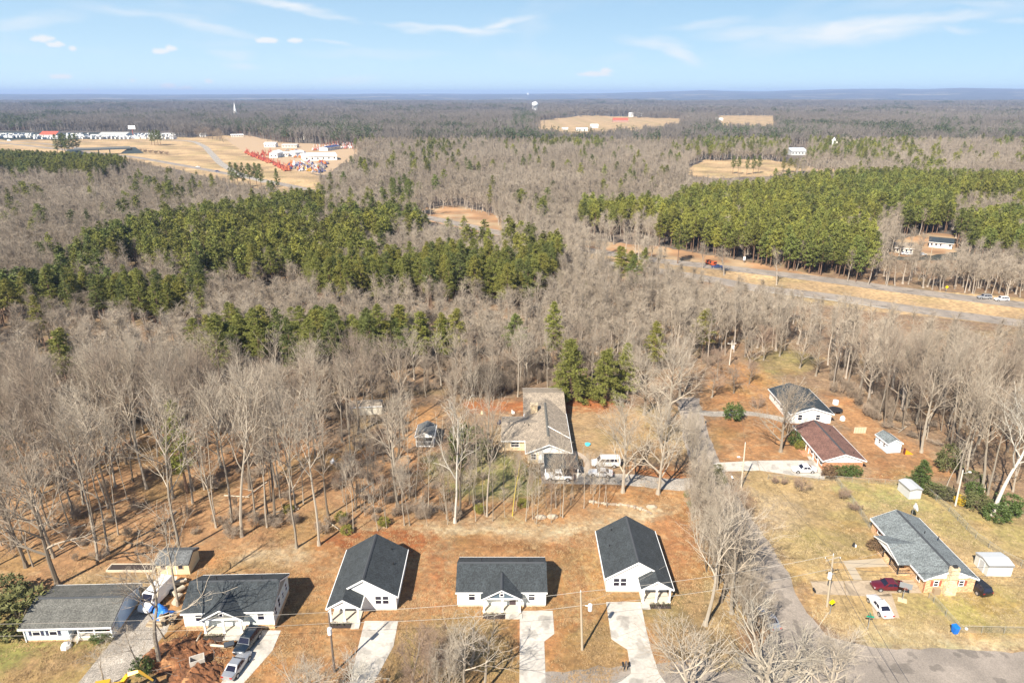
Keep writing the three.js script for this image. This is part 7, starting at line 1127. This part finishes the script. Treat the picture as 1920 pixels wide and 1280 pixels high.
{ const t = thing('billboard', 'white billboard on a tall post over the far sales lot', 'billboard', ground(250, 258)); new Geo().bar([0, 0, 0], [0, 15, 0], 0.5, 0.5, 8).build('post', M.redRoof, t); new Geo().box(-6.2, 6.2, 13.6, 20.2, 0.3, 0.7).build('frame', M.black, t); new Geo().box(-5.9, 5.9, 13.9, 19.9, 0.704, 0.76).build('panel', M.signWhite, t); for (const y of [15, 16.6, 18.2]) new Geo().box(-4.4, 3.6 + (y % 2), y, y + 0.7, 0.764, 0.78).build('stripe', M.galv, t); }
farBuilding('farmhouse', 'white house among trees behind the far ramp', 'house', [404, 247], [418, 247], 10, 5, 3, 'x', M.white, M.greyRoof); farBuilding('farm_shed', 'long low cream shed at the head of the far farm lane', 'shed', [433, 257], [456, 256.5], 9, 3.2, 1.4, 'x', M.cream, M.whiteRoof);
farBuilding('farmhouse', 'small white house left of the far ramp trees', 'house', [374, 256], [386, 256], 8, 4, 2.4, 'x', M.white, M.greyRoof); farBuilding('farmhouse', 'pale house standing among trees above the red machines', 'house', [555, 262], [571, 262], 10, 6, 3.5, 'x', M.cream, M.greyRoof);
farBuilding('workshop', 'white gabled workshop in the machinery yard', 'building', [505, 296], [520, 296], 22, 5.5, 2.4, 'z', M.white, M.whiteRoof, { n: 2 }); farBuilding('workshop', 'long white lean shed beside the gabled workshop', 'building', [520, 294], [540, 293.5], 12, 4, 1.2, 'x', M.white, M.whiteRoof, { n: 4 });
farBuilding('storage_hall', 'very large white roofed hall at the right of the machinery yard', 'building', [570, 302], [632, 300], 34, 5, 2.4, 'x', M.white, M.whiteRoof, { n: 6 }); farBuilding('storage_hall', 'white office building behind the machinery yard', 'building', [495, 276], [516, 276], 12, 4.5, 2, 'x', M.white, M.whiteRoof); farBuilding('storage_hall', 'low white shed behind the machinery yard, right of the office', 'building', [528, 277], [556, 277], 12, 3.6, 1.4, 'x', M.cream, M.greyRoof);
farBuilding('storage_hall', 'blue roofed open shed at the top of the machinery yard', 'building', [614, 283], [638, 279], 12, 4.2, 1.4, 'x', M.white, mat([0.03, 0.05, 0.14], 0.6)); farBuilding('storage_hall', 'white low building with broad roof in the middle of the machinery yard', 'building', [553, 292], [568, 291], 14, 4, 1.8, 'x', M.white, M.whiteRoof);
// machines, each small in the photograph
{
  const r = mulberry(909), chassis = new Geo().box(-2.6, 2.6, 0.5, 1.3, -1.1, 1.1).geometry(), cab = new Geo().box(0.6, 2.0, 1.304, 2.9, -0.9, 0.9).geometry(), boomG = new Geo().bar([-2, 1.4, 0], [2.6, 4.4, 0], 0.35, 0.22, 4).geometry(), mastG = new Geo().bar([-1, 1.3, 0], [-0.2, 7.2, 0], 0.35, 0.25, 4).geometry(), wheel = new Geo(); for (const x of [-1.7, 1.7]) wheel.bar([x, 0.55, -1.2], [x, 0.55, 1.2], 0.55, 0.55, 8); const wheelG = wheel.geometry();
  const reds = [mat([0.42, 0.085, 0.05], 0.5), mat([0.46, 0.14, 0.07], 0.5), mat([0.33, 0.06, 0.05], 0.5)], mix = [mat([0.62, 0.38, 0.03], 0.5), mat([0.7, 0.7, 0.7], 0.5), mat([0.06, 0.08, 0.2], 0.5), mat([0.35, 0.06, 0.06], 0.5), mat([0.3, 0.27, 0.25], 0.6), mat([0.62, 0.2, 0.04], 0.5), mat([0.45, 0.45, 0.47], 0.5)];
  const machine = (px, py, m, label, group, tall, sc = 1) => { const t = thing('lifting_machine', label, 'machine', ground(px, py), r() * 6, group); t.scale.setScalar(sc); for (const [n, g, mm] of [['chassis', chassis, m], ['cab', cab, m], [tall ? 'mast' : 'boom', tall ? mastG : boomG, m], ['wheels', wheelG, M.tyre]]) { const o = new THREE.Mesh(g, mm); o.name = n; o.castShadow = true; t.add(o); } };
  for (let i = 0; i < 46; i++) { const k = i / 46, px = lerp(459, 508, k) + r() * 3, py = lerp(286, 306, Math.pow(k, 0.9)) + (r() - 0.5) * 4; machine(px, py, reds[Math.floor(r() * 3)], 'red lifting machine in the dense line along the yard fence', 'red machines along the yard fence', r() < 0.4, 1.0); }
  for (let i = 0; i < 22; i++) { const k = i / 22; machine(lerp(512, 540, k) + r() * 3, lerp(307, 320, k) + r() * 3, reds[Math.floor(r() * 3)], 'red machine at the lower end of the yard line', 'red machines at the lower yard end', r() < 0.3); }
  for (let i = 0; i < 80; i++) { let px, py; do { px = 540 + r() * 75; py = 299 + r() * 28; } while (!inside([[540, 306], [570, 304], [612, 304], [622, 312], [600, 326], [560, 322], [536, 316]], px, py)); machine(px, py, mix[Math.floor(r() * 7)], 'mixed coloured machine or vehicle standing in the lower yard', 'mixed machines in the lower yard', r() < 0.12, 0.9); }
  for (let i = 0; i < 26; i++) machine(588 + i * 1.9, 281 - i * 0.34 + r() * 2, i % 3 ? reds[i % 3] : mix[1], 'red or white machine in the slanting row at the top of the yard', 'machines at the top of the yard', r() < 0.6); for (let i = 0; i < 24; i++) machine(642 + i * 1.6, 276 + r() * 3, i % 2 ? reds[0] : mix[1], 'red and white machine in the row right of the yard hall', 'machines right of the yard hall', true); for (let i = 0; i < 14; i++) machine(490 + r() * 22, 286 + r() * 6, reds[i % 3], 'red machine in front of the white workshop', 'red machines before the workshop', r() < 0.4); for (let i = 0; i < 30; i++) machine(530 + r() * 45, 282 + r() * 14, mix[1 + Math.floor(r() * 6)], 'parked vehicle between the yard buildings', 'vehicles between the yard buildings', false, 0.8);
}
// farm buildings and far landmarks
farBuilding('barn', 'long white open fronted barn in the far farm field', 'barn', [1081, 246], [1102, 246], 18, 4, 2.4, 'x', M.white, M.whiteRoof, { n: 5 }); farBuilding('barn', 'second white barn behind and right of the long one', 'barn', [1108, 240], [1122, 240], 22, 5, 3, 'x', M.white, M.whiteRoof); farBuilding('barn', 'small white shelter left of the long far barn', 'barn', [1054, 243], [1065, 243], 8, 3, 1.2, 'x', M.white, M.whiteRoof, { n: 3 });
farBuilding('farmhouse', 'large house with red roof on the far field edge', 'house', [1150, 229], [1178, 229], 20, 5, 5.5, 'x', M.pinkBrick, M.redRoof); farBuilding('farmhouse', 'white house behind the red roofed farmhouse', 'house', [1180, 219], [1188, 219], 20, 8, 5, 'x', M.white, M.whiteRoof); farBuilding('farmhouse', 'long white house right of the far red roof', 'house', [1195, 217], [1210, 217], 16, 7, 4, 'x', M.white, M.whiteRoof); farBuilding('barn', 'white barn at the edge of the upper right field', 'barn', [1343, 226], [1356, 226], 14, 4, 3, 'x', M.white, M.whiteRoof);
farBuilding('storage_hall', 'wide silver roofed hall half hidden by pines on the right', 'building', [1484, 291], [1514, 291], 30, 5, 3, 'x', M.metal, M.metal);
farBuilding('farmhouse', 'white house with grey roof in the clearing beyond the highway', 'house', [1742, 463], [1785, 467], 8.5, 2.8, 1.6, 'x', M.white, M.roofNavy, { n: 5, door: true }); farBuilding('farmhouse', 'grey roofed house left of the white one beyond the highway', 'house', [1678, 474], [1712, 476], 9, 2.7, 1.6, 'x', M.cream, M.roofTan, { n: 4 });
for (const [i, x] of [1697, 1706, 1729].entries()) vehicle('parked_car', 'sedan', P.white, `white car before the grey roofed house beyond the highway, ${['left', 'middle', 'right'][i]} of three`, 'car', [x, 477 + i], 0.2);
sheet('yard_ground', [[1672, 452], [1745, 436], [1800, 440], [1800, 472], [1720, 482], [1668, 480]], M.bankEarth, 0.03);
{
  let t = thing('water_tower', 'white water tower on the far rise left of the farm', 'water tower', ground(1003, 216)); const tank = new THREE.Mesh(new THREE.SphereGeometry(11, 20, 14).scale(1, 0.8, 1), M.signWhite); tank.name = 'tank'; tank.position.y = 36; t.add(tank); new Geo().bar([0, 0, 0], [0, 30, 0], 2.4, 2.0, 10).build('column', M.signWhite, t); for (let i = 0; i < 6; i++) new Geo().bar([9 * Math.cos(i * 1.05), 0, 9 * Math.sin(i * 1.05)], [8 * Math.cos(i * 1.05), 32, 8 * Math.sin(i * 1.05)], 0.5, 0.5, 4).build('leg', M.signWhite, t);
  t = thing('water_tower', 'tiny pale water tower on the horizon above the farm', 'water tower', ground(990, 183)); const tk = new THREE.Mesh(new THREE.SphereGeometry(24, 14, 10), M.signWhite); tk.name = 'tank'; tk.position.y = 66; t.add(tk); new Geo().bar([0, 0, 0], [0, 60, 0], 6, 5, 8).build('column', M.signWhite, t);
  t = thing('church_steeple', 'white pointed church steeple rising from the far woods', 'church', ground(442, 222)); new Geo().box(-9, 9, 0, 9, -26, -4).build('nave', M.cream, t); new Geo().profile([[-10, 9], [10, 9], [0, 15]], -26.5, -3.5).build('roof', M.greyRoof, t); new Geo().box(-3.4, 3.4, 0, 20, -4, 3).build('tower', M.signWhite, t); new Geo().hex([-3, 20, 2.6], [3, 20, 2.6], [3, 20, -3.6], [-3, 20, -3.6], [-0.1, 46, -0.4], [0.1, 46, -0.4], [0.1, 46, -0.6], [-0.1, 46, -0.6]).build('spire', M.signWhite, t);
  t = thing('grain_tower', 'white tower standing above the pines right of the silver hall', 'tower', ground(1560, 291)); new Geo().bar([0, 0, 0], [0, 17, 0], 2.0, 1.8, 9).build('shaft', M.signWhite, t); new Geo().bar([0, 17, 0], [0, 21, 0], 2.6, 0.2, 9).build('cap', M.signWhite, t); new Geo().box(2.2, 4.4, 9, 16, -1, 1).build('leg', M.cream, t);
}
// pines in small groups that stand by themselves
const lone = (list, label, group, sc = [1, 1], m = LEAF.pineDark, kind = 'pine') => list.forEach(([x, y, k], i) => { const p = ground(x, y); tree(kind, i * 3 + Math.round(x), list.length > 1 ? label : label, 'tree', [p[0], p[2]], [sc[0] * (0.85 + 0.3 * hash2(i, Math.round(x))), sc[1] * (k ?? 1)], i * 1.7, BARK.pine, m, list.length > 1 ? group : undefined, 'pine_tree'); });
lone([[108, 290], [118, 289], [127, 291], [137, 290], [146, 289], [122, 287]], 'dark pine of the big clump in front of the left sales lot', 'pines before the left sales lot', [1.7, 1.25]); lone([[284, 272], [290, 273], [296, 272], [301, 273]], 'dark pine of the small clump by the far ramp', 'pines by the far ramp', [1.5, 1.1]); lone([[436, 350], [447, 352], [458, 351], [470, 353], [482, 352], [490, 354]], 'dark pine of the clump in front of the far highway', 'pines before the far highway', [1.15, 1.0]); lone([[522, 366]], 'single slender dark pine before the far highway', null, [0.9, 1.0]);
lone([[738, 400], [742, 402], [765, 402], [770, 404], [752, 400]], 'tall narrow pine left of the orange field', 'pines left of the orange field', [0.85, 1.15]);
lone([[1374, 326], [1384, 327], [1400, 328], [1412, 326], [1422, 325]], 'slender pine standing on the far right field', 'pines on the far right field', [0.9, 0.85]); lone([[1468, 322], [1480, 323], [1492, 324], [1503, 323]], 'bright low pine between the two parts of the far field', 'low pines between the field parts', [1.2, 0.7], LEAF.pineYellow);
[[372, 258], [382, 259], [390, 260], [398, 261], [406, 262], [412, 264], [418, 266], [378, 256]].forEach(([x, y], i) => { const p = ground(x, y); tree('broad', i, 'dark leafless tree of the clump at the head of the far ramp', 'tree', [p[0], p[2]], [1.1, 0.75 + 0.2 * (i % 3)], i, BARK.dark, BARK.twigDark, 'trees at the head of the far ramp', 'bare_tree'); });
[[252, 284], [262, 285], [272, 286], [282, 287], [292, 288], [302, 289], [312, 290]].forEach(([x, y], i) => { const p = ground(x, y); tree('scrub', i, 'reddish brown shrub on the bank right of the overpass', 'shrub', [p[0], p[2]], [2.6, 1.3], i, BARK.dark, BARK.twigRed, 'shrubs on the overpass bank', 'bare_shrub'); });
const rowOf = (xs, y, label, group, h) => xs.forEach((x, i) => { const p = ground(x, y + 9 * hash2(i, 7) - 3); tree('pine', i * 5 + 1, label, 'tree', [p[0], p[2]], [1.0 + 0.35 * hash2(i, 3), h * (0.85 + 0.3 * hash2(i, 9))], i * 2.1, BARK.pine, [LEAF.pine, LEAF.pineDark, LEAF.pineYellow, LEAF.pineMid][(i * 7 + 3) % 4], group, 'pine_tree'); });
rowOf([376, 403, 430, 455, 479, 505, 522, 558, 581, 602, 640, 666, 705, 728, 748, 790, 832, 857], 688, 'green pine in the open row before the left centre woods', 'pines in the open row', 0.74);
rowOf([-6, 18, 40, 66, 92, 117, 140, 166, 190, 214, 240, 262, 288, 312, 336, 360, 384], 590, 'dark green pine along the front of the left pine band', 'pines along the front of the left band', 0.74);
rowOf([600, 640, 672, 706, 735, 772, 810, 846, 880, 918, 952, 986, 1012, 1036], 552, 'green pine along the front of the belt below the orange field', 'pines along the front of the centre belt', 0.74);
for (const [i, [x, y]] of [[872, 748], [900, 744], [925, 748], [888, 735], [940, 740], [915, 732]].entries()) hero('brushy', i, [x, y], 0.85, 1.3, `dark brown thicket behind the tan roofed house's left wing, ${['front left', 'front middle', 'front right', 'rear left', 'rightmost', 'rear middle'][i]}`, 'tree', B.dark, mat([0.10, 0.08, 0.06], 0.95), 'bare_thicket');
// the distant woods
{
  const grove = (seed, pineShare) => { const r = mulberry(seed), trunks = new Geo(), tops = new Geo(); for (let i = 0; i < 12; i++) { const x = (r() - 0.5) * 30, z = (r() - 0.5) * 30, h = 14 + r() * 9, w = 3.5 + r() * 2; trunks.bar([x, 0, z], [x, h * 0.8, z], 0.35, 0.15, 3, false); if (pineShare) { for (let k = 0; k < 8; k++) tuft(tops, [x + (r() - 0.5) * w, h * (0.5 + 0.5 * k / 8), z + (r() - 0.5) * w], w * 0.62 * (1.15 - 0.6 * k / 8), 7, r, 0.55, 0.4); } else for (let k = 0; k < 34; k++) { const y = h * (0.35 + 0.4 * r()), a = r() * 6.28, l = w * (0.5 + 0.7 * r()); tops.bar([x + Math.cos(a) * 0.5 * r(), y, z + Math.sin(a) * 0.5 * r()], [x + Math.cos(a) * l * 0.8, y + l * (0.5 + 0.7 * r()), z + Math.sin(a) * l * 0.8], 0.16, 0, 3, false); } } return { trunk: trunks.geometry(), crown: tops.geometry() }; };
  const bg = [grove(1), grove(2), grove(3)], pg = [grove(4, 1), grove(5, 1)], bare = [], green = [], r = mulberry(5150);
  const ring = (d0, d1, step, sc) => { for (let z = -d0; z > -d1; z -= step) { const half = -z * 0.80; for (let x = -half; x < half; x += step) { const bx = x + (r() - 0.5) * step, bz = z + (r() - 0.5) * step, k = r(), s = r(), v = r(), turn = r() * 6.28, [px, py] = shown(bx, 0, bz), [mx, my] = shown(bx, 12, bz); if (px < -60 || px > 1980) continue; const ex = 9 * (noise(bx / 60, bz / 60) - 0.5), ey = 3 * (noise(bx / 50 + 70, bz / 90) - 0.5); if (inAny(CLEAR, px + ex, py + ey) || inAny(CLEAR, mx + ex, my + ey)) continue; const open = fbm(bx / 520 + 5, bz / 400 + 90, 4); if (d0 > 1500 && open > 0.69) continue; const dark = 0.6 * fbm(bx / 420 + 31, bz / 260 + 7, 4) + 0.4 * fbm(bx / 110 + 3, bz / 90, 2), w = { x: bx, z: bz, y: hillHeight(bx, bz) - 0.3, v, s, turn, tone: fbm(bx / 120, bz / 120 + 60, 3), sx: sc * (0.9 + 0.3 * s), sy: 0.8 + 0.5 * s }; (inAny(PINES, mx, my) || inAny(MIXED, mx, my) ? k < 0.32 : (dark > 0.65 && k < 0.6) || k < 0.035 ? true : false) ? green.push(w) : bare.push(w);  } } };
  ring(1000, 2300, 21, 1); ring(2300, 6500, 52, 2.2);
  console.log('far groves', bare.length, green.length);
  const tint = (w, c) => { const k = 0.72 + 0.5 * w.tone; return c.setRGB(0.18 * k, 0.157 * k, 0.135 * k); }, gt = (w, c) => { const k = 0.7 + 0.6 * w.tone; return c.setRGB(0.062 * k, 0.082 * k, 0.032 * k); };
  mass('distant_woods', 'hazy grey brown woods running to the horizon', bare, bg.map((t, i) => [i, 3, [[t.trunk, WHITE, 'trunk_mass', tint], [t.crown, WHITE, 'crown_mass', tint]]])); mass('distant_pines', 'dark green pine stands in the hazy distance', green, pg.map((t, i) => [i, 2, [[t.trunk, WHITE, 'trunk_mass', pineBark], [t.crown, LEAFWHITE, 'crown_mass', gt]]]));
}
renderer.render(scene, camera);
